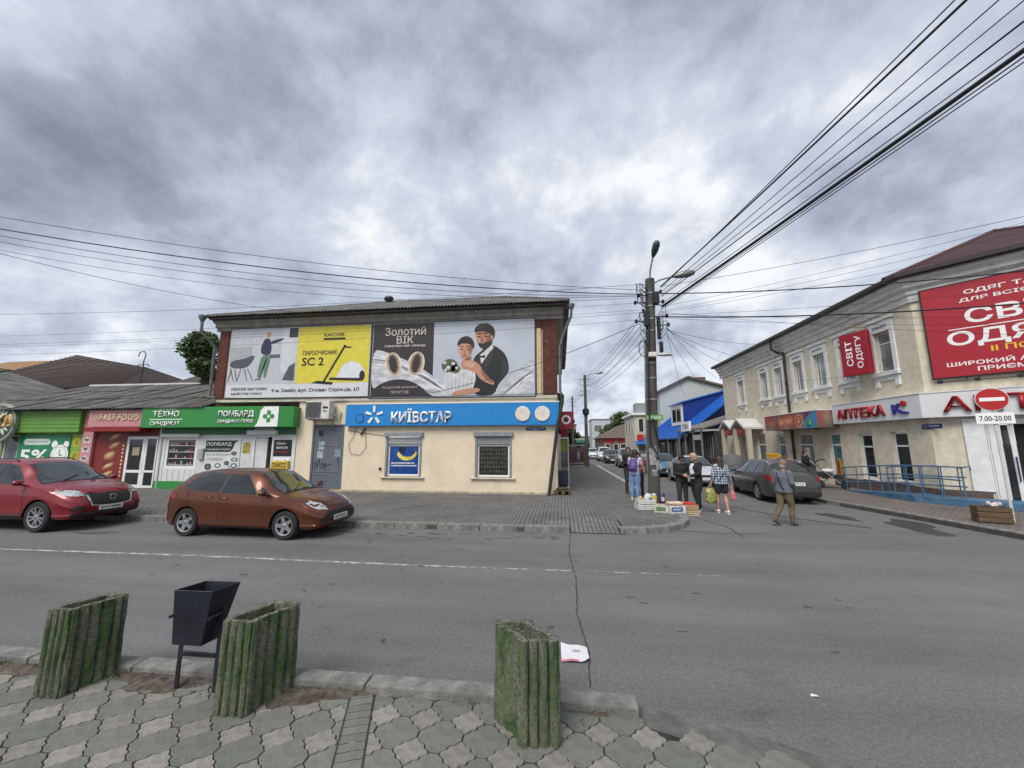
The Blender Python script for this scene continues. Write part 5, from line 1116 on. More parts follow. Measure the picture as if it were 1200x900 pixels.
# ---------------------------------------------------------------- white pharmacy fascia, wrapping the corner
M_sgw = mat('sign_white', (0.66, 0.67, 0.68), .4, 0, .05, 1.5); M_ltr = mat('letter_red', (0.36, 0.012, 0.018), .35, 0, .1); M_lbl = mat('letter_blue', (0.02, 0.03, 0.25), .35)
ps_ = thing('pharmacy_sign', 'white wraparound pharmacy fascia with raised red letters', 'sign', (*RC[:2], 0), R(-90))
a45 = R(45)
mb = MB(); mb.prism_z([(-4.25, -0.30), (0.124, -0.30), (4.4, 3.98), (4.4, 4.35), (0.0, -0.003), (-4.25, -0.003)], 2.86, 3.68); po = mb.build('panel', M_sgw, ps_, bev=.012)
MB().prism_z([(-4.27, -0.32), (0.132, -0.32), (4.4, 3.95), (4.4, 4.35), (0.0, -0.003), (-4.27, -0.003)], 3.685, 3.72).build('cap', M_trim, ps_)
def slab_text(body, parent, m, x, z, width, height, y, ext, rot45=False, slabs=True):
    o = text(body, parent, m, x, z, width=width, height=height, y=y, ext=ext, bold=.014)
    if rot45: o.rotation_euler = (0, 0, a45)
    return o
slab_text('АПТЕКА', ps_, M_ltr, -2.62, 3.26, 2.55, 0.42, -0.30, .07)
mb = MB(); mb.prism_y([(-0.98, 3.06), (-0.9, 3.06), (-0.9, 3.22), (-0.62, 3.06), (-0.35, 3.06), (-0.35, 3.12), (-0.6, 3.16), (-0.8, 3.28), (-0.62, 3.42), (-0.72, 3.45), (-0.9, 3.32), (-0.9, 3.42), (-1.0, 3.42)], -.36, -.30); mb.build('blue_emblem', M_lbl, ps_)
MB().lathe([(.10, -.37), (.10, -.30)], (-.5, 0, 3.42), 14, axis='y').build('red_emblem', M_ltr, ps_)
slab_text('АПТЕКА', ps_, M_ltr, 2.22, 3.28, 3.7, 0.50, -0.30, .09, True)
mb = MB(); 
# serif slabs on the big letters' feet
text('вул. ПУШКІНА', tag(MB().box(-0.28, 0.42, -.03, 0, 2.5, 2.66).build('street_plate', MATS['plate_blue'], rb_), None), M_white, .07, 2.58, width=.55, y=-.031, ext=0)
# projecting green cross on an arm
gc = thing('pharmacy_cross', 'green pharmacy cross projecting from the wall above the pavement', 'sign', (11.75, 19.6, 2.98), R(-55))
q = .115; cp = [(q, -q), (3*q, -q), (3*q, q), (q, q), (q, 3*q), (-q, 3*q), (-q, q), (-3*q, q), (-3*q, -q), (-q, -q), (-q, -3*q), (q, -3*q)]
MB().prism_y(cp, -.06, .06).build('cross', mat('cross_green', (.03, .17, .05), .4, 0, .2), gc, bev=.01)
MB().prism_y([(x*.72, z*.72) for x, z in cp], -.066, -.0605).build('cross_face', mat('cross_light', (.20, .42, .16), .4, 0, .5, 12), gc)
MB().tube([(0, .06, 0), (.05, .95, .05)], .03, 6).build('arm', M_galv, gc)
# red fabric box sign, vertical
rs = thing('red_box_sign', 'red vertical box sign with white letters hung before upper windows', 'sign', (12.45, 17.12, 4.74), R(-75)); rs.scale = (.9, .9, .94)
MB().box(-.62, .62, -.62, -.42, 0, 1.85).build('box', mat('banner_red2', (.30, .008, .022), .5, 0, .1, 2), rs, bev=.015)
text('СВІТ', rs, M_lw, -.22, .98, width=1.12, height=.30, y=-.6225, ext=0, rot=R(90), bold=.02); text('ОДЯГУ', rs, M_lw, .24, .98, width=1.42, height=.30, y=-.6225, ext=0, rot=R(90), bold=.02)
for z in (.15, 1.7): MB().tube([(0, -.42, z), (0, -.05, z)], .025, 6).build('bracket', M_galv, rs)
# big red billboard on the cut corner
bbk = thing('billboard', 'large red clothing billboard with white and yellow lettering on corner', 'billboard', (*RC[:2], 0), R(-45))
M_bred = mat('billboard_red', (.36, .010, .022), .45, 0, .06, 1.2)
MB().box(0.28, 5.6, -.16, -.10, 4.18, 7.26).build('panel', M_bred, bbk, bev=.004)
mb = MB()
for a_, b_, c_, d_ in ((.24, .275, 4.14, 7.30), (5.605, 5.64, 4.14, 7.30), (.276, 5.604, 4.14, 4.175), (.276, 5.604, 7.265, 7.30)): mb.box(a_, b_, -.15, -.07, c_, d_)
mb.build('frame', M_black, bbk)
text('ОДЯГ ТА ВЗУТТЯ', bbk, M_lw, 1.25, 6.92, width=2.7, height=.17, y=-.1625, ext=0, bold=.02, align='LEFT')
text('ДЛЯ ВСІЄЇ РОДИНИ', bbk, M_lw, 1.12, 6.68, width=2.9, height=.17, y=-.1625, ext=0, bold=.02, align='LEFT')
text('СВІТ', bbk, M_lw, 1.18, 6.12, width=2.1, height=.50, y=-.1625, ext=0, bold=.022, align='LEFT')
_tess(bbk, 'rule', [rect(.78, 4.9, 5.72, 5.75)], M_lw, -.1625)
text('ОДЯГУ', bbk, M_lw, .72, 5.38, width=2.9, height=.56, y=-.1625, ext=0, bold=.022, align='LEFT')
text('II ПОВЕРХ', bbk, mat('print_yellow', (.74, .48, .03), .5), 1.6, 4.98, width=1.7, height=.19, y=-.1625, ext=0, bold=.02, align='LEFT')
text('ШИРОКИЙ АСОРТИМЕНТ', bbk, M_lw, .62, 4.60, width=3.4, height=.17, y=-.1625, ext=0, bold=.02, align='LEFT')
text('ПРИЄМНІ ЦІНИ', bbk, M_lw, 1.26, 4.36, width=2.1, height=.17, y=-.1625, ext=0, bold=.02, align='LEFT')
mb = MB(); mb.tube([(.3, -.3, 4.02), (5.6, -.3, 4.0)], .018, 6); 
for x in (.4, 1.0, 1.25, 2.1, 3.0, 4.0, 5.0): mb.tube([(x, -.3, 4.02), (x, -.1, 4.14)], .015, 5); 
for x in (.42, 1.22, 2.05, 3.2, 4.6): mb.box(x-.06, x+.06, -.36, -.26, 3.97, 4.07)
mb.build('lamp_rail', M_black, bbk)

# ---------------------------------------------------------------- ramp with blue rails
M_bluep = mat('blue_paint', (.06, .14, .24), .55, 0, .3, 6, .2, 30, col2=(.10, .15, .2), thr=(.55, .75))
rm = thing('access_ramp', 'blue painted access ramp with tube handrails along pharmacy wall', 'ramp', (*RC[:2], .13), R(-90))
mb = MB(); mb.prism_y([(-2.7, 0), (0.35, 0), (0.35, .21), (-.6, .18), (-2.7, .03)], -1.12, -.06); mb.build('ramp_body', M_bluep, rm, bev=.006)
mb = MB(); mb.prism_z([(.36, -1.12), (1.35, -.42), (2.4, .62), (1.75, 1.35), (.36, -.06)], 0, .21); mb.build('landing', M_bluep, rm, bev=.006)
def rail(pts, name='handrail'):
    return MB().tube(pts, .022, 7).build(name, M_bluep, rm, smooth=40)
zt = lambda x: max(.0, min(.24, (x+2.7)*.10))
path = [(-2.75, -1.06), (-1.4, -1.06), (0.0, -1.06), (.36, -1.06), (1.3, -.36)]
for h in (.92, .62, .34):
    pts = [(x, y, zt(x)+h) for x, y in path]
    if h == .92: pts = [(pts[0][0]-.12, pts[0][1], pts[0][2]-.14), (pts[0][0]-.13, pts[0][1], pts[0][2]-.02)] + pts + [(1.38, -.28, 1.20), (1.38, -.28, 1.08)]
    rail(pts, 'handrail' if h > .9 else 'rail')
for x, y in [(-2.7, -1.06), (-2.1, -1.06), (-1.5, -1.06), (-.95, -1.06), (-.4, -1.06), (.15, -1.06), (.5, -.95), (.85, -.69), (1.25, -.40)]: MB().tube([(x, y, 0), (x, y, zt(x)+.92)], .02, 6).build('post', M_bluep, rm)
for h in (.9, .5):
    rail([(x, -.16, zt(x)+h) for x in (-1.9, -.9, 0, .9)] + ([(.95, -.16, 1.1)] if h > .8 else []))
for x in (-1.85, -1.1, -.4, .3, .85): MB().tube([(x, -.16, 0), (x, -.16, zt(x)+.9)], .018, 6).build('post', M_bluep, rm)

# ---------------------------------------------------------------- no-entry sign, wooden planter
ns = thing('road_sign', 'round red no-entry sign with a times plate on a white pole', 'road sign', (10.86, 11.2, .13), R(-30))
M_pole = mat('pole_white', (.58, .58, .57), .5, 0, .1)
MB().tube([(0, 0, -.02), (0, 0, 3.3)], .03, 8).build('pole', M_pole, ns, smooth=40)
dz = 2.98
MB().lathe([(.285, -.055), (.29, -.05), (.29, -.04)], (0, 0, dz), 36, axis='y').build('disc', M_pole, ns)
MB().lathe([(.272, -.0615), (.272, -.0555)], (0, 0, dz), 36, axis='y').build('red_disc', mat('sign_red', (.42, .012, .014), .35, 0, .04), ns)
MB().box(-.21, .21, -.065, -.062, dz-.045, dz+.045).build('white_bar', M_lw, ns)
pl = MB().box(-.32, .32, -.05, -.035, 2.36, 2.64).build('times_plate', M_lw, ns, bev=.004)
text('7.00-20.00', pl, M_black, 0, 2.50, width=.52, height=.13, y=-.053, ext=0, bold=.015)
wp = thing('wooden_crate', 'weathered wooden crate of rubbish standing at foot of sign pole', 'crate', (10.27, 11.05, .13), R(-22)); wp.scale = (.8, .9, .92)
M_wood = mat('old_wood', (.135, .085, .042), .85, 0, .4, 5, .4, 40, col2=(.06, .042, .026), thr=(.45, .65), stretch=(.4, 1, 4))
for k in range(3):
    for s in (-.2, .17): MB().box(-.36, .36, s, s+.03, .02+k*.135, .145+k*.135).build('plank', M_wood, wp, bev=.008)
for k in range(3):
    for s in (-.355, .325): MB().box(s, s+.03, -.168, .168, .02+k*.135, .145+k*.135).build('plank', M_wood, wp, bev=.008)
MB().box(-.32, .32, -.165, .165, .02, .36).build('filling', M_dirt, wp)
bgm = MB(); rb2 = random.Random(2)
for _k in range(14): bgm.ball((.05+rb2.uniform(-.13, .13), -.02+rb2.uniform(-.08, .08), .42+rb2.uniform(-.03, .06)), (rb2.uniform(.02, .07), rb2.uniform(.02, .06), rb2.uniform(.02, .06)), 6, 4)
tag(bgm.build('plastic_bag', mat('bag_pinkish', (.62, .52, .50), .35, 0, .15, 9), None, smooth=True), 'crumpled pale plastic bag lying on the wooden crate', 'bag').location = (10.27, 11.05, .10)
# ================================================================ background along the side street
def house(name, label, cat, loc, w_, d_, h, wallm, roofm, pitch=0.0, ridge='x', over=.3, group=None, rotz=0):
    t = thing(name, label, cat, loc, rotz, group)
    MB().box(0, w_, 0, d_, 0, h).build('wall', wallm, t)
    mb = MB()
    if ridge == 'x': mb.prism_x([(-over, h), (d_/2, h+pitch), (d_+over, h), (d_/2, h+pitch-.12-.0)] if pitch else [(-.1, h), (d_+.1, h), (d_+.1, h+.2), (-.1, h+.2)], -over, w_+over)
    else: mb.prism_y([(-over, h), (w_+over, h), (w_/2, h+pitch)], -over, d_+over)
    mb.build('roof', roofm, t)
    return t
def put_windows(t, specs, m_frame, m_pane, side='front'):
    """specs (x0,x1,z0,z1) on the -Y face, or along -X face where x is the local Y"""
    for (a_, b_, c_, d_) in specs:
        if side == 'front':
            f = MB().box(a_, b_, -.06, -.004, c_, d_).build('window', m_frame, t); MB().box(a_+.08, b_-.08, -.065, -.061, c_+.08, d_-.08).build('pane', m_pane, f)
        else:
            f = MB().box(-.06, -.004, a_, b_, c_, d_).build('window', m_frame, t); MB().box(-.065, -.061, a_+.08, b_-.08, c_+.08, d_-.08).build('pane', m_pane, f)
M_pgrey = mat('pale_grey_render', (.42, .45, .43), .9, 0, .06, .8); M_cyl = mat('pale_cream_render', (.50, .47, .38), .9, 0, .1, 1); M_roofb = mat('brown_roof', (.12, .095, .075), .9, 0, .3, 2)
M_bluer = mat('blue_metal_roof', (.014, .12, .46), .35, 0, .12, 1.5)
M_blued = mat('blue_metal_wall', (.008, .035, .20), .4, 0, .12, 1.5)
# low kiosks after the pharmacy building
k = thing('kiosk', 'low dark kiosk with white notice board and sagging grey roof', 'kiosk', (11.7, 31.6, .1))
MB().box(0, 5, 0, 6.2, 0, 2.9).build('wall', mat('kiosk_dark', (.05, .045, .042), .8, 0, .5, 2), k)
mb = MB(); mb.prism_y([(-1.0, 3.0), (-1.0, 3.12), (5, 5.0), (5, 4.85)], -.4, 6.4); mb.build('roof', mat('kiosk_roof', (.17, .155, .14), .9, 0, .3, 2), k)
MB().box(-1.1, -.95, 2.2, 4.4, 2.95, 3.75).build('notice_board', M_lw, k)
MB().box(-.9, -.8, .3, 2.0, 2.2, 2.6).build('fascia', mat('kiosk_fascia', (.45, .43, .39), .7), k)
for y in (.2, 2.1, 4.2, 6.0): MB().box(-.9, -.8, y, y+.1, 0, 3.0).build('post', M_galv, k)
gr_ = MB()
for y in range(12): gr_.box(-.06, -.01, .3+y*.48, .32+y*.48, .8, 2.6)
gr_.build('grille', M_galv, k); tx = text('ГЕМ', k, M_black, 0, 0, width=1.4, height=.4, y=0, ext=0, bold=.02); tx.rotation_euler = (0, 0, R(-90)); tx.location = (-1.105, 3.3, 3.35)
# blue-roofed house with a dormer
b_ = thing('blue_roofed_house', 'low shop house with bright blue metal roof and white dormer window', 'house', (11.9, 37.8, 0))
MB().box(0, 11, 0, 15.5, 0, 2.7).build('wall', mat('shop_brown', (.055, .035, .03), .8, 0, .6, 1.5), b_)
mb = MB(); mb.prism_y([(-1.0, 2.45), (-1.0, 2.6), (5.3, 7.45), (5.3, 7.3)], -.5, 16); ro = mb.build('roof', M_bluer, b_)
for y in range(33): MB().prism_y([(-1.02, 2.6), (-1.02, 2.66), (5.3, 7.5), (5.3, 7.44)], y*.5-.45, y*.5-.42).build('standing_seam', M_bluer, ro)
dm = MB(); dm.prism_y([(.7, 3.6), (.7, 6.15), (5.3, 7.42), (5.3, 3.6)], 3.9, 8.1); do_ = dm.build('dormer', M_blued, b_)
MB().prism_y([(.4, 6.12), (.4, 6.26), (5.4, 7.6), (5.4, 7.46)], 3.7, 8.3).build('dormer_roof', M_bluer, do_)
fr = MB().box(.60, .695, 4.0, 8.0, 3.95, 6.1).build('dormer_window', M_white, do_)
for y in (4.5, 6.1): MB().box(.585, .597, y, y+1.35, 4.3, 5.7).build('pane', M_glass, fr) if False else MB().box(.585, .597, y, y+1.35, 4.3, 5.7).build('dormer_pane', M_glass, b_)
put_windows(b_, [(.6, 2.4, .6, 2.2), (3.2, 5.0, .6, 2.2), (6, 7.6, .3, 2.2), (8.6, 10.4, .6, 2.2), (11.4, 14, .6, 2.2)], mat('old_frame', (.2, .15, .12), .7), M_glass, 'side')
for y in (1, 4.2, 8, 11, 14.5): MB().box(-.95, -.85, y, y+.1, 0, 2.5).build('post', M_galv, b_)
# pale gable building behind it
g_ = thing('gable_building', 'tall pale grey gabled building rising behind the blue roof', 'building', (13.4, 54, 0))
mb = MB(); mb.prism_y([(0, 0), (11, 0), (11, 8.6), (3.7, 10.7), (0, 8.95)], 0, 6); mb.build('wall', M_pgrey, g_)
mb = MB(); mb.prism_y([(-.4, 8.75), (3.7, 10.72), (11.4, 8.5), (11.4, 8.75), (3.7, 11.0), (-.4, 9.0)], -.4, 6.4); rf_ = mb.build('roof', M_roofb, g_)
MB().box(5.1, 6.4, 1, 2, 10.0, 11.0).build('chimney', mat('chimney_brick', (.14, .07, .05), .9, 0, .3), rf_)
# cream building with red signs
c_ = thing('cream_building', 'cream two-storey building with tall windows and small red shop signs', 'building', (11.2, 61, 0))
MB().box(0, 9, 0, 9, 0, 6.3).build('wall', M_cyl, c_); MB().box(-.35, 9.2, -.35, 9.2, 6.3, 6.65).build('cornice', M_trim, c_)
MB().box(.5, 2.4, .5, 3, 6.65, 8.2).build('attic', mat('attic_grey', (.26, .28, .29), .8), c_)
put_windows(c_, [(.6, 1.4, 3.7, 5.8), (2.2, 3.0, 3.7, 5.8)], M_trim, M_glass); put_windows(c_, [(y, y+.9, 3.7, 5.8) for y in (1, 3.4, 5.8)], M_trim, M_glass, 'side')
for k_, (x, z) in enumerate(((.3, 2.5), (1.5, 2.5))): MB().box(x, x+1.0, -.12, -.005, z, z+.9).build('red_sign', mat('far_red', (.42, .02, .02), .5), c_)
MB().prism_x([(-.9, 2.0), (0, 2.4), (0, 2.3), (-.9, 1.9)], 0, 4).build('blue_awning', M_bluer, c_)
put_windows(c_, [(.4, 1.6, .4, 2.1), (2.2, 3.6, .4, 2.1)], M_white, M_glassb)
# low brown-roofed shop row
l_ = thing('shop_row', 'low row of red fronted shops under a brown hipped roof', 'shops', (9.3, 86, 0))
MB().box(0, 12, 0, 22, 0, 3.2).build('wall', mat('row_wall', (.25, .17, .15), .8, 0, .5, 1), l_)
mb = MB(); mb.add([(-.8, -.8, 3.2), (12.8, -.8, 3.2), (12.8, 22.8, 3.2), (-.8, 22.8, 3.2), (5, 5, 6.4), (7, 5, 6.4), (7, 17, 6.4), (5, 17, 6.4)], [(0,1,5,4), (1,2,6,5), (2,3,7,6), (3,0,4,7), (4,5,6,7)]); mb.build('roof', M_roofb, l_)
for k_, (x, mm) in enumerate(((.2, 'far_red'), (3.1, 'far_red'))): MB().box(x, x+2.0, -.15, -.005, 2.2+.2*k_, 3.2+.2*k_).build('red_sign', MATS[mm], l_)
put_windows(l_, [(.3, 1.3, .3, 2), (2.0, 3.0, .3, 2), (3.4, 4.6, .3, 2)], M_white, M_glass)
put_windows(l_, [(y, y+1.6, .3, 2.1) for y in (1, 4, 7, 10, 13, 16, 19)], M_white, M_glass, 'side')
for y in (2, 9, 15): MB().box(-.15, -.005, y, y+3, 2.3, 3.0).build('red_sign', MATS['far_red'], l_)
# modern white building at the end of the street
e_ = thing('white_block', 'plain white modern block at the far end of the street', 'building', (9.6, 120, 0))
MB().box(0, 10, 0, 12, 0, 9.2).build('wall', mat('block_white', (.46, .49, .51), .7, 0, .08), e_); MB().box(-.2, 10.2, -.2, 12, 9.2, 9.5).build('parapet', M_galv, e_)
put_windows(e_, [(.6, 3.0, 5.6, 7.6), (3.3, 5.8, 5.6, 7.6), (6.1, 8.4, 5.6, 7.6), (.6, 2.2, 1.5, 3.6), (3, 4.8, 1.5, 3.6)], M_white, M_glassb)
e2 = thing('brown_house', 'small brown house with flat roof beyond the left pavement', 'house', (-3.4, 150, 0))
MB().box(0, 9.5, 0, 10, 0, 9).build('wall', mat('far_tan', (.24, .20, .16), .9), e2); MB().box(-.3, 9.8, -.3, 10, 9, 9.4).build('roof', M_roofb, e2)
put_windows(e2, [(1, 2.5, 5, 7.4), (4, 5.5, 5, 7.4), (7, 8.5, 5, 7.4)], M_white, M_glass)
e3 = thing('far_shop', 'long low pale shop with green awning closing the street', 'shop', (1.0, 135, 0))
MB().box(0, 12, 0, 8, 0, 4.2).build('wall', M_pgrey, e3); MB().box(-.3, 12.3, -.3, 8, 4.2, 4.5).build('roof', M_roofb, e3); MB().prism_x([(-2, 2.6), (0, 3.4), (0, 3.1), (-2, 2.4)], 0, 12).build('awning', mat('awning_green', (.03, .11, .06), .6), e3)
put_windows(e3, [(1, 3, .5, 2.2), (4, 6, .5, 2.2), (7, 9, .5, 2.2)], M_white, M_glass)
# left side of the street behind the corner building
lb = thing('street_house', 'plain cream house wall continuing along the left pavement', 'house', (-9, 28.3, 0))
MB().box(0, 8.8, 0, 26, 0, 5.6).build('wall', M_cream, lb); MB().prism_y([(-.4, 5.6), (9.1, 5.6), (4.4, 7.2)], -.2, 26.4).build('roof', M_slate2, lb)
for y in range(5): f = MB().box(8.8, 8.86, 2+y*5, 3.4+y*5, 1.2, 3.2).build('window', M_white, lb); MB().box(8.861, 8.866, 2.1+y*5, 3.3+y*5, 1.3, 3.1).build('pane', M_glass, f)
lb2 = thing('street_house', 'taller plain house further along the left pavement', 'house', (-11, 56, 0))
MB().box(0, 10.6, 0, 40, 0, 6.2).build('wall', M_cyl, lb2); MB().prism_y([(-.4, 6.2), (10.9, 6.2), (5.3, 8.4)], -.2, 40.4).build('roof', M_roofb, lb2)
for y in range(7): f = MB().box(10.6, 10.66, 2+y*5, 3.4+y*5, 1.2, 3.2).build('window', M_white, lb2); MB().box(10.661, 10.666, 2.1+y*5, 3.3+y*5, 1.3, 3.1).build('pane', M_glass, f)
# houses behind the low shops
M_btile = tile_roof_mat('brown_roof_tiles', (.050, .030, .024), rows=3.0, scale=3)
h1 = thing('brown_roofed_house', 'house behind low shops with a steep dark brown hipped roof', 'house', (-51.5, 26, 0))
MB().box(2, 17, 0, 12, 0, 6.0).build('wall', M_cyl, h1)
mb = MB(); mb.add([(1.0, -1, 6.2), (18.5, -1, 6.2), (18.5, 13, 6.2), (1.0, 13, 6.2), (5.0, 5.5, 10.55), (13.0, 5.5, 9.1)], [(0,1,5,4), (1,2,5), (2,3,4,5), (3,0,4)]); hr = mb.build('roof', M_btile, h1)
# tile courses as real battens on the two visible slopes
mb = MB()
for k_ in range(26):
    s = (k_+.5)/26
    a1 = Vector((1.0, -1, 6.2)).lerp(Vector((5.0, 5.5, 10.55)), s); a2 = Vector((18.5, -1, 6.2)).lerp(Vector((13.0, 5.5, 9.1)), s)
    mb.tube([a1 + Vector((0, -.02, .02)), a2 + Vector((0, -.02, .02))], .035, 4)
mb.build('tile_course', M_btile, hr)
MB().prism_y([(-3.2, 6.4), (-.2, 6.4), (-.2, 8.4)], 1, 5).build('bay_gable', mat('pale_teal', (.22, .27, .26), .8), h1); MB().prism_y([(-3.6, 6.2), (-3.6, 6.4), (.2, 8.9), (.2, 8.7)], .7, 5.2).build('bay_roof', M_slate, h1)
h2 = thing('small_brown_house', 'second lower brown tiled roof beside the tree', 'house', (-29.5, 24.5, 0))
MB().box(0, 7, 0, 8, 0, 5.4).build('wall', M_cyl, h2)
mb = MB(); mb.add([(-.6, -.6, 5.5), (7.6, -.6, 5.5), (7.6, 8.6, 5.5), (-.6, 8.6, 5.5), (2.0, 3.5, 8.0), (5.4, 3.5, 8.0)], [(0,1,5,4), (1,2,5), (2,3,4,5), (3,0,4)]); mb.build('roof', M_btile, h2)
h3 = thing('ochre_roofed_house', 'distant house with a bright ochre metal roof at far left', 'house', (-92, 44, 0))
MB().box(0, 22, 0, 12, 0, 11).build('wall', M_cyl, h3); mb = MB(); mb.add([(-.8, -.8, 11.2), (24.5, -.8, 11.2), (24.5, 13, 11.2), (-.8, 13, 11.2), (6, 6, 14.8), (14, 6, 14.8)], [(0,1,5,4), (1,2,5), (2,3,4,5), (3,0,4)]); mb.build('roof', mat('ochre_metal', (.26, .13, .03), .5, 0, .15), h3)
h4 = thing('dark_slate_house', 'low house at left edge under a patched dark slate roof', 'house', (-50.5, 17.2, 0))
MB().box(0, 14.5, 2, 8, 0, 4.6).build('wall', M_cyl, h4); r4 = MB().add([(-.5,0,4.6),(16.5,0,4.6),(16.5,10,4.6),(-.5,10,4.6),(-.5,5,7.0),(12.2,5,7.0)],[(0,1,5,4),(1,2,5),(2,3,4,5),(3,0,4)]).build('roof', M_slate2, h4)
for r_ in range(3):
    for i in range(10):
        a_, b2 = -.5+i*1.27, -.5+(i+1)*1.27+.03; s0, s1 = r_/3, (r_+1)/3+.02; lf = .05+.03*r_+random.uniform(-.015, .015)
        corr_sheet('slate_sheet', (a_, -.3+5.3*s0, 4.5+2.5*s0+lf), (b2, -.3+5.3*s0, 4.5+2.5*s0+lf), (b2, -.3+5.3*s1, 4.5+2.5*s1+lf-.02), (a_, -.3+5.3*s1, 4.5+2.5*s1+lf-.02), 7, .026, M_slate2, r4, rows=1)
# curled finial / aerial on the roof behind
fi = thing('roof_aerial', 'thin curled metal aerial standing above the low slate roof', 'aerial', (-26.0, 21.0, 4.0))
MB().tube([(0, 0, 0), (0, 0, 3.2)], .035, 6).build('mast', M_black, fi)
MB().tube([(0, 0, 3.2), (.1, 0, 3.55), (-.05, 0, 3.8), (-.35, 0, 3.75), (-.45, 0, 3.45)], .03, 5).build('curl', M_black, fi); MB().tube([(0, 0, 2.9), (.3, 0, 2.95), (.45, 0, 2.8)], .025, 5).build('curl', M_black, fi); MB().tube([(0, 0, 2.9), (-.3, 0, 2.95), (-.45, 0, 2.8)], .025, 5).build('curl', M_black, fi)

# ---------------------------------------------------------------- trees
M_leaf = [mat('leaf_%d' % i, c, .65, 0, .35, 3) for i, c in enumerate([(.055, .10, .022), (.085, .15, .034), (.032, .062, .016)])]
M_bark = mat('bark', (.07, .055, .04), .95, 0, .4, 6, .6, 30)
def tree(label, loc, h, rx, rz_, n, seed, leaf=.16, group=None, trunk=.4):
    rnd = random.Random(seed); t = thing('tree', label, 'tree', loc, 0, group)
    mb = MB(); top = h*trunk; mb.tube([(0, 0, 0), (.1, .05, top*.5), (-.05, .1, top), (.1, 0, h*.72)], [.22, .17, .14, .05], 8)
    lobes = []
    for k in range(11):
        a_ = rnd.uniform(0, 6.28); r_ = rx*rnd.uniform(.25, .75); z = h - rz_ + rz_*rnd.uniform(-.7, .72); lobes.append((r_*cos(a_), r_*sin(a_), z, rx*rnd.uniform(.30, .5)))
        mb.tube([(0, 0, top*rnd.uniform(.7, 1)), (r_*.5*cos(a_), r_*.5*sin(a_), (top+z)/2+.2), (r_*cos(a_), r_*sin(a_), z)], [.09, .06, .02], 6)
    mb.build('trunk', M_bark, t, smooth=40)
    cr_ = MB()
    for k in range(n):
        lx, ly, lz, lr = rnd.choice(lobes); u = Vector((rnd.gauss(0, 1), rnd.gauss(0, 1), rnd.gauss(0, 1))).normalized()*lr*rnd.uniform(.55, 1.12)
        p = Vector((lx, ly, lz)) + Vector((u.x, u.y, u.z*.8)); s = leaf*rnd.uniform(.6, 1.3)
        d = Vector((rnd.uniform(-1, 1), rnd.uniform(-1, 1), rnd.uniform(-.6, .6))).normalized(); e = d.orthogonal().normalized(); e = (e*cos(rnd.uniform(0, 6)) + d.cross(e)*sin(rnd.uniform(0, 6)))
        if e.length < .1: continue
        cr_.add([p - d*s, p + e*s*.5, p + d*s, p - e*s*.5], [(0, 1, 2, 3)], rnd.choice([0, 0, 1, 2]))
    co_ = cr_.build('crown', M_leaf, t, fix=False)
    return t
tree('leafy green tree rising behind the billboard building at left', (-20.2, 20.2, 0), 8.8, 1.6, 2.5, 8000, 6, leaf=.12)
tree('dark green street tree beside the white block', (17.5, 108, 0), 10.5, 4.5, 4, 4500, 5, leaf=.4)
tree('lower dark green tree behind the red fronted shops', (14.5, 112, 0), 8.6, 4, 3.4, 3600, 9, leaf=.4)
tree('dark tree over the left pavement beyond the second pole', (-1.2, 100, 0), 11, 4.2, 4.5, 4500, 7, leaf=.4)
tree('far green tree closing the left side of the street', (3.0, 128, 0), 8, 3.6, 3.4, 3000, 8, leaf=.4)
# ================================================================ utility poles, wires, street furniture
RM = cam.rotation_euler.to_matrix()
def ray_z(px, py, z):          # point at height z seen at a photo pixel: used to read wire positions off the photograph
    d = RM @ Vector(((px-600)/455, (450-py)/455, -1)); return Vector((0, 0, 2)) + d*((z-2)/d.z)
M_pcon = mat('pole_concrete', (.085, .082, .074), .92, 0, .3, 3, .6, 40, col2=(.035, .033, .03), thr=(.48, .7), sc2=2.5, stretch=(1, 1, .3))
up = thing('utility_pole', 'thick concrete utility pole with two street lamps at the pavement corner', 'utility pole', (2.9, 13.05, .1))
MB().tube([(0, 0, -.05), (.06, 0, 2.5), (.24, 0, 7.45)], [.185, .17, .15], 14).build('shaft', M_pcon, up, smooth=40)
MB().tube([(-.06, .26, -.05), (-.02, .26, 2.5), (0.07, .26, 5.4)], [.09, .08, .07], 8).build('side_shaft', mat('side_pole', (.21, .22, .17), .9, 0, .25, 3, .4, 40), up, smooth=40)
for z in (6.9, 6.45, 6.0, 5.6, 4.5, 4.0, 3.3, 2.7):
    x = .06 + (z-2.5)*.0364; MB().lathe([(.17-.004*(z-2.5)+.012, z), (.17-.004*(z-2.5)+.012, z+.045)], (x, 0, 0), 14).build('clamp_band', M_galv, up)
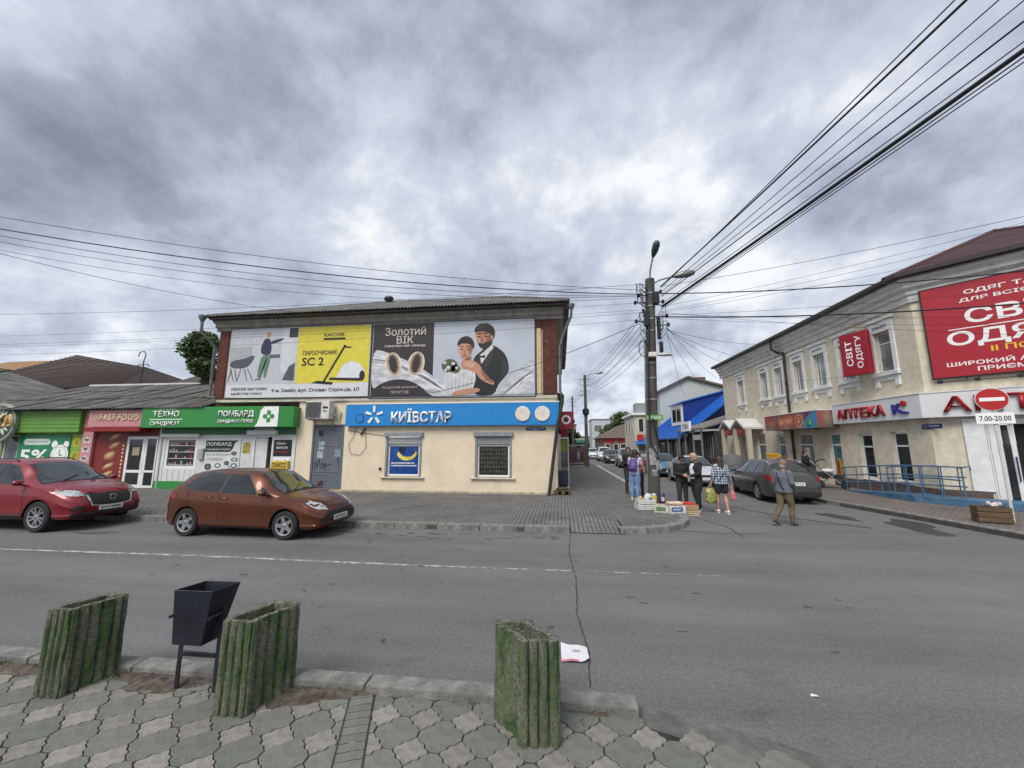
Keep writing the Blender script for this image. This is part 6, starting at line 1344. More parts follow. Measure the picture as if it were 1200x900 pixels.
# lamps
lp = MB().tube([(.22, -.05, 7.3), (.24, -.12, 7.7), (.30, -.35, 8.1)], .03, 7).build('lamp_arm', M_galv, up, smooth=40)
def lamp_head(p, d, L=.55):
    d = Vector(d).normalized(); pts = [Vector(p) + d*(L*t) for t in (0, .12, .4, .75, .95, 1.0)]
    return MB().tube(pts, [.035, .07, .115, .12, .08, .02], 10)
lamp_head((.30, -.34, 8.08), (.12, -.45, .55)).build('lamp_head', mat('lamp_dark', (.05, .055, .06), .4, .2), up, smooth=50)
MB().tube([(.25, 0, 7.25), (.6, 0, 7.42), (1.0, -.02, 7.5)], .03, 7).build('lamp_arm', M_galv, up, smooth=40)
lamp_head((.98, -.02, 7.5), (.95, -.1, .12), .72).build('lamp_head', mat('lamp_grey', (.22, .23, .23), .4, .3), up, smooth=50)
ins = 0
for (x, z, dx) in ((.42, 6.95, .12), (.45, 6.6, .15), (.02, 6.85, -.2), (-.05, 6.6, -.25), (.0, 5.95, -.3), (.5, 6.1, .2), (.45, 5.8, .28), (.1, 6.3, -.15)):
    mb = MB(); mb.tube([(.2, -.05, z), (x+dx, -.1, z)], .02, 5); mb.lathe([(.03, -.06), (.055, -.03), (.04, 0), (.055, .03), (.03, .07)], (x+dx, -.1, z), 8); mb.build('insulator', M_black, up)
for (x, z, w_, h) in ((.36, 6.5, .2, .42), (.02, 5.75, .16, .5), (.40, 5.3, .10, .75), (.44, 4.85, .10, .35)): MB().box(x-w_/2, x+w_/2, -.26, -.1, z, z+h).build('junction_box', M_black, up, bev=.02)
rnd = random.Random(31)
for k in range(20):
    z = rnd.uniform(5.6, 7.2); s = rnd.choice((-1, -1, 1)); r_ = rnd.uniform(.12, .4)
    pts = [(.2+s*.1, -.2, z), (.2+s*(.1+r_), -.25, z+rnd.uniform(-.1, .3)), (.2+s*(.15+r_*.8), -.25, z-rnd.uniform(.1, .5)), (.2+s*.12, -.22, z-rnd.uniform(.3, .7))]
    MB().tube(pts, .010, 5).build('loose_wire', M_cable, up)
MB().tube([(-.12+.14*cos(t/3), -.12, 5.0+.26*sin(t/3)) for t in range(22)], .014, 5).build('cable_coil', M_cable, up)
MB().tube([(.10, -.22, 5.9), (-.02, -.21, 4.5), (-.06, -.24, 3.0), (-.10, -.27, 2.0), (.10, -.32, 1.55), (.16, -.30, 1.9), (.02, -.28, 2.7)], .028, 6).build('down_cable', M_cable, up, smooth=40)
cc = MB().box(.0, .26, -.34, -.16, 4.68, 4.84).build('camera_box', mat('cctv_white', (.6, .6, .58), .5), up, bev=.02)
MB().tube([(.26, -.25, 4.76), (.42, -.3, 4.74), (.72, -.34, 4.74)], [.03, .05, .05], 8).build('camera_barrel', M_galv, cc)
gp_ = MB().box(-.16, .36, -.22, -.195, 2.64, 2.81).build('green_plate', mat('plate_green', (.10, .28, .05), .5), up, bev=.004)
text('БІЛАНОВА', gp_, M_lw, .10, 2.725, width=.44, height=.09, y=-.223, ext=0)
for k, (x, z, w_, h, cc_) in enumerate([(-.05, 1.25, .2, .5, '#9a9895'), (.1, 1.5, .22, .34, '#7d7a92'), (.14, 1.1, .18, .3, '#b4b1ac'), (.0, .9, .16, .2, '#8c8a84')]):
    P_ = []; n = 6
    for s in (0, 1):
        for i in range(n+1):
            a_ = -pi/2 + (x + (i/n-.5)*w_)/.18; rr_ = .190 - .005*z; P_.append((.024*z + rr_*cos(a_), rr_*sin(a_), z + (h if s else 0)))
    MB().add(P_, [(i, i+1, n+2+i, n+1+i) for i in range(n)]).build('torn_notice', mat('torn_%d' % k, cc_, .8, 0, .5, 14), up, fix=False)
def pole2(label, loc, h, lamp, grp):
    t = thing('utility_pole', label, 'utility pole', loc, 0, grp)
    MB().tube([(0, 0, 0), (0, 0, h)], [.17, .11], 10).build('shaft', M_pcon, t, smooth=40)
    MB().tube([(0, 0, h-.3), (.4, 0, h+.05), (1.0, 0, h+.15)], .03, 6).build('lamp_arm', M_galv, t); lamp_head((.95, 0, h+.14), (1, 0, .12), .6).build('lamp_head', M_galv, t, smooth=50)
    for z in (h-.4, h-.9, h-1.4): MB().box(-.45, .45, -.04, .04, z, z+.06).build('crossarm', M_galv, t)
    MB().lathe([(.12, 0), (.28, .15), (.28, .5), (.12, .65)], (0, -.1, h*.55), 10).build('cable_box', M_black, t)
    return t
pole2('slim concrete pole with a lamp standing mid-pavement down the street', (2.2, 33.5, .1), 7.75, 1, 'poles down the street')
pole2('furthest utility pole beyond the red sign on the left', (1.8, 55, .1), 8.5, 1, 'poles down the street')

ORD = ['first', 'second', 'third', 'fourth', 'fifth', 'sixth', 'seventh', 'eighth']; CNT = {}
def wire(a_, b2, s, r_, label, grp, n=18):
    if grp:
        k = CNT.get(label, 0); CNT[label] = k+1; label = '%s, %s one from the top' % (label, ORD[k])
    mb = MB(); mb.tube(sag(a_, b2, s, n), r_, 5); o = mb.build('overhead_cable', M_cable, None, smooth=True); tag(o, label, 'cable', grp); return o
PT = Vector((3.13, 12.95, 0))
def at_pole(z, dx=0, dy=-.1): return Vector((3.13+dx, 12.95+dy, z))
G1 = 'cables sweeping from the corner pole to upper right'; L1 = 'thin cable sweeping from corner pole to upper right'
for (px, py, z, z0, r_) in [(1108, 0, 7.7, 7.15, .010), (1121, 0, 7.7, 7.2, .019), (1158, 0, 7.65, 7.0, .009), (1187, 0, 7.55, 6.9, .008), (1200, 14, 7.5, 6.85, .014), (1200, 38, 7.3, 6.6, .009), (1200, 56, 7.15, 6.45, .010), (1200, 62, 7.1, 6.4, .009)]:
    a_ = at_pole(z0, .3, -.1); m_ = ray_z(px, py, z); wire(a_, a_ + (m_-a_)*1.9, .12, r_, L1, G1)
a_ = at_pole(6.5, .3, -.12); m_ = ray_z(1200, 48, 7.2); wire(a_, a_ + (m_-a_)*1.9, .12, .034, 'thickest black cable bundle running from corner pole to upper right', None)
G2 = 'cables running from the corner pole to the left edge'; L2 = 'thin cable running left above the billboards'
for (px, py, z, z0, r_, s) in [(0, 240, 8.0, 7.1, .008, .5), (0, 256, 7.95, 6.9, .008, .75), (0, 259, 7.9, 6.9, .007, .9), (0, 265, 7.9, 6.85, .006, 1.05)]:
    a_ = at_pole(z0, -.3); m_ = ray_z(px, py, z); wire(a_, a_ + (m_-a_)*1.25, s, r_, L2, G2)
a_ = at_pole(6.95, -.3); m_ = ray_z(0, 252, 8.0); wire(a_, a_ + (m_-a_)*1.25, .6, .016, 'thick black cable running left from corner pole above the roof', None)
G3 = 'level wires crossing in front of the billboards'; L3 = 'fine level wire across the billboards'
for (z0, z1) in ((6.7, 6.6), (6.45, 6.2), (6.35, 6.1), (6.1, 5.72)): wire(at_pole(z0, -.3, 0), (-32, 13.0, z1), .25, .005, L3, G3)
wire(at_pole(7.35, -.2, 0), (-32, 13.0, 7.75), .35, .007, 'single wire rising right across the roof to the pole top', None)
wire(ray_z(0, 297, 7.6), (-10.2, 14.45, 7.35), .2, .008, 'single wire slanting down from left edge to the slate eave', None)
wire(at_pole(6.0, -.3), (-5.3, 14.8, 3.95), .25, .011, 'black service cable slanting across the wedding billboard to the ledge', None)
G4 = 'cables running right from the corner pole'; L4 = 'thin cable running right towards the pharmacy'
for (px, py, z, z0, r_) in [(1200, 245, 7.9, 7.2, .007), (1200, 252, 7.8, 6.5, .005), (1200, 262, 7.6, 6.35, .005), (1200, 276, 7.3, 6.3, .005), (1200, 330, 6.2, 6.2, .005), (1200, 362, 5.6, 6.25, .005), (1200, 372, 5.5, 6.1, .005), (1200, 385, 5.3, 6.3, .005)]:
    a_ = at_pole(z0, .3); m_ = ray_z(px, py, z); wire(a_, a_ + (m_-a_)*1.5, .22, r_, L4, G4)
a_ = at_pole(6.95, .3); m_ = ray_z(1200, 306, 6.7); wire(a_, a_ + (m_-a_)*1.5, .3, .018, 'thick upper cable running right from corner pole past maroon roof', None)
a_ = at_pole(6.15, .3); m_ = ray_z(1200, 344, 5.9); wire(a_, a_ + (m_-a_)*1.5, .3, .022, 'thick lower cable running right from corner pole across red billboard', None)
G5 = 'wires fanning from the corner pole down the street'; L5 = 'thin wire strung to the next pole'
for k, (z0, z1, dx) in enumerate([(6.6, 7.4, -.4), (6.5, 7.3, -.2), (6.3, 7.2, .1), (6.1, 6.8, .35), (5.8, 6.7, -.35), (5.6, 6.4, 0), (5.4, 6.3, .3)]): wire(at_pole(z0, -.15+.04*k, .1), (2.2+dx, 33.5, z1), .35, .009, L5, G5)
for k, (z0, dx) in enumerate([(7.4, -.4), (7.3, .4), (6.8, -.3), (6.3, .3)]): wire((2.2+dx, 33.5, z0), (1.8+dx, 55, z0+.7), .4, .010, 'thin wire between the far poles', 'wires between the far poles')
G6 = 'service wires from the corner pole to the far side houses'; L6 = 'thin service wire dropping to right-hand houses'
for (z0, b2) in [(5.75, (11.9, 27.0, 7.1)), (5.7, (11.9, 24.0, 7.0)), (5.8, (12.3, 30.5, 6.6)), (5.6, (12.5, 40.5, 6.6)), (5.55, (12.5, 33.0, 5.6)), (5.7, (11.95, 21.0, 7.2))]: wire(at_pole(z0, .4), b2, .3, .007, L6, G6)
# slack wires on the pharmacy front
wire((12.2, 29.5, 6.6), (12.2, 15.2, 4.6), .25, .006, 'slack wire looping across the upper windows of the pharmacy building', None)

# ---------------------------------------------------------------- things on the left pavement
t = thing('display_stand', 'white framed display case standing against the side wall', 'display stand', (.16, 17.3, ZP))
MB().box(-.2, .2, -.15, .15, .0, .06).build('base', M_white, t)
for x in (-.2, .16): MB().box(x, x+.04, -.15, .15, .06, 2.1).build('post', M_white, t)
MB().box(-.2, .2, -.15, .15, 2.1, 2.16).build('top', M_white, t); MB().box(-.155, .155, -.02, .02, .9, 2.08).build('pane', M_glassb, t); MB().box(-.15, .15, -.03, -.022, 1.55, 2.05).build('lime_poster', mat('lime_poster', (.3, .38, .05), .5, 0, .3, 6), t)
t = thing('wall_sign', 'red square sign with a white ring projecting from the side wall', 'sign', (.28, 16.2, 2.6))
MB().box(-.26, .26, -.04, .04, 0, .72).build('board', mat('square_red', (.30, .015, .03), .5), t, bev=.01)
MB().lathe([(.19, -.046), (.19, -.0405)], (-.02, 0, .38), 24, axis='y').build('ring', M_lw, t); MB().lathe([(.11, -.052), (.11, -.0465)], (-.02, 0, .38), 20, axis='y').build('ring_centre', MATS['square_red'], t); MB().box(-.07, .03, -.056, -.0525, .33, .43).build('ring_dot', M_black, t)
MB().tube([(-.26, 0, .6), (-.40, 0, .6)], .02, 6).build('bracket', M_galv, t)
t = thing('wall_sign', 'small dark red sign hanging below the square ring sign', 'sign', (.16, 17.2, 2.25)); MB().box(-.14, .16, -.04, .04, 0, .42).build('board', mat('small_red', (.22, .012, .016), .5), t, bev=.01)
t = thing('utility_box', 'small dark blue box on the pavement behind the drainpipe', 'box', (-.02+.1, 16.0, ZP)); MB().box(-.18, .22, -.15, .15, .28, .82).build('box', mat('box_navy', (.02, .028, .05), .5), t, bev=.01); MB().box(-.12, .16, -.1, .1, 0, .28).build('foot', M_black, t)
t = thing('pallet', 'broken wooden pallet lying at the corner below the drainpipe', 'pallet', (.0, 15.15, ZP), R(10))
for k in range(3): MB().box(-.3, .34, -.25+k*.2, -.12+k*.2, .14, .17).build('plank', M_wood, t); 
for k in range(3): MB().box(-.3+k*.27, -.2+k*.27, -.25, .28, .02, .138).build('block', M_wood, t)
MB().box(-.22, .25, -.18, .2, .172, .26).build('rag', mat('rag_dark', (.06, .055, .03), .9, 0, .5, 8), t, bev=.05, seg=2)
t = thing('market_stall', 'red fronted street stall with dark goods beyond the slim pole', 'stall', (1.45, 36, ZP)); MB().box(-.75, .75, 0, 1.4, .2, 1.55).build('cabinet', mat('stall_dark', (.10, .05, .055), .6, 0, .6, 3), t); MB().box(-.85, -.752, -.05, 1.4, 0, 1.7).build('red_panel', MATS['far_red'], t); MB().box(-.85, .8, -.1, 1.5, 1.705, 1.78).build('roof', M_galv, t)
for k in range(4): MB().box(-.6+k*.32, -.36+k*.32, -.08, -.004, .5+.1*(k % 2), 1.2).build('goods', mat('goods_%d' % k, ['#6b2a30', '#2a3145', '#7c7884', '#48211f'][k], .6, 0, .4), t)
for x in (-.7, .7): MB().box(x-.04, x+.04, .1, .2, 0, .2).build('leg', M_black, t)
# ---------------------------------------------------------------- crates of goods at the foot of the pole
M_crw = mat('crate_white', (.62, .62, .58), .6, 0, .15, 5); M_card = mat('cardboard', (.34, .22, .125), .85, 0, .15, 5); M_cdw = mat('printed_card', (.55, .55, .55), .7, 0, .3, 10)
def slat_crate(label, loc, rot, w_, d_, h, m, grp):
    t = thing('crate', label, 'crate', loc, rot, grp); n = 3
    for k in range(n):
        z0, z1 = h*(k+.08)/n, h*(k+.82)/n
        MB().box(-w_/2, w_/2, -d_/2, -d_/2+.015, z0, z1).build('slat', m, t); MB().box(-w_/2, w_/2, d_/2-.015, d_/2, z0, z1).build('slat', m, t)
        MB().box(-w_/2, -w_/2+.015, -d_/2+.016, d_/2-.016, z0, z1).build('slat', m, t); MB().box(w_/2-.015, w_/2, -d_/2+.016, d_/2-.016, z0, z1).build('slat', m, t)
    for sx_ in (-1, 1):
        for sy_ in (-1, 1): MB().box(sx_*(w_/2-.035)-.018, sx_*(w_/2-.035)+.018, sy_*(d_/2-.035)-.018, sy_*(d_/2-.035)+.018, 0, h).build('corner_post', m, t)
    MB().box(-w_/2+.016, w_/2-.016, -d_/2+.016, d_/2-.016, .005, .025).build('base', m, t)
    return t
def carton(label, loc, rot, w_, d_, h, m, mp=None, wr=None):
    t = thing('carton', label, 'box', loc, rot); e = .008
    mb = MB(); 
    for a_ in ((-w_/2, w_/2, -d_/2, -d_/2+e), (-w_/2, w_/2, d_/2-e, d_/2), (-w_/2, -w_/2+e, -d_/2+e, d_/2-e), (w_/2-e, w_/2, -d_/2+e, d_/2-e)): mb.box(*a_, 0, h)
    mb.box(-w_/2+e, w_/2-e, -d_/2+e, d_/2-e, .002, .01); mb.build('side_walls', m, t)
    if mp: MB().flat(rect(-w_*.38, w_*.3, h*.22, h*.78), -d_/2-.003).build('print', mp, t, fix=False)
    if wr: text(wr, t, M_lw, -.02, h*.5, width=w_*.45, y=-d_/2-.006, ext=0, bold=.02)
    return t
gx = 'goods at the foot of the corner pole'
slat_crate('white slatted crate at the bottom left of the pole goods', (2.42, 12.15, ZP), R(8), .50, .36, .15, M_crw, None)
slat_crate('white slatted crate stacked on top, holding bags', (2.44, 12.16, ZP+.16), R(4), .50, .36, .13, M_crw, None)
t = thing('produce_bag', 'crumpled white printed bag standing in the upper slatted crate', 'bag', (2.52, 12.15, ZP+.18), R(15)); t.scale = (.75, .75, .62); mb = MB(); mb.tube([(0, 0, 0), (0, 0, .12), (.01, 0, .3), (.02, 0, .42)], [.15, .17, .14, .08], 9); mb.build('sack', M_cdw, t, smooth=True); MB().box(-.06, .07, -.178, -.168, .1, .24).build('print', mat('print_blueviolet', (.12, .10, .25), .6), t)
t = thing('produce_bag', 'tan bread-like loaf bag lying at left in the upper crate', 'bag', (2.30, 12.15, ZP+.17), 0); t.scale = (.9, .9, .8); MB().ball((0, 0, .12), (.10, .12, .13), 9, 6).build('sack', mat('tan_bag', (.42, .30, .16), .7, 0, .3, 8), t, smooth=True)
t = thing('jar', 'yellow lidded jar standing before the pole among the cartons', 'jar', (2.74, 12.35, ZP)); t.scale = (.8, .8, .8); MB().lathe([(.09, .0), (.10, .05), (.10, .42), (.07, .47)], (0, 0, 0), 14).build('glass', mat('jar_yellow', (.5, .38, .06), .2, 0, .2), t, smooth=40); MB().lathe([(.08, .47), (.08, .51)], (0, 0, 0), 14).build('lid', M_lw, t)
t = thing('jar', 'dark purple canister with a pale label in front of pole', 'canister', (2.88, 12.0, ZP+.19)); MB().lathe([(.075, .0), (.085, .03), (.085, .25), (.06, .28)], (0, 0, 0), 14).build('can', mat('can_purple', (.04, .02, .08), .3), t, smooth=40); MB().box(-.04, .045, -.092, -.082, .07, .18).build('label', M_cdw, t)
carton('white carton with blue print at the front of the pole goods', (3.12, 11.62, ZP), R(10), .46, .34, .21, M_cdw, mat('print_blue', (.05, .09, .26), .6, 0, .3, 9), 'ФРУКТ')
carton('plain pale carton with greenish print beside the blue printed one', (2.78, 11.72, ZP), R(-14), .38, .34, .19, mat('pale_card', (.52, .47, .36), .8, 0, .2), mat('print_green2', (.10, .20, .10), .6, 0, .4, 9))
t = thing('egg_tray', 'shallow tray of pale eggs on the front cartons', 'tray', (3.12, 11.63, ZP+.212), R(10)); MB().box(-.21, .21, -.15, .15, 0, .02).build('tray', M_card, t)
eg = MB()
for i in range(6):
    e_ = MB().ball((-.17+i*.068, -.1, .045), (.026, .026, .032), 7, 5).build('egg', mat('egg', (.62, .52, .40), .6), t, smooth=True)
    for j in (1, 2, 3): o = link('egg', e_.data, t); o.location = (0, j*.066, 0)
slat_crate('pale wooden crate carrying the box of tomatoes', (3.5, 12.0, 0.0), R(4), .62, .42, .15, mat('crate_pine', (.46, .38, .25), .8, 0, .2, 6), None)
carton('open cardboard box filled with tomatoes on a wooden crate', (3.5, 12.0, .155), R(2), .60, .42, .15, M_card)
rnd = random.Random(6); tm = MB().ball((0, 0, 0), (.042, .042, .037), 9, 6).mesh('tomato', mat('tomato_red', (.50, .045, .03), .3, 0, .2, 6)); shade(tm, True)
for k in range(44):
    lay = 0 if k < 28 else 1; i = k if lay == 0 else k-28
    x, y = (-.25 + (i % 7)*.083, -.16 + (i//7)*.1) if lay == 0 else (-.2 + (i % 5)*.095, -.12 + (i//5)*.08)
    o = link('tomato', tm); o.location = (3.5+x+rnd.uniform(-.01, .01), 12.0+y+rnd.uniform(-.01, .01), .155+.12+lay*.055+rnd.uniform(0, .012)); tag(o, 'round red tomato heaped in the open cardboard box', 'tomato', 'tomatoes in the cardboard box')
t = thing('yellow_arrow_sign', 'yellow arrow sign standing on the pavement behind the grey car', 'sign', (10.45, 20.9, .0), R(-70))  # plain yellow arrow board on two legs
pg = MB().prism_y([(-.42, 1.30), (.28, 1.30), (.44, 1.42), (.28, 1.54), (-.42, 1.54)], -.03, .0).build('arrow', mat('arrow_yellow', (.60, .36, .04), .5), t, bev=.004); text('МАГАЗИН', pg, mat('arrow_red', (.3, .03, .02), .5), -.08, 1.42, width=.6, height=.11, y=-.033, ext=0, bold=.02)
for x in (-.3, .2): MB().tube([(x, .02, 0), (x, .02, 1.32)], .02, 6).build('leg', M_galv, t)
t = thing('covered_stall', 'grey tarpaulin covered stall on the right pavement behind the cars', 'stall', (9.75, 24.0, .13))
MB().lathe([(.62, .0), (.66, .5), (.60, .95), (.38, 1.22), (.05, 1.32)], (0, 0, 0), 14).build('tarpaulin', mat('grey_canvas', (.11, .115, .125), .85, 0, .25), t, smooth=True)
# ================================================================ cars
def cr_interp(pts, x):
    """smooth interpolation through (x, value) points (Catmull-Rom on uneven knots, limited)"""
    n = len(pts)
    if x <= pts[0][0]: return pts[0][1]
    if x >= pts[-1][0]: return pts[-1][1]
    for i in range(n-1):
        if pts[i][0] <= x <= pts[i+1][0]: break
    x0, y0 = pts[i]; x1, y1 = pts[i+1]; h = x1-x0; t = (x-x0)/h; d = (y1-y0)/h
    def slope(k):
        if k == 0 or k == n-1: return (pts[min(k+1, n-1)][1]-pts[max(k-1, 0)][1])/(pts[min(k+1, n-1)][0]-pts[max(k-1, 0)][0])
        a_ = (pts[k][1]-pts[k-1][1])/(pts[k][0]-pts[k-1][0]); b_ = (pts[k+1][1]-pts[k][1])/(pts[k+1][0]-pts[k][0])
        return 0 if a_*b_ <= 0 else 2*a_*b_/(a_+b_)
    m0, m1 = slope(i), slope(i+1)
    return y0*(2*t**3-3*t*t+1) + m0*h*(t**3-2*t*t+t) + y1*(-2*t**3+3*t*t) + m1*h*(t**3-t*t)
M_tyre = mat('tyre_rubber', (.018, .018, .019), .85, 0, .2, 14, .3, 60)
M_rim = mat('alloy', (.42, .43, .44), .32, .8, .1, 8)
M_arch = mat('wheel_arch', (.010, .010, .010), .95, 0, .1)
M_cglass = mat('car_glass', (.012, .015, .016), .03, 0, .2, 2, spec=.9)
M_cglass2 = mat('car_windscreen', (.035, .045, .045), .03, 0, .3, 2, spec=.9)
M_ctrim = mat('car_black_trim', (.016, .016, .017), .5, 0, .2)
M_lampc = mat('headlamp', (.55, .57, .58), .08, .3, .35, 18)
M_lampd = mat('headlamp_dark', (.05, .05, .055), .1, .2, .2)
M_tail = mat('tail_lamp', (.20, .008, .010), .12, 0, .25, 10)
M_plate = mat('plate_white', (.68, .68, .66), .5, 0, .05)
M_chrome = mat('chrome', (.60, .60, .61), .15, 1.0, .05)
def paint(name, c, metal=.35, rough=.32): return mat(name, c, rough, metal, .08, 2.0, coat=.55)
def prof_hatch(): return dict(L=3.97, W=1.72, H=1.48, fa=1.18, ra=-1.31, rw=.305, zb=.20, wr=.575,
    top=[(-1.985, .74), (-1.96, .92), (-1.88, 1.06), (-1.62, 1.335), (-1.40, 1.43), (-.7, 1.478), (-.1, 1.468), (.25, 1.42), (.62, 1.22), (1.0, 1.01), (1.12, .955), (1.5, .875), (1.75, .79), (1.90, .69), (1.985, .56)],
    belt=[(-1.985, .74), (-1.7, 1.03), (-1.0, 1.0), (0, .95), (1.0, .90), (1.3, .84), (1.985, .5)],
    side=[[(-1.45, 1.08), (-1.10, 1.02), (-.53, .99), (-.53, 1.37), (-1.0, 1.385), (-1.22, 1.36)], [(-.45, .985), (.42, .95), (.40, .99), (.02, 1.36), (-.45, 1.37)], [(.47, .948), (.80, .935), (.50, 1.10)]],
    screen=(.30, 1.0), rear=(-1.80, -1.52), doors=[-.49, .62, -1.32])
def prof_suv(): return dict(L=4.55, W=1.84, H=1.69, fa=1.40, ra=-1.30, rw=.355, zb=.27, wr=.62,
    top=[(-2.275, .9), (-2.25, 1.1), (-2.15, 1.24), (-1.85, 1.52), (-1.6, 1.62), (-.7, 1.69), (.0, 1.68), (.4, 1.61), (.85, 1.36), (1.18, 1.16), (1.32, 1.11), (1.75, 1.04), (2.05, .95), (2.19, .83), (2.275, .64)],
    belt=[(-2.275, .9), (-1.9, 1.18), (-1.0, 1.14), (0, 1.10), (1.15, 1.05), (1.5, .98), (2.275, .6)],
    side=[[(-1.72, 1.26), (-1.3, 1.19), (-.95, 1.17), (-.92, 1.56), (-1.3, 1.54)], [(-.86, 1.165), (-.05, 1.13), (-.05, 1.57), (-.84, 1.57)], [(.02, 1.125), (.80, 1.10), (.80, 1.14), (.30, 1.50), (.02, 1.565)]],
    screen=(.46, 1.2), rear=(-2.10, -1.76), doors=[-.01, .95, -1.05])
def prof_wagon(): return dict(L=4.60, W=1.81, H=1.48, fa=1.42, ra=-1.24, rw=.325, zb=.21, wr=.60,
    top=[(-2.3, .78), (-2.28, .95), (-2.2, 1.06), (-1.96, 1.32), (-1.8, 1.40), (-1.1, 1.465), (-.2, 1.475), (.3, 1.42), (.75, 1.18), (1.08, 1.0), (1.2, .95), (1.75, .87), (2.05, .79), (2.22, .68), (2.3, .54)],
    belt=[(-2.3, .76), (-1.9, 1.0), (-1.0, .97), (0, .94), (1.1, .90), (1.4, .84), (2.3, .5)],
    side=[[(-1.88, 1.10), (-1.72, 1.03), (-1.12, 1.0), (-1.10, 1.37), (-1.5, 1.35), (-1.7, 1.30)], [(-1.03, .995), (-.22, .97), (-.22, 1.385), (-1.02, 1.375)], [(-.15, .968), (.78, .93), (.76, .97), (.30, 1.33), (-.15, 1.385)]],
    screen=(.36, 1.1), rear=(-2.14, -1.86), doors=[-.18, .88, -1.08])
def prof_sedan(): return dict(L=4.45, W=1.76, H=1.45, fa=1.36, ra=-1.28, rw=.31, zb=.20, wr=.575,
    top=[(-2.225, .72), (-2.2, .92), (-2.1, 1.0), (-1.62, 1.03), (-1.3, 1.18), (-.95, 1.36), (-.5, 1.44), (.05, 1.445), (.35, 1.40), (.75, 1.18), (1.08, .99), (1.2, .94), (1.7, .86), (2.0, .77), (2.16, .66), (2.225, .54)],
    belt=[(-2.225, .72), (-1.9, .97), (-1.0, .96), (0, .93), (1.1, .89), (1.4, .83), (2.225, .5)],
    side=[[(-1.42, 1.03), (-.45, .97), (-.45, 1.36), (-.85, 1.33)], [(-.38, .968), (.72, .925), (.70, .96), (.25, 1.32), (-.38, 1.365)]],
    screen=(.40, 1.1), rear=(-1.55, -1.0), doors=[-.41, .82, -1.3])
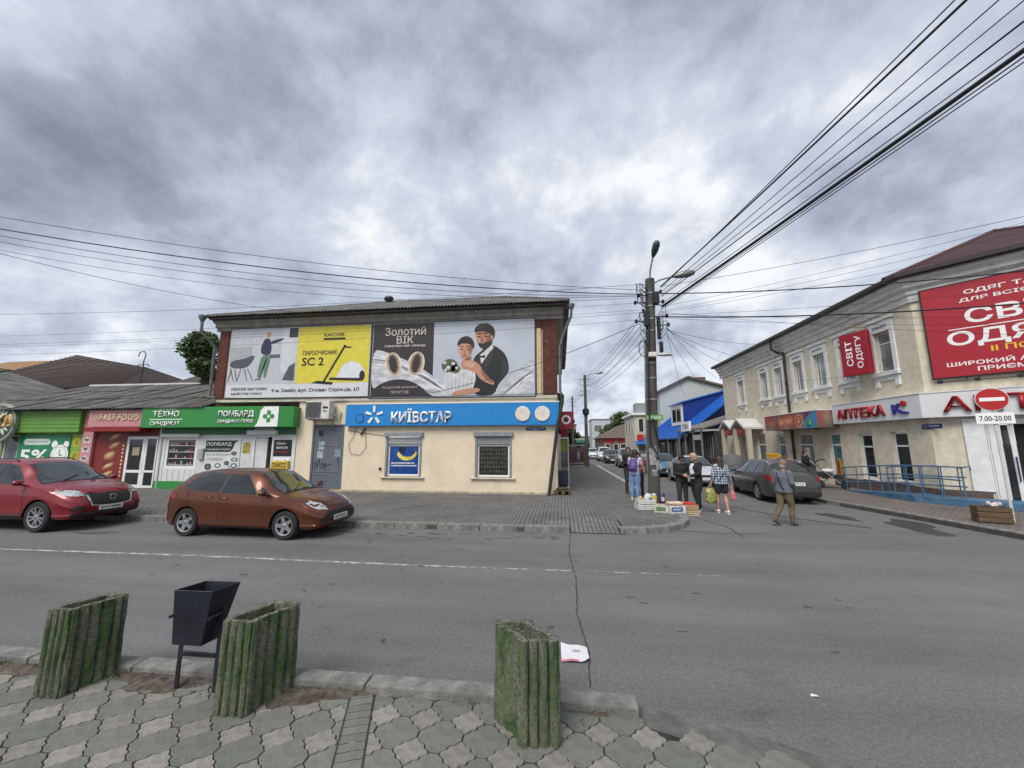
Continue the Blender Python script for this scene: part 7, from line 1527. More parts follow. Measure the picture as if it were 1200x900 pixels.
def make_car(name, label, loc, rot, pr, pm, style, plate='', detail=True, rim='five', group=None, trimlow=False):
    p = pr; L, W = p['L'], p['W']; hw = W/2; t = thing(name, label, 'car', loc, rot, group)
    xs = []; x = -L/2; 
    while x < L/2 - 1e-6: xs.append(x); e = min(x+L/2, L/2-x); x += .018 if e < .1 else (.035 if e < .35 else .06)
    xs.append(L/2)
    def wplan(x):
        f = L/2 - x; r_ = x + L/2
        a_ = cr_interp([(0, .70), (.05, .79), (.15, .865), (.35, .94), (.7, .985), (1.2, 1.0)], f); b_ = cr_interp([(0, .78), (.05, .85), (.15, .91), (.4, .965), (.9, 1.0)], r_)
        return hw*min(a_, b_)
    def section(x):
        w_ = wplan(x); zt = cr_interp(p['top'], x); zs = min(cr_interp(p['belt'], x), zt-.035); f, r_ = L/2-x, x+L/2
        zb = p['zb'] + .10*max(0, 1-min(f, r_)/.25)**2; hc = zt-zs; k = max(0, min(1, (hc-.10)/.28)); k = k*k*(3-2*k)
        wr = p['wr']
        mixp = lambda a_, b_: (a_[0]*(1-k)+b_[0]*k, a_[1]*(1-k)+b_[1]*k)
        mid = zb + (zs-zb)*.52
        wb = w_*.965
        pts = [(0, zb), (w_*.72, zb), (w_*.93, zb+.02), (w_*.985, zb+.09), (w_*.972, zb+(mid-zb)*.55), (w_*.978, mid), (w_*1.0, mid+(zs-mid)*.50), (w_*.978, mid+(zs-mid)*.68), (wb, zs)]
        pts += [mixp((w_*.925, zs+hc*.30), (wb-.018, zs+.03)), mixp((w_*.84, zs+hc*.55), (wb+(wr-wb)*.5, zs+hc*.48)), mixp((w_*.72, zs+hc*.74), (wr+.015, zt-.10)), mixp((w_*.56, zs+hc*.88), (wr-.05, zt-.045)), mixp((w_*.38, zs+hc*.96), (wr*.70, zt-.017)), mixp((w_*.18, zs+hc*.99), (wr*.35, zt-.004)), (0, zt)]
        return pts
    secs = [section(x) for x in xs]; K = len(secs[0]); ring = 2*K-2; mb = MB(); vs = []
    for x, s in zip(xs, secs):
        vs += [(x, -y, z) for y, z in s] + [(x, y, z) for y, z in s[-2:0:-1]]
    n = len(xs)
    fs = [(i*ring+j, i*ring+(j+1) % ring, (i+1)*ring+(j+1) % ring, (i+1)*ring+j) for i in range(n-1) for j in range(ring)] + [tuple(range(ring-1, -1, -1)), tuple(range((n-1)*ring, n*ring))]
    mb.add(vs, fs); body = mb.build('body', [pm, M_arch], t)
    bm = bmesh.new(); bm.from_mesh(body.data); bvh = BVHTree.FromBMesh(bm); bm.free()
    # wheel openings
    cut = MB()
    for ax in (p['fa'], p['ra']):
        for s in (-1, 1): cut.lathe([(p['rw']+.055, 0), (p['rw']+.055, .5)], (ax, s*(hw+.2) - (.5 if s > 0 else 0), p['rw']), 28, axis='y')
    co_ = cut.build('cutter', [M_arch, M_arch], None); co_.parent = t
    bo = body.modifiers.new('b', 'BOOLEAN'); bo.operation = 'DIFFERENCE'; bo.object = co_; bo.solver = 'EXACT'; bo.material_mode = 'TRANSFER' if hasattr(bo, 'material_mode') else bo.solver and 'INDEX'
    bake(body); bpy.data.objects.remove(co_); shade(body.data, 32)
    def hit(o_, d, fb):
        r_ = bvh.ray_cast(Vector(o_), Vector(d)); return r_[0] if r_[0] is not None else bvh.find_nearest(Vector(fb))[0]
    def patch(poly, axis, s, off, nm, m, parent=t, step=.07):
        bm = bmesh.new(); V = [bm.verts.new((a_, b_, 0)) for a_, b_ in poly]; bm.faces.new(V); bmesh.ops.triangulate(bm, faces=bm.faces[:])
        for _ in range(5):
            ed = [e for e in bm.edges if e.calc_length() > step]
            if not ed: break
            bmesh.ops.subdivide_edges(bm, edges=ed, cuts=1); bmesh.ops.triangulate(bm, faces=[f for f in bm.faces if len(f.verts) > 3])
        for v in bm.verts:
            a_, b_ = v.co.x, v.co.y
            if axis == 'side': q = hit((a_, s*3, b_), (0, -s, 0), (a_, s*hw, b_)); v.co = (a_, q.y + s*off, b_)
            elif axis == 'front': q = hit((s*5, a_, b_), (-s, 0, 0), (s*L/2, a_, b_)); v.co = (q.x + s*off, a_, b_)
            else: q = hit((a_, b_, 3), (0, 0, -1), (a_, b_, 1)); v.co = (a_, b_, q.z + off)
        bmesh.ops.recalc_face_normals(bm, faces=bm.faces[:])
        me = bpy.data.meshes.new(nm); 
        for f in bm.faces:
            f.smooth = True
            c = f.calc_center_median(); dr = {'side': Vector((0, s, 0)), 'front': Vector((s, 0, 0)), 'top': Vector((0, 0, 1))}[axis]
            if f.normal.dot(dr) < 0: f.normal_flip()
        bm.to_mesh(me); bm.free(); me.materials.append(m); return link(nm, me, parent)
    for_lamp = []
    def grow(poly, g): 
        cx = sum(a_ for a_, _ in poly)/len(poly); cy = sum(b_ for _, b_ in poly)/len(poly); out = []
        for a_, b_ in poly: d = Vector((a_-cx, b_-cy)); l = d.length; out.append((a_ + d.x/l*g, b_ + d.y/l*g))
        return out
    for s in (-1, 1):
        for pl_ in p['side']:
            tr = patch(grow(pl_, .03), 'side', s, .004, 'window_trim', M_ctrim); patch(pl_, 'side', s, .008, 'window', M_cglass)
    # windscreen and rear window as bands across the car
    def band(x0, x1, nm, m, inset=.09, off=.009):
        mbb = MB(); nx, ny = 8, 14; vs = []
        for i in range(nx+1):
            x = x0 + (x1-x0)*i/nx; zt = cr_interp(p['top'], x); zs = cr_interp(p['belt'], x); hc = max(.05, zt-zs)
            wl_ = p['wr'] + (wplan(x)*.93-p['wr'])*max(0, min(1, 1-(zt-zs-.02)/.42)); lim = max(.3, wl_ - inset)
            for j in range(ny+1):
                y = lim*(2*j/ny-1); q = hit((x, y, 3), (0, 0, -1), (x, y, zt)); vs.append((x, y, q.z+off))
        mbb.add(vs, [(i*(ny+1)+j, i*(ny+1)+j+1, (i+1)*(ny+1)+j+1, (i+1)*(ny+1)+j) for i in range(nx) for j in range(ny)])
        o = mbb.build(nm, m, t, smooth=True, fix=False)
        for f in o.data.polygons:
            if f.normal.z < 0: o.data.flip_normals(); break
        return o
    sc_ = p['screen']; re_ = p['rear']
    band(sc_[0]-.02, sc_[1]+.05, 'window_trim', M_ctrim, .05, .005); ws = band(sc_[0], sc_[1], 'windscreen', M_cglass2)
    band(re_[0]-.03, re_[1]+.02, 'window_trim', M_ctrim, .05, .005); band(re_[0], re_[1], 'rear_window', M_cglass)
    for yy in (-.35, .25):
        z1 = hit((sc_[1]-.02, yy, 3), (0, 0, -1), (0, 0, 0)); z2 = hit((sc_[1]-.18, yy+.42, 3), (0, 0, -1), (0, 0, 0)); MB().tube([z1+Vector((.04, 0, .02)), z1+Vector((0, .1, .03)), z2+Vector((0, 0, .025))], .010, 5).build('wiper', M_ctrim, t)
    # door seams, handles, sills
    for s in (-1, 1):
        if detail:
            for xd in p['doors']:
                zs = cr_interp(p['belt'], xd); patch([(xd-.006, p['zb']+.17), (xd+.006, p['zb']+.17), (xd+.006, zs), (xd-.006, zs)], 'side', s, .0025, 'door_seam', M_ctrim, step=.12)
            patch([(p['ra']+.42, p['zb']+.155), (p['fa']-.42, p['zb']+.155), (p['fa']-.42, p['zb']+.17), (p['ra']+.42, p['zb']+.17)], 'side', s, .0025, 'door_seam', M_ctrim, step=.15)
            for xd in (p['doors'][0]-.26+.5*(0), p['doors'][1]-.98):
                zz = cr_interp(p['belt'], xd)-.115; q = hit((xd, s*3, zz), (0, -s, 0), (xd, s*hw, zz)); MB().tube([(xd-.10, q.y, zz), (xd-.08, q.y+s*.028, zz), (xd+.08, q.y+s*.028, zz), (xd+.10, q.y, zz)], .014, 6).build('door_handle', pm, t, smooth=True)
        patch([(p['ra']+.40, p['zb']+.012), (p['fa']-.40, p['zb']+.012), (p['fa']-.40, p['zb']+(.12 if trimlow else .05)), (p['ra']+.40, p['zb']+(.12 if trimlow else .05))], 'side', s, .006, 'sill', M_ctrim, step=.12)
        # mirrors
        xm = p['screen'][1]-.30; zm = cr_interp(p['belt'], xm)+.06; q = hit((xm, s*3, zm-.05), (0, -s, 0), (xm, s*hw, zm))
        mo = MB(); mo.ball((xm, q.y+s*.13, zm+.02), (.075, .10, .068), 12, 8); m_ = mo.build('mirror', pm, t, smooth=True); MB().tube([(xm, q.y-s*.02, zm-.05), (xm, q.y+s*.10, zm-.02)], .022, 6).build('mirror_stalk', M_ctrim, m_)
    # wheels
    rw = p['rw']
    for ax in (p['fa'], p['ra']):
        for s in (-1, 1):
            yo = s*(hw-.025)
            T_ = Matrix.Translation((ax, yo, rw)) @ (Matrix.Identity(4) if s > 0 else Matrix.Rotation(pi, 4, 'Z'))
            wb_ = MB(); wb_.T = T_; wb_.lathe([(.0001, -.09), (rw*.60, -.09), (rw*.60, -.07), (.0001, -.07)], (0, 0, 0), 20, axis='y'); wo_ = wb_.build('wheel', M_arch, t)
            ty = MB(); ty.T = T_; ty.lathe([(rw*.66, -.20), (rw*.93, -.205), (rw, -.175), (rw, -.03), (rw*.93, -.002), (rw*.70, .0), (rw*.655, -.02), (rw*.655, -.19)], (0, 0, 0), 28, axis='y', cap=False); ty.build('tyre', M_tyre, wo_, smooth=35)
            rm_ = MB(); rm_.T = T_; rm_.lathe([(rw*.655, -.012), (rw*.68, -.004), (rw*.60, -.012), (rw*.595, -.07), (rw*.655, -.07)], (0, 0, 0), 28, axis='y', cap=False)
            ns = 5 if rim == 'five' else 10
            for k in range(ns):
                a0 = 2*pi*k/ns + (.16 if (ns == 10 and k % 2) else 0); ww = .045 if ns == 5 else .022
                pr_ = [(.04, -ww*1.05), (rw*.60, -ww*.8), (rw*.60, ww*.8), (.04, ww*1.05)]
                P0 = [(u*cos(a0)-v*sin(a0), u*sin(a0)+v*cos(a0)) for u, v in pr_]; n_ = len(P0)
                rm_.add([(x_, -.012 if i_ in (1, 2) else -.022, z_) for i_, (x_, z_) in enumerate(P0)] + [(x_, -.055, z_) for x_, z_ in P0], [(0,1,2,3), (0,4,5,1), (1,5,6,2), (2,6,7,3), (3,7,4,0)])
            rm_.lathe([(.0001, -.012), (.035, -.012), (.06, -.025), (.06, -.06)], (0, 0, 0), 14, axis='y'); rm_.build('rim', M_rim, wo_, smooth=30)
    F = L/2
    zt_f = cr_interp(p['top'], F)
    # front: headlamps, grille, lower intake, plate, badge
    if style in ('hatch', 'wagon', 'sedan'):
        for s in (-1, 1):
            patch([(F-.40, .775), (F-.22, .68), (F-.05, .60), (F-.06, .655), (F-.20, .745), (F-.42, .82)], 'side', s, .008, 'headlamp', M_lampc)
            patch([(s*hw*.50, .60), (s*hw*.76, .645), (s*hw*.80, .70), (s*hw*.52, .665)], 'front', 1, .008, 'headlamp', M_lampc)
            patch([(s*hw*.55, .33), (s*hw*.78, .36), (s*hw*.78, .46), (s*hw*.55, .44)], 'front', 1, .006, 'fog_intake', M_ctrim)
        g_ = patch([(-.50, .40), (.50, .40), (.56, .50), (.46, .585), (-.46, .585), (-.56, .50)], 'front', 1, .006, 'grille', M_ctrim)
        for k in range(4): patch([(-.47, .43+k*.04), (.47, .43+k*.04), (.47, .438+k*.04), (-.47, .438+k*.04)], 'front', 1, .012, 'grille_bar', M_lampd)
        pz = .41
    else:
        for s in (-1, 1):
            patch([(F-.58, .93), (F-.30, .84), (F-.10, .80), (F-.09, .87), (F-.30, .935), (F-.60, .985)], 'side', s, .008, 'headlamp', M_lampc)
            patch([(s*hw*.46, .80), (s*hw*.84, .84), (s*hw*.86, .92), (s*hw*.50, .875)], 'front', 1, .008, 'headlamp', M_lampc)
            patch([(s*hw*.60, .46), (s*hw*.84, .48), (s*hw*.82, .60), (s*hw*.62, .58)], 'front', 1, .006, 'fog_intake', M_ctrim)
        patch([(-.40, .60), (0, .545), (.40, .60), (.47, .80), (.40, .855), (-.40, .855), (-.47, .80)], 'front', 1, .010, 'grille', M_ctrim)
        patch([(-.50, .80), (-.44, .57), (0, .50), (.44, .57), (.50, .80), (.46, .80), (.41, .60), (0, .54), (-.41, .60), (-.46, .80)], 'front', 1, .018, 'grille_surround', M_chrome)
        bd = MB(); bd.lathe([(.075, 0), (.075, .012), (.055, .012), (.055, 0)], (F+.012, 0, .745), 18, axis='x', cap=False); bd.build('badge', M_chrome, t)
        patch([(-hw*.8, .33), (hw*.8, .33), (hw*.85, .43), (-hw*.85, .43)], 'front', 1, .006, 'lower_trim', M_ctrim); pz = .50
    qf_ = hit((5, 0, pz), (-1, 0, 0), (F, 0, pz)); plo = MB().box(qf_.x+.004, qf_.x+.022, -.26, .26, pz-.055, pz+.055).build('number_plate', M_plate, t)
    # rear: lamps, plate, bumper trim
    zb2 = .80 if style != 'suv' else 1.0
    for s in (-1, 1):
        patch([(-F+.02, zb2-.04), (-F+.34, zb2+.06), (-F+.36, zb2+.14), (-F+.14, zb2+.19), (-F+.03, zb2+.1)], 'side', s, .006, 'tail_lamp', M_tail)
        patch([(s*hw*.66, zb2+.0), (s*hw*.92, zb2-.02), (s*hw*.92, zb2+.13), (s*hw*.68, zb2+.10)], 'front', -1, .006, 'tail_lamp', M_tail)
    patch([(-hw*.86, .32), (hw*.86, .32), (hw*.84, .44), (-hw*.84, .44)], 'front', -1, .005, 'bumper_trim', M_ctrim)
    qb = hit((-5, 0, zb2-.10), (1, 0, 0), (-F, 0, zb2)); plr = MB().box(qb.x-.022, qb.x-.004, -.26, .26, zb2-.155, zb2-.045).build('number_plate', M_plate, t)
    if plate:
        tx = text(plate, t, M_black, 0, 0, width=.44, height=.07, y=0, ext=0, bold=.015); tx.rotation_euler = (0, 0, R(90)); tx.location = (qf_.x+.0235, 0, pz)
        tx = text(plate, t, M_black, 0, 0, width=.44, height=.07, y=0, ext=0, bold=.015); tx.rotation_euler = (0, 0, R(-90)); tx.location = (qb.x-.0235, 0, zb2-.10)
    if style == 'wagon' or style == 'suv':
        for s in (-1, 1):
            xs_ = [-1.5, -1.4, -.8, 0, .1]; pts = [hit((x, s*(p['wr']-.06), 3), (0, 0, -1), (x, 0, 1.4)) + Vector((0, 0, .045 if 0 < i < 4 else .005)) for i, x in enumerate(xs_)]; MB().tube(pts, .016, 6).build('roof_rail', M_chrome if style == 'wagon' else M_ctrim, t, smooth=True)
    t.scale = (.965, .965, .965)
    an = hit((-1.1, 0, 3), (0, 0, -1), (0, 0, 1.4)); MB().tube([an, an+Vector((-.12, 0, .16))], .006, 5).build('aerial', M_ctrim, t)
    return t
car1 = make_car('parked_car', 'red sport utility car parked at the left edge by green shop', (-13.25, 8.70, 0), R(-1), prof_suv(), paint('red_paint', (.20, .004, .010), .2), 'suv', 'BH6948MB', rim='ten', trimlow=True)
car2 = make_car('parked_car', 'copper brown hatchback with a yellow roof sign parked by pawn shop', (-6.92, 8.70, 0), R(-1.5), prof_hatch(), paint('copper_paint', (.115, .030, .010), .5), 'hatch', 'BH8790AA')
ts = thing('roof_sign', 'small yellow taxi style sign on roof of the copper hatchback', 'roof sign', (-6.55, 8.60, 1.405), R(-1.5)); b3_ = MB(); b3_.prism_x([(-.22, 0), (.22, 0), (.17, .17), (-.17, .17)], -.07, .07)
b3_ = MB(); b3_.prism_y([(-.24, 0), (.24, 0), (.22, .20), (-.22, .20)], -.06, .06); b3_.build('lamp_box', mat('taxi_yellow', (.52, .36, .04), .4, 0, .15), ts, bev=.02); text('ТАКСІ', ts, M_black, 0, .10, width=.36, height=.11, y=-.0625, ext=0, bold=.02)
make_car('parked_car', 'dark grey estate car seen from behind near the pharmacy kerb', (7.95, 16.5, 0), R(85), prof_wagon(), paint('grey_paint', (.085, .084, .082), .6), 'wagon', 'BH5171CA')
make_car('parked_car', 'white saloon facing the camera behind the talking women', (6.75, 21.6, 0), R(-92), prof_sedan(), paint('silver_white', (.50, .52, .54), .2), 'sedan', '')
make_car('parked_car', 'blue saloon parked behind the corner pole', (6.55, 26.8, 0), R(-91), prof_sedan(), paint('blue_paint', (.012, .055, .21), .4), 'sedan', '')
gq = 'cars far down the side street'
make_car('parked_car', 'silver off-road car, nearest in the row down the street', (5.75, 35.6, 0), R(-93), prof_suv(), paint('silver_paint', (.36, .37, .38), .6), 'suv', '', False, group=gq)
make_car('parked_car', 'dark maroon car tucked behind the silver off-road car', (5.35, 42.6, 0), R(-93), prof_hatch(), paint('maroon_paint', (.045, .010, .012), .4), 'hatch', '', False, group=gq)
make_car('parked_car', 'white off-road car in the middle of the far street', (5.2, 48.2, 0), R(-92), prof_suv(), paint('white_paint', (.60, .61, .60), .0), 'suv', '', False, group=gq)
make_car('parked_car', 'small white car left of the white off-road car', (4.3, 54, 0), R(-92), prof_hatch(), MATS['white_paint'], 'hatch', '', False, group=gq)
make_car('parked_car', 'furthest pale car beside the slim pole', (3.8, 62, 0), R(-92), prof_sedan(), MATS['silver_white'], 'sedan', '', False, group=gq)
# ================================================================ people
M_skin = mat('skin', (.42, .235, .165), .55, 0, .08, 8); M_skin2 = mat('skin_tanned', (.33, .18, .12), .55, 0, .08, 8)
M_eye = mat('eye_dark', (.02, .015, .012), .3, 0, 0); M_lip = mat('lips', (.28, .09, .08), .5, 0, 0)
def rings(mb, rs, n=14):
    """loft through ellipses (cx, cy, cz, rx, ry)"""
    vs = []
    for cx, cy, cz, rx, ry in rs: vs += [(cx + rx*cos(2*pi*j/n), cy + ry*sin(2*pi*j/n), cz) for j in range(n)]
    k = len(rs); mb.add(vs, [(i*n+j, i*n+(j+1) % n, (i+1)*n+(j+1) % n, (i+1)*n+j) for i in range(k-1) for j in range(n)] + [tuple(range(n-1, -1, -1)), tuple(range((k-1)*n, k*n))])
def limb(mb, pts, rad, n=9):
    mb.tube(pts, rad, n)
    for p, r_ in zip(pts, rad): mb.ball(p, r_, 9, 6)
def fuse(mb, name, m, parent, voxel, smooth_it=4):
    """one continuous skin over all the added shapes"""
    o = mb.build(name, m, parent)
    rm = o.modifiers.new('r', 'REMESH'); rm.mode = 'VOXEL'; rm.voxel_size = voxel; rm.use_smooth_shade = True
    if smooth_it: sm = o.modifiers.new('s', 'SMOOTH'); sm.factor = .5; sm.iterations = smooth_it
    bake(o); o.data.materials.clear(); o.data.materials.append(m); o.data.polygons.foreach_set('use_smooth', [True]*len(o.data.polygons)); return o
BASE = dict(pel=(0, 0, .94), waist=(0, 0, 1.08), chest=(0, 0, 1.28), neck=(0, 0, 1.46), head=(0, .025, 1.605),
    shL=(-.18, 0, 1.40), elL=(-.235, -.03, 1.13), wrL=(-.225, .06, .90), shR=(.18, 0, 1.40), elR=(.235, -.03, 1.13), wrR=(.225, .06, .90),
    hiL=(-.09, 0, .91), knL=(-.10, .02, .50), anL=(-.10, -.01, .09), hiR=(.09, 0, .91), knR=(.10, .02, .50), anR=(.10, -.01, .09))
def V3(p): return Vector(p)
def person(label, loc, rot, h, pose, skin, top, bottom, shoes, hair, style, build_=1.0, hand_target=None):
    """facing local +Y; every garment follows the same joints"""
    J = {k: Vector(v) for k, v in BASE.items()}
    for k, v in pose.items():
        if k in J: J[k] = Vector(v)
    t = thing('person', label, 'person', loc, rot); t.scale = (h/1.74,)*3
    b = build_
    face = V3(pose.get('face', (0, 1, 0))).normalized(); sd_ = face.cross(Vector((0, 0, 1))).normalized(); upv = sd_.cross(face)
    mb = MB()
    pel, wa, chs, nk, hd = J['pel'], J['waist'], J['chest'], J['neck'], J['head']
    rings(mb, [(pel.x, pel.y, pel.z-.09, .13*b, .09*b), (pel.x, pel.y, pel.z, .158*b, .105*b), (wa.x, wa.y, wa.z, .132*b, .092*b), (chs.x, chs.y, chs.z, .155*b, .108*b), (chs.x*.5+nk.x*.5, chs.y*.5+nk.y*.5, chs.z*.42+nk.z*.58, .165*b, .09*b), (nk.x, nk.y, nk.z-.02, .07, .06)])
    limb(mb, [nk - Vector((0, 0, .05)), nk + Vector((0, .005, .04)), hd - Vector((0, 0, .07))], [.055, .05, .05])
    HR = Matrix((sd_, face, upv)).transposed()
    def H_(x, y, z): return hd + HR @ Vector((x, y, z))
    hm = MB(); hm.ball((0, 0, 0), (.074, .093, .112), 16, 12); hm.ball((0, .03, -.06), (.055, .06, .062), 12, 8); hm.ball((0, .10, -.012), (.013, .022, .022), 8, 6); hm.ball((-.076, -.005, -.01), (.012, .022, .032), 8, 6); hm.ball((.076, -.005, -.01), (.012, .022, .032), 8, 6); hm.ball((0, .085, -.075), (.03, .02, .018), 8, 6); hm.ball((0, .082, .035), (.055, .015, .02), 8, 6)
    mb.add([H_(*v) for v in hm.v], hm.f)
    for S in 'LR':
        limb(mb, [J['sh'+S], J['el'+S], J['wr'+S]], [.052*b, .042*b, .028])
        limb(mb, [J['hi'+S], (J['hi'+S]+J['kn'+S])/2, J['kn'+S], J['kn'+S]*.6+J['an'+S]*.4+Vector((0, -.018, 0)), J['an'+S]], [.088*b, .075*b, .055*b, .052*b, .036])
        an = J['an'+S]; tdir = V3(pose.get('toe'+S, (0, 1, -.12))).normalized(); limb(mb, [an + Vector((0, 0, -.035)), an + tdir*.08 + Vector((0, 0, -.045)), an + tdir*.16 + Vector((0, 0, -.05))], [.038, .036, .028])
        # hand: palm, four fingers and a thumb
        wr, el = J['wr'+S], J['el'+S]; d = (wr-el).normalized(); sg = -1 if S == 'L' else 1
        side = V3(pose.get('palm'+S, (0, 1, 0))); side = (side - d*side.dot(d)).normalized(); nrm = d.cross(side).normalized()*sg; curl = pose.get('curl'+S, .35)
        limb(mb, [wr, wr + d*.05, wr + d*.085], [.026, .030, .028], 8)
        for k in range(4):
            off = side*(.027 - k*.018); ln = (.066, .074, .070, .055)[k]; p0 = wr + d*.085 + off; d1 = (d - nrm*curl).normalized(); d2 = (d - nrm*curl*2.6).normalized(); p1 = p0 + d1*ln*.5; p2 = p1 + d2*ln*.5; limb(mb, [p0 - d*.02, p0, p1, p2], [.011, .0098, .0092, .008], 7)
        q = wr + d*.03 + side*.024; q1 = q + (d*.5 + side*.8 - nrm*.3).normalized()*.035; q2 = q1 + (d*.9 + side*.25 - nrm*.5).normalized()*.03; limb(mb, [q - side*.01, q, q1, q2], [.013, .012, .011, .009], 7)
    body = fuse(mb, 'body', skin, t, .0075, 3)
    for s in (-1, 1): e_ = MB().ball(H_(s*.031, .084, .008), (.011, .011, .008), 8, 6).build('eye', M_eye, body); MB().tube([H_(s*.018, .089, .030), H_(s*.045, .080, .030)], .004, 5).build('eyebrow', M_eye, body)
    MB().tube([H_(-.022, .092, -.052), H_(0, .099, -.05), H_(.022, .092, -.052)], .0055, 5).build('mouth', M_lip, body)
    # ---- trousers, skirt or shorts
    kind, bmn = bottom; g_ = MB(); rings(g_, [(pel.x, pel.y, pel.z-.10, .145*b, .105*b), (pel.x, pel.y, pel.z-.02, .172*b, .122*b), (wa.x*.7+pel.x*.3, wa.y*.7+pel.y*.3, wa.z-.03, .148*b, .108*b)])
    for S in 'LR':
        hi, kn, an = J['hi'+S], J['kn'+S], J['an'+S]
        if kind == 'shorts': limb(g_, [hi, hi*.45+kn*.55], [.105*b, .105*b])
        else:
            wd_ = 1.25 if kind == 'wide' else 1.0; limb(g_, [hi, (hi+kn)/2, kn, (kn+an)/2 + Vector((0, -.012, 0)), an + Vector((0, 0, .03))], [.103*b, .09*b*wd_, .070*b*wd_, .063*b*wd_, .055*wd_])
    fuse(g_, {'shorts': 'shorts'}.get(kind, 'trousers'), bmn, t, .011)
    # ---- shoes
    for S in 'LR':
        an = J['an'+S]; tdir = V3(pose.get('toe'+S, (0, 1, -.12))).normalized(); s_ = MB(); limb(s_, [an + Vector((0, -.03, -.02)), an + Vector((0, -.01, -.04)), an + tdir*.09 + Vector((0, 0, -.038)), an + tdir*.175 + Vector((0, 0, -.045))], [.046, .047, .046, .036]); so = fuse(s_, 'shoe', shoes, t, .010)
        MB().tube([an + Vector((0, -.05, -.078)), an + tdir*.1 + Vector((0, 0, -.078)), an + tdir*.2 + Vector((0, 0, -.07))], [.026, .032, .024], 8).build('sole', M_lw if shoes.name != 'dark_trainers' else M_galv, so)
    # ---- top
    tk, tm = top; g_ = MB(); zl = -.06 if tk != 'long' else -.16; fl_ = 1.0 if tk == 'tee' else 1.12
    rings(g_, [(pel.x, pel.y, pel.z+zl, .178*b*fl_, .128*b*fl_), (pel.x, pel.y, pel.z+.04, .172*b*fl_, .124*b*fl_), (wa.x, wa.y, wa.z+.02, .150*b*fl_, .112*b*fl_), (chs.x, chs.y, chs.z, .175*b*fl_, .128*b*fl_), (chs.x*.5+nk.x*.5, chs.y*.5+nk.y*.5, chs.z*.42+nk.z*.58, .185*b, .105*b), (nk.x, nk.y, nk.z-.015, .085, .075)])
    for S in 'LR':
        sh, el, wr = J['sh'+S], J['el'+S], J['wr'+S]
        if tk == 'tee': limb(g_, [sh, sh*.35+el*.65], [.070*b, .064*b])
        elif tk == 'threequarter': limb(g_, [sh, el, el*.45+wr*.55], [.068*b, .058*b, .050])
        else: limb(g_, [sh, el, wr - (wr-el).normalized()*.02], [.070*b, .060*b, .046])
    tg = fuse(g_, 'jacket' if tk in ('jacket', 'long') else 'top', tm, t, .011)
    # ---- hair or cap
    hk, hmn = hair; g_ = MB()
    def HB(x, y, z, r_): g_.ball(tuple(H_(x, y, z)), r_, 12, 8)
    if hk in ('short', 'long', 'bun', 'bob'):
        HB(0, -.022, .030, .098); HB(0, -.045, -.01, .085)
        HB(-.045, -.02, .02, .06); HB(.045, -.02, .02, .06); HB(0, .035, .085, .052)
        if hk == 'long':
            for k in range(6): g_.ball(tuple(hd + HR @ Vector((0, -.07, 0)) + Vector((0, 0, -.05-.06*k)) + face*(-.008*k)), (.085, .055, .07), 10, 7)
        if hk == 'bob': HB(-.065, -.01, -.05, .042); HB(.065, -.01, -.05, .042); HB(0, -.06, -.06, .07)
        if hk == 'bun': HB(0, -.09, .06, .05)
        fuse(g_, 'hair', hmn, t, .010)
    if hk == 'cap':
        HB(0, -.012, .045, .097); HB(0, -.01, .02, .094); fuse(g_, 'cap', hmn, t, .010)
        MB().add([tuple(H_(x, y, z)) for x, y, z in [(-.07, .07, .045), (-.05, .15, .03), (0, .17, .028), (.05, .15, .03), (.07, .07, .045), (0, .07, .055)]], [(0, 1, 2, 5), (5, 2, 3, 4)]).build('peak', hmn, t)
        g2 = MB(); g2.ball(tuple(H_(0, -.03, -.03)), .082, 12, 8); fuse(g2, 'hair', style.get('nape', M_skin), t, .012)
    t['J'] = 0; del t['J']
    return t, J, H_
def strap(t, pts, m, w_=.018): return MB().tube(pts, w_, 6).build('strap', m, t, smooth=True)
M_denim = mat('light_denim', (.15, .25, .42), .85, 0, .25, 9); M_blk = mat('black_cloth', (.016, .016, .019), .9, 0, .35, 7); M_chr = mat('charcoal_jeans', (.032, .034, .040), .9, 0, .35, 9)
M_wcl = mat('white_cloth', (.62, .60, .62), .85, 0, .12, 8); M_lil = mat('lilac_print', (.50, .47, .58), .85, 0, .3, 22); M_pur = mat('purple_nylon', (.075, .05, .19), .6, 0, .25, 8)
M_blond = mat('blond_hair', (.42, .30, .17), .6, 0, .3, 30, stretch=(1, 1, .2)); M_bhair = mat('black_hair', (.014, .011, .010), .5, 0, .3, 30); M_brhair = mat('brown_hair', (.05, .028, .018), .6, 0, .3, 30); M_ghair = mat('grey_hair', (.30, .28, .26), .7, 0, .3, 30)
M_shw = mat('white_trainers', (.64, .63, .61), .6, 0, .08); M_shb = mat('dark_trainers', (.05, .045, .045), .6, 0, .3, 12)
M_gjk = mat('grey_blue_jacket', (.125, .135, .165), .85, 0, .22, 7); M_olv = mat('olive_trousers', (.135, .105, .062), .9, 0, .25, 8); M_capb = mat('dusty_pink_cap', (.24, .14, .11), .85, 0, .2, 10)
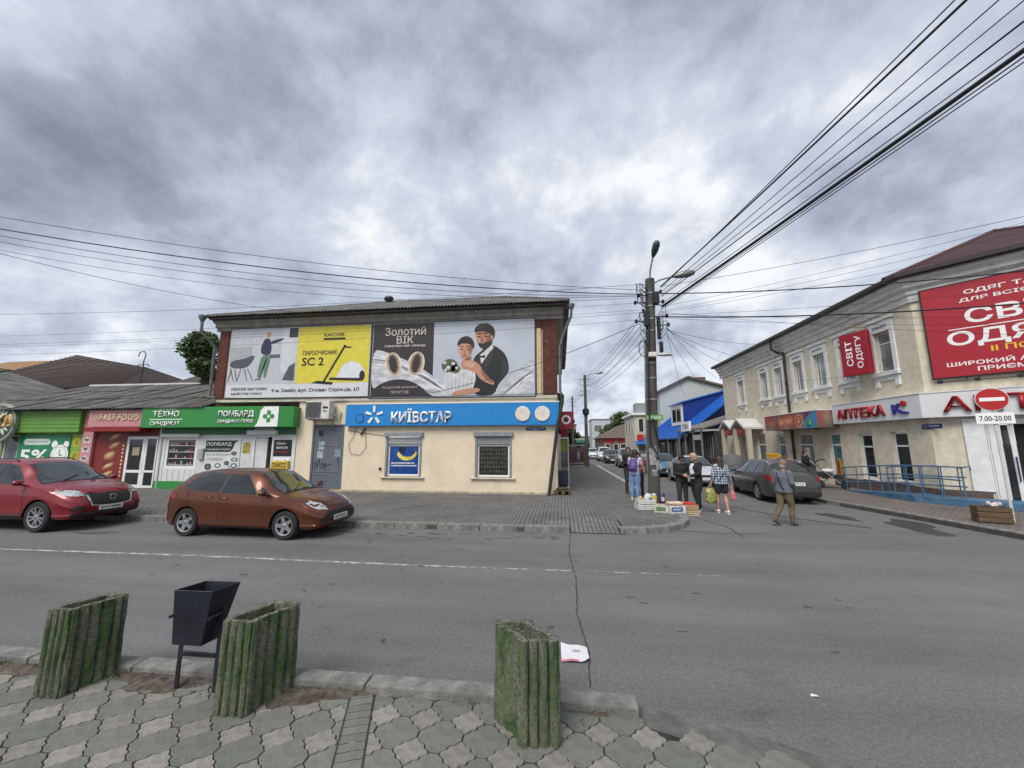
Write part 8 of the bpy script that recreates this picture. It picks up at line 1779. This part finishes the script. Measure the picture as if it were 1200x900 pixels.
def check_mat():
    m, t_, b_ = node_mat('checked_shirt'); L = t_.links.new; co = t_.nodes.new('ShaderNodeTexCoord')
    wv = []
    for d in ('X', 'Z'):
        w_ = t_.nodes.new('ShaderNodeTexWave'); w_.bands_direction = d; w_.inputs['Scale'].default_value = 4.2; w_.inputs['Distortion'].default_value = .5; L(co.outputs['Object'], w_.inputs['Vector']); wv.append(w_.outputs['Fac'])
    x = t_.nodes.new('ShaderNodeMath'); x.operation = 'ADD'; L(wv[0], x.inputs[0]); L(wv[1], x.inputs[1]); hlf = t_.nodes.new('ShaderNodeMath'); hlf.operation = 'MULTIPLY'; hlf.inputs[1].default_value = .5; L(x.outputs[0], hlf.inputs[0])
    r = t_.nodes.new('ShaderNodeValToRGB'); L(hlf.outputs[0], r.inputs[0]); e = r.color_ramp.elements; e[0].position = .2; e[0].color = (.035, .055, .10, 1); e[1].position = .85; e[1].color = (.40, .45, .50, 1); L(r.outputs[0], b_.inputs['Base Color']); b_.inputs['Roughness'].default_value = .9
    return m
M_check = check_mat()
# 1 girl with purple backpack, seen from behind
t, J, H_ = person('girl in light jeans and lilac top wearing a purple backpack', (2.50, 14.0, ZP), R(-28), 1.70, dict(pel=(0, -.02, .94), waist=(0, .01, 1.09), chest=(0, .07, 1.27), neck=(0, .12, 1.45), head=(.01, .16, 1.60), shL=(-.17, .08, 1.39), shR=(.17, .10, 1.39), elL=(-.22, .14, 1.14), wrL=(-.12, .32, 1.08), elR=(.22, .16, 1.14), wrR=(.12, .34, 1.10)), M_skin, ('tee', M_lil), ('wide', M_denim), M_shw, ('long', M_bhair), {}, 1.02)
mb = MB(); rings(mb, [(0, -.16, .98, .13, .07), (0, -.18, 1.05, .155, .095), (0, -.15, 1.2, .155, .095), (0, -.08, 1.34, .13, .08), (0, -.04, 1.40, .08, .05)]); fuse(mb, 'backpack', M_pur, t, .012)
MB().ball((0, -.265, 1.09), (.09, .03, .075), 10, 6).build('backpack_pocket', M_pur, t, smooth=True)
for s in (-1, 1): strap(t, [(s*.09, -.06, 1.36), (s*.11, .05, 1.44), (s*.12, .20, 1.36), (s*.13, .18, 1.15), (s*.12, -.02, 1.05)], M_pur)
# 2 man in dark jacket beyond
person('man in black jacket standing behind the girl with the backpack', (2.58, 15.6, ZP), R(200), 1.78, dict(elR=(.23, .05, 1.12), wrR=(.10, .25, 1.12), head=(.02, .05, 1.60), face=(.35, .9, -.15)), M_skin2, ('jacket', M_blk), ('trousers', M_chr), M_shb, ('short', M_brhair), {}, 1.05)
# 3 person in red top
person('person in red top and black trousers half hidden behind the pole', (2.80, 14.75, ZP), R(150), 1.58, dict(elL=(-.22, .1, 1.12), wrL=(-.08, .26, 1.10), elR=(.22, .1, 1.12), wrR=(.08, .28, 1.08), face=(0, .9, -.35)), M_skin, ('tee', mat('red_cloth', (.30, .03, .045), .85, 0, .2)), ('trousers', M_blk), M_shb, ('bob', M_brhair), {}, .95)
# 4 woman in black with cap looking at her hands
person('woman in black jacket and cap looking down at her hands', (3.70, 12.85, 0), R(188), 1.69, dict(head=(0, .06, 1.585), face=(.05, .8, -.6), elL=(-.22, .02, 1.12), wrL=(-.05, .24, 1.12), elR=(.22, .02, 1.12), wrR=(.06, .25, 1.10), palmL=(1, .3, 0), palmR=(-1, .3, 0), curlL=.6, curlR=.6, anL=(-.12, .02, .09)), M_skin, ('jacket', M_blk), ('trousers', M_chr), M_shb, ('cap', M_blk), {'nape': M_bhair}, 1.0)
# 5 blond woman in profile
t, J, H_ = person('blond woman in black jacket, white top and white trainers', (4.05, 12.58, 0), R(112), 1.74, dict(face=(.1, .95, -.25), head=(0, .06, 1.60), waist=(0, .02, 1.09), chest=(0, .04, 1.28), elL=(-.22, .06, 1.12), wrL=(-.10, .30, 1.05), elR=(.23, .04, 1.12), wrR=(.12, .28, 1.06), anR=(.10, -.14, .09), knR=(.10, -.03, .50), anL=(-.10, .08, .09), knL=(-.10, .07, .50)), M_skin, ('long', M_blk), ('wide', M_blk), M_shw, ('bob', M_blond), {}, 1.06)
mb = MB(); rings(mb, [(0, .09, .95, .10, .085), (0, .115, 1.1, .10, .075), (0, .12, 1.28, .105, .08), (0, .08, 1.41, .08, .06)]); fuse(mb, 'white_top', M_wcl, t, .011)
# 6 woman in checked shirt walking away with bags
t, J, H_ = person('woman in checked shirt and black shorts walking away with two bags', (4.66, 12.35, 0), R(6), 1.64, dict(elL=(-.25, -.03, 1.14), wrL=(-.30, .03, .90), elR=(.25, -.04, 1.14), wrR=(.31, .0, .90), curlL=.9, curlR=.9, anL=(-.08, .14, .09), knL=(-.10, .10, .50), anR=(.09, -.12, .10), knR=(.10, .02, .51)), M_skin, ('threequarter', M_check), ('shorts', M_blk), M_shw, ('long', M_brhair), {}, 1.08)
mb = MB().tube([(.14, -.06, 1.36), (.02, -.15, 1.2), (-.14, -.14, 1.0)], .012, 6); mb.build('strap', M_blk, t)
bgp = thing('shopping_bag', 'bulging yellow green shopping bag in the checked shirt woman left hand', 'bag', (4.37, 12.42, .28))
mb = MB(); rings(mb, [(0, 0, .0, .12, .09), (0, 0, .08, .16, .11), (0, 0, .3, .155, .10), (.0, 0, .42, .12, .05)]); fuse(mb, 'bag', mat('bag_lime', (.33, .34, .09), .4, 0, .4, 8, col2=(.10, .12, .03), thr=(.5, .6), sc2=7), bgp, .012); MB().tube([(-.07, 0, .40), (-.02, 0, .545), (.02, 0, .545), (.07, 0, .40)], .010, 6).build('handle', MATS['bag_lime'], bgp)
bgp = thing('shopping_bag', 'small pink plastic bag in the checked shirt woman right hand', 'bag', (4.96, 12.38, .36)); mb = MB(); rings(mb, [(.02, 0, .0, .06, .05), (.02, 0, .06, .10, .07), (.01, 0, .2, .07, .05), (0, 0, .32, .03, .02), (0, 0, .44, .02, .02)]); fuse(mb, 'bag', mat('bag_pink', (.52, .16, .17), .4, 0, .25, 9), bgp, .011)
# 7 man in grey jacket striding away
t, J, H_ = person('man in grey jacket, pinkish cap and olive trousers crossing the road', (5.52, 10.74, 0), R(-62), 1.60, dict(face=(.2, .95, -.05), elL=(-.24, .0, 1.13), wrL=(-.22, .14, .92), elR=(.25, -.02, 1.13), wrR=(.20, .16, .95), knL=(-.10, -.06, .50), anL=(-.10, -.30, .16), toeL=(0, .75, -.65), knR=(.09, .12, .50), anR=(.09, .10, .09), waist=(0, .01, 1.08), chest=(0, .03, 1.28), neck=(0, .05, 1.46), head=(0, .08, 1.60)), M_skin2, ('jacket', M_gjk), ('trousers', M_olv), M_shb, ('cap', M_capb), {'nape': M_ghair}, 1.12)
MB().tube([(-.13, -.02, 1.42), (-.03, -.145, 1.26), (.06, -.17, 1.05), (.12, -.16, .96)], .016, 6).build('strap', M_blk, t)
# 8 woman with a pram by the doors
person('person in dark clothes behind the pram at the shop doors', (10.95, 19.3, .13), R(215), 1.62, dict(elL=(-.22, .1, 1.14), wrL=(-.14, .36, 1.04), elR=(.22, .1, 1.14), wrR=(.14, .36, 1.04), face=(0, .9, -.3)), M_skin, ('jacket', M_blk), ('trousers', M_chr), M_shb, ('bob', M_bhair), {}, 1.0)
pm_ = thing('pram', 'black folding pram with hood on the pavement outside the pharmacy', 'pram', (11.45, 18.5, .13), R(-32)); pm_.scale = (1.1, 1.1, 1.1)
hd_ = MB(); n = 10
vs = []
for i in range(n+1):
    a_ = pi*(.05 + .55*i/n); 
    for j in range(9): y = -.24 + .06*j; k_ = sqrt(max(0, 1-(y/.27)**2)); vs.append((-.22-.30*cos(a_)*1.0*(.75+.25*k_), y, .78 + .34*sin(a_)*(.7+.3*k_)))
hd_.add(vs, [(i*9+j, i*9+j+1, (i+1)*9+j+1, (i+1)*9+j) for i in range(n) for j in range(8)]); hd_.build('hood', M_blk, pm_, smooth=True)
MB().prism_y([(-.45, .62), (.30, .50), (.42, .58), (.30, .40), (-.25, .36), (-.5, .52)], -.2, .2).build('seat', M_blk, pm_, bev=.03, seg=2); MB().ball((-.1, 0, .66), (.22, .16, .09), 10, 6).build('blanket', M_wcl, pm_, smooth=True)
for y in (-.24, .24):
    MB().tube([(-.62, y, 1.05), (-.3, y, .72), (.35, y, .14)], .016, 6).build('frame_tube', M_galv, pm_); MB().tube([(.2, y, .6), (-.36, y, .14)], .016, 6).build('frame_tube', M_galv, pm_)
    for x in (-.36, .38): MB().lathe([(.13, -.025), (.14, 0), (.13, .025)], (x, y, .14), 16, axis='y').build('wheel', M_tyre, pm_, smooth=35)
MB().tube([(-.62, -.24, 1.05), (-.66, -.2, 1.08), (-.66, .2, 1.08), (-.62, .24, 1.05)], .018, 6).build('handlebar', M_black, pm_)
# far figures by the left houses
for k, (x, y, c, lb_) in enumerate([(1.1, 40, 'charcoal_jeans', 'far person in dark clothes beyond the street stall')]):
    person(lb_, (x, y, ZP), R(180), 1.68, {}, M_skin, ('jacket', MATS[c]), ('trousers', M_chr), M_shb, ('short', M_brhair), {}, 1.0)
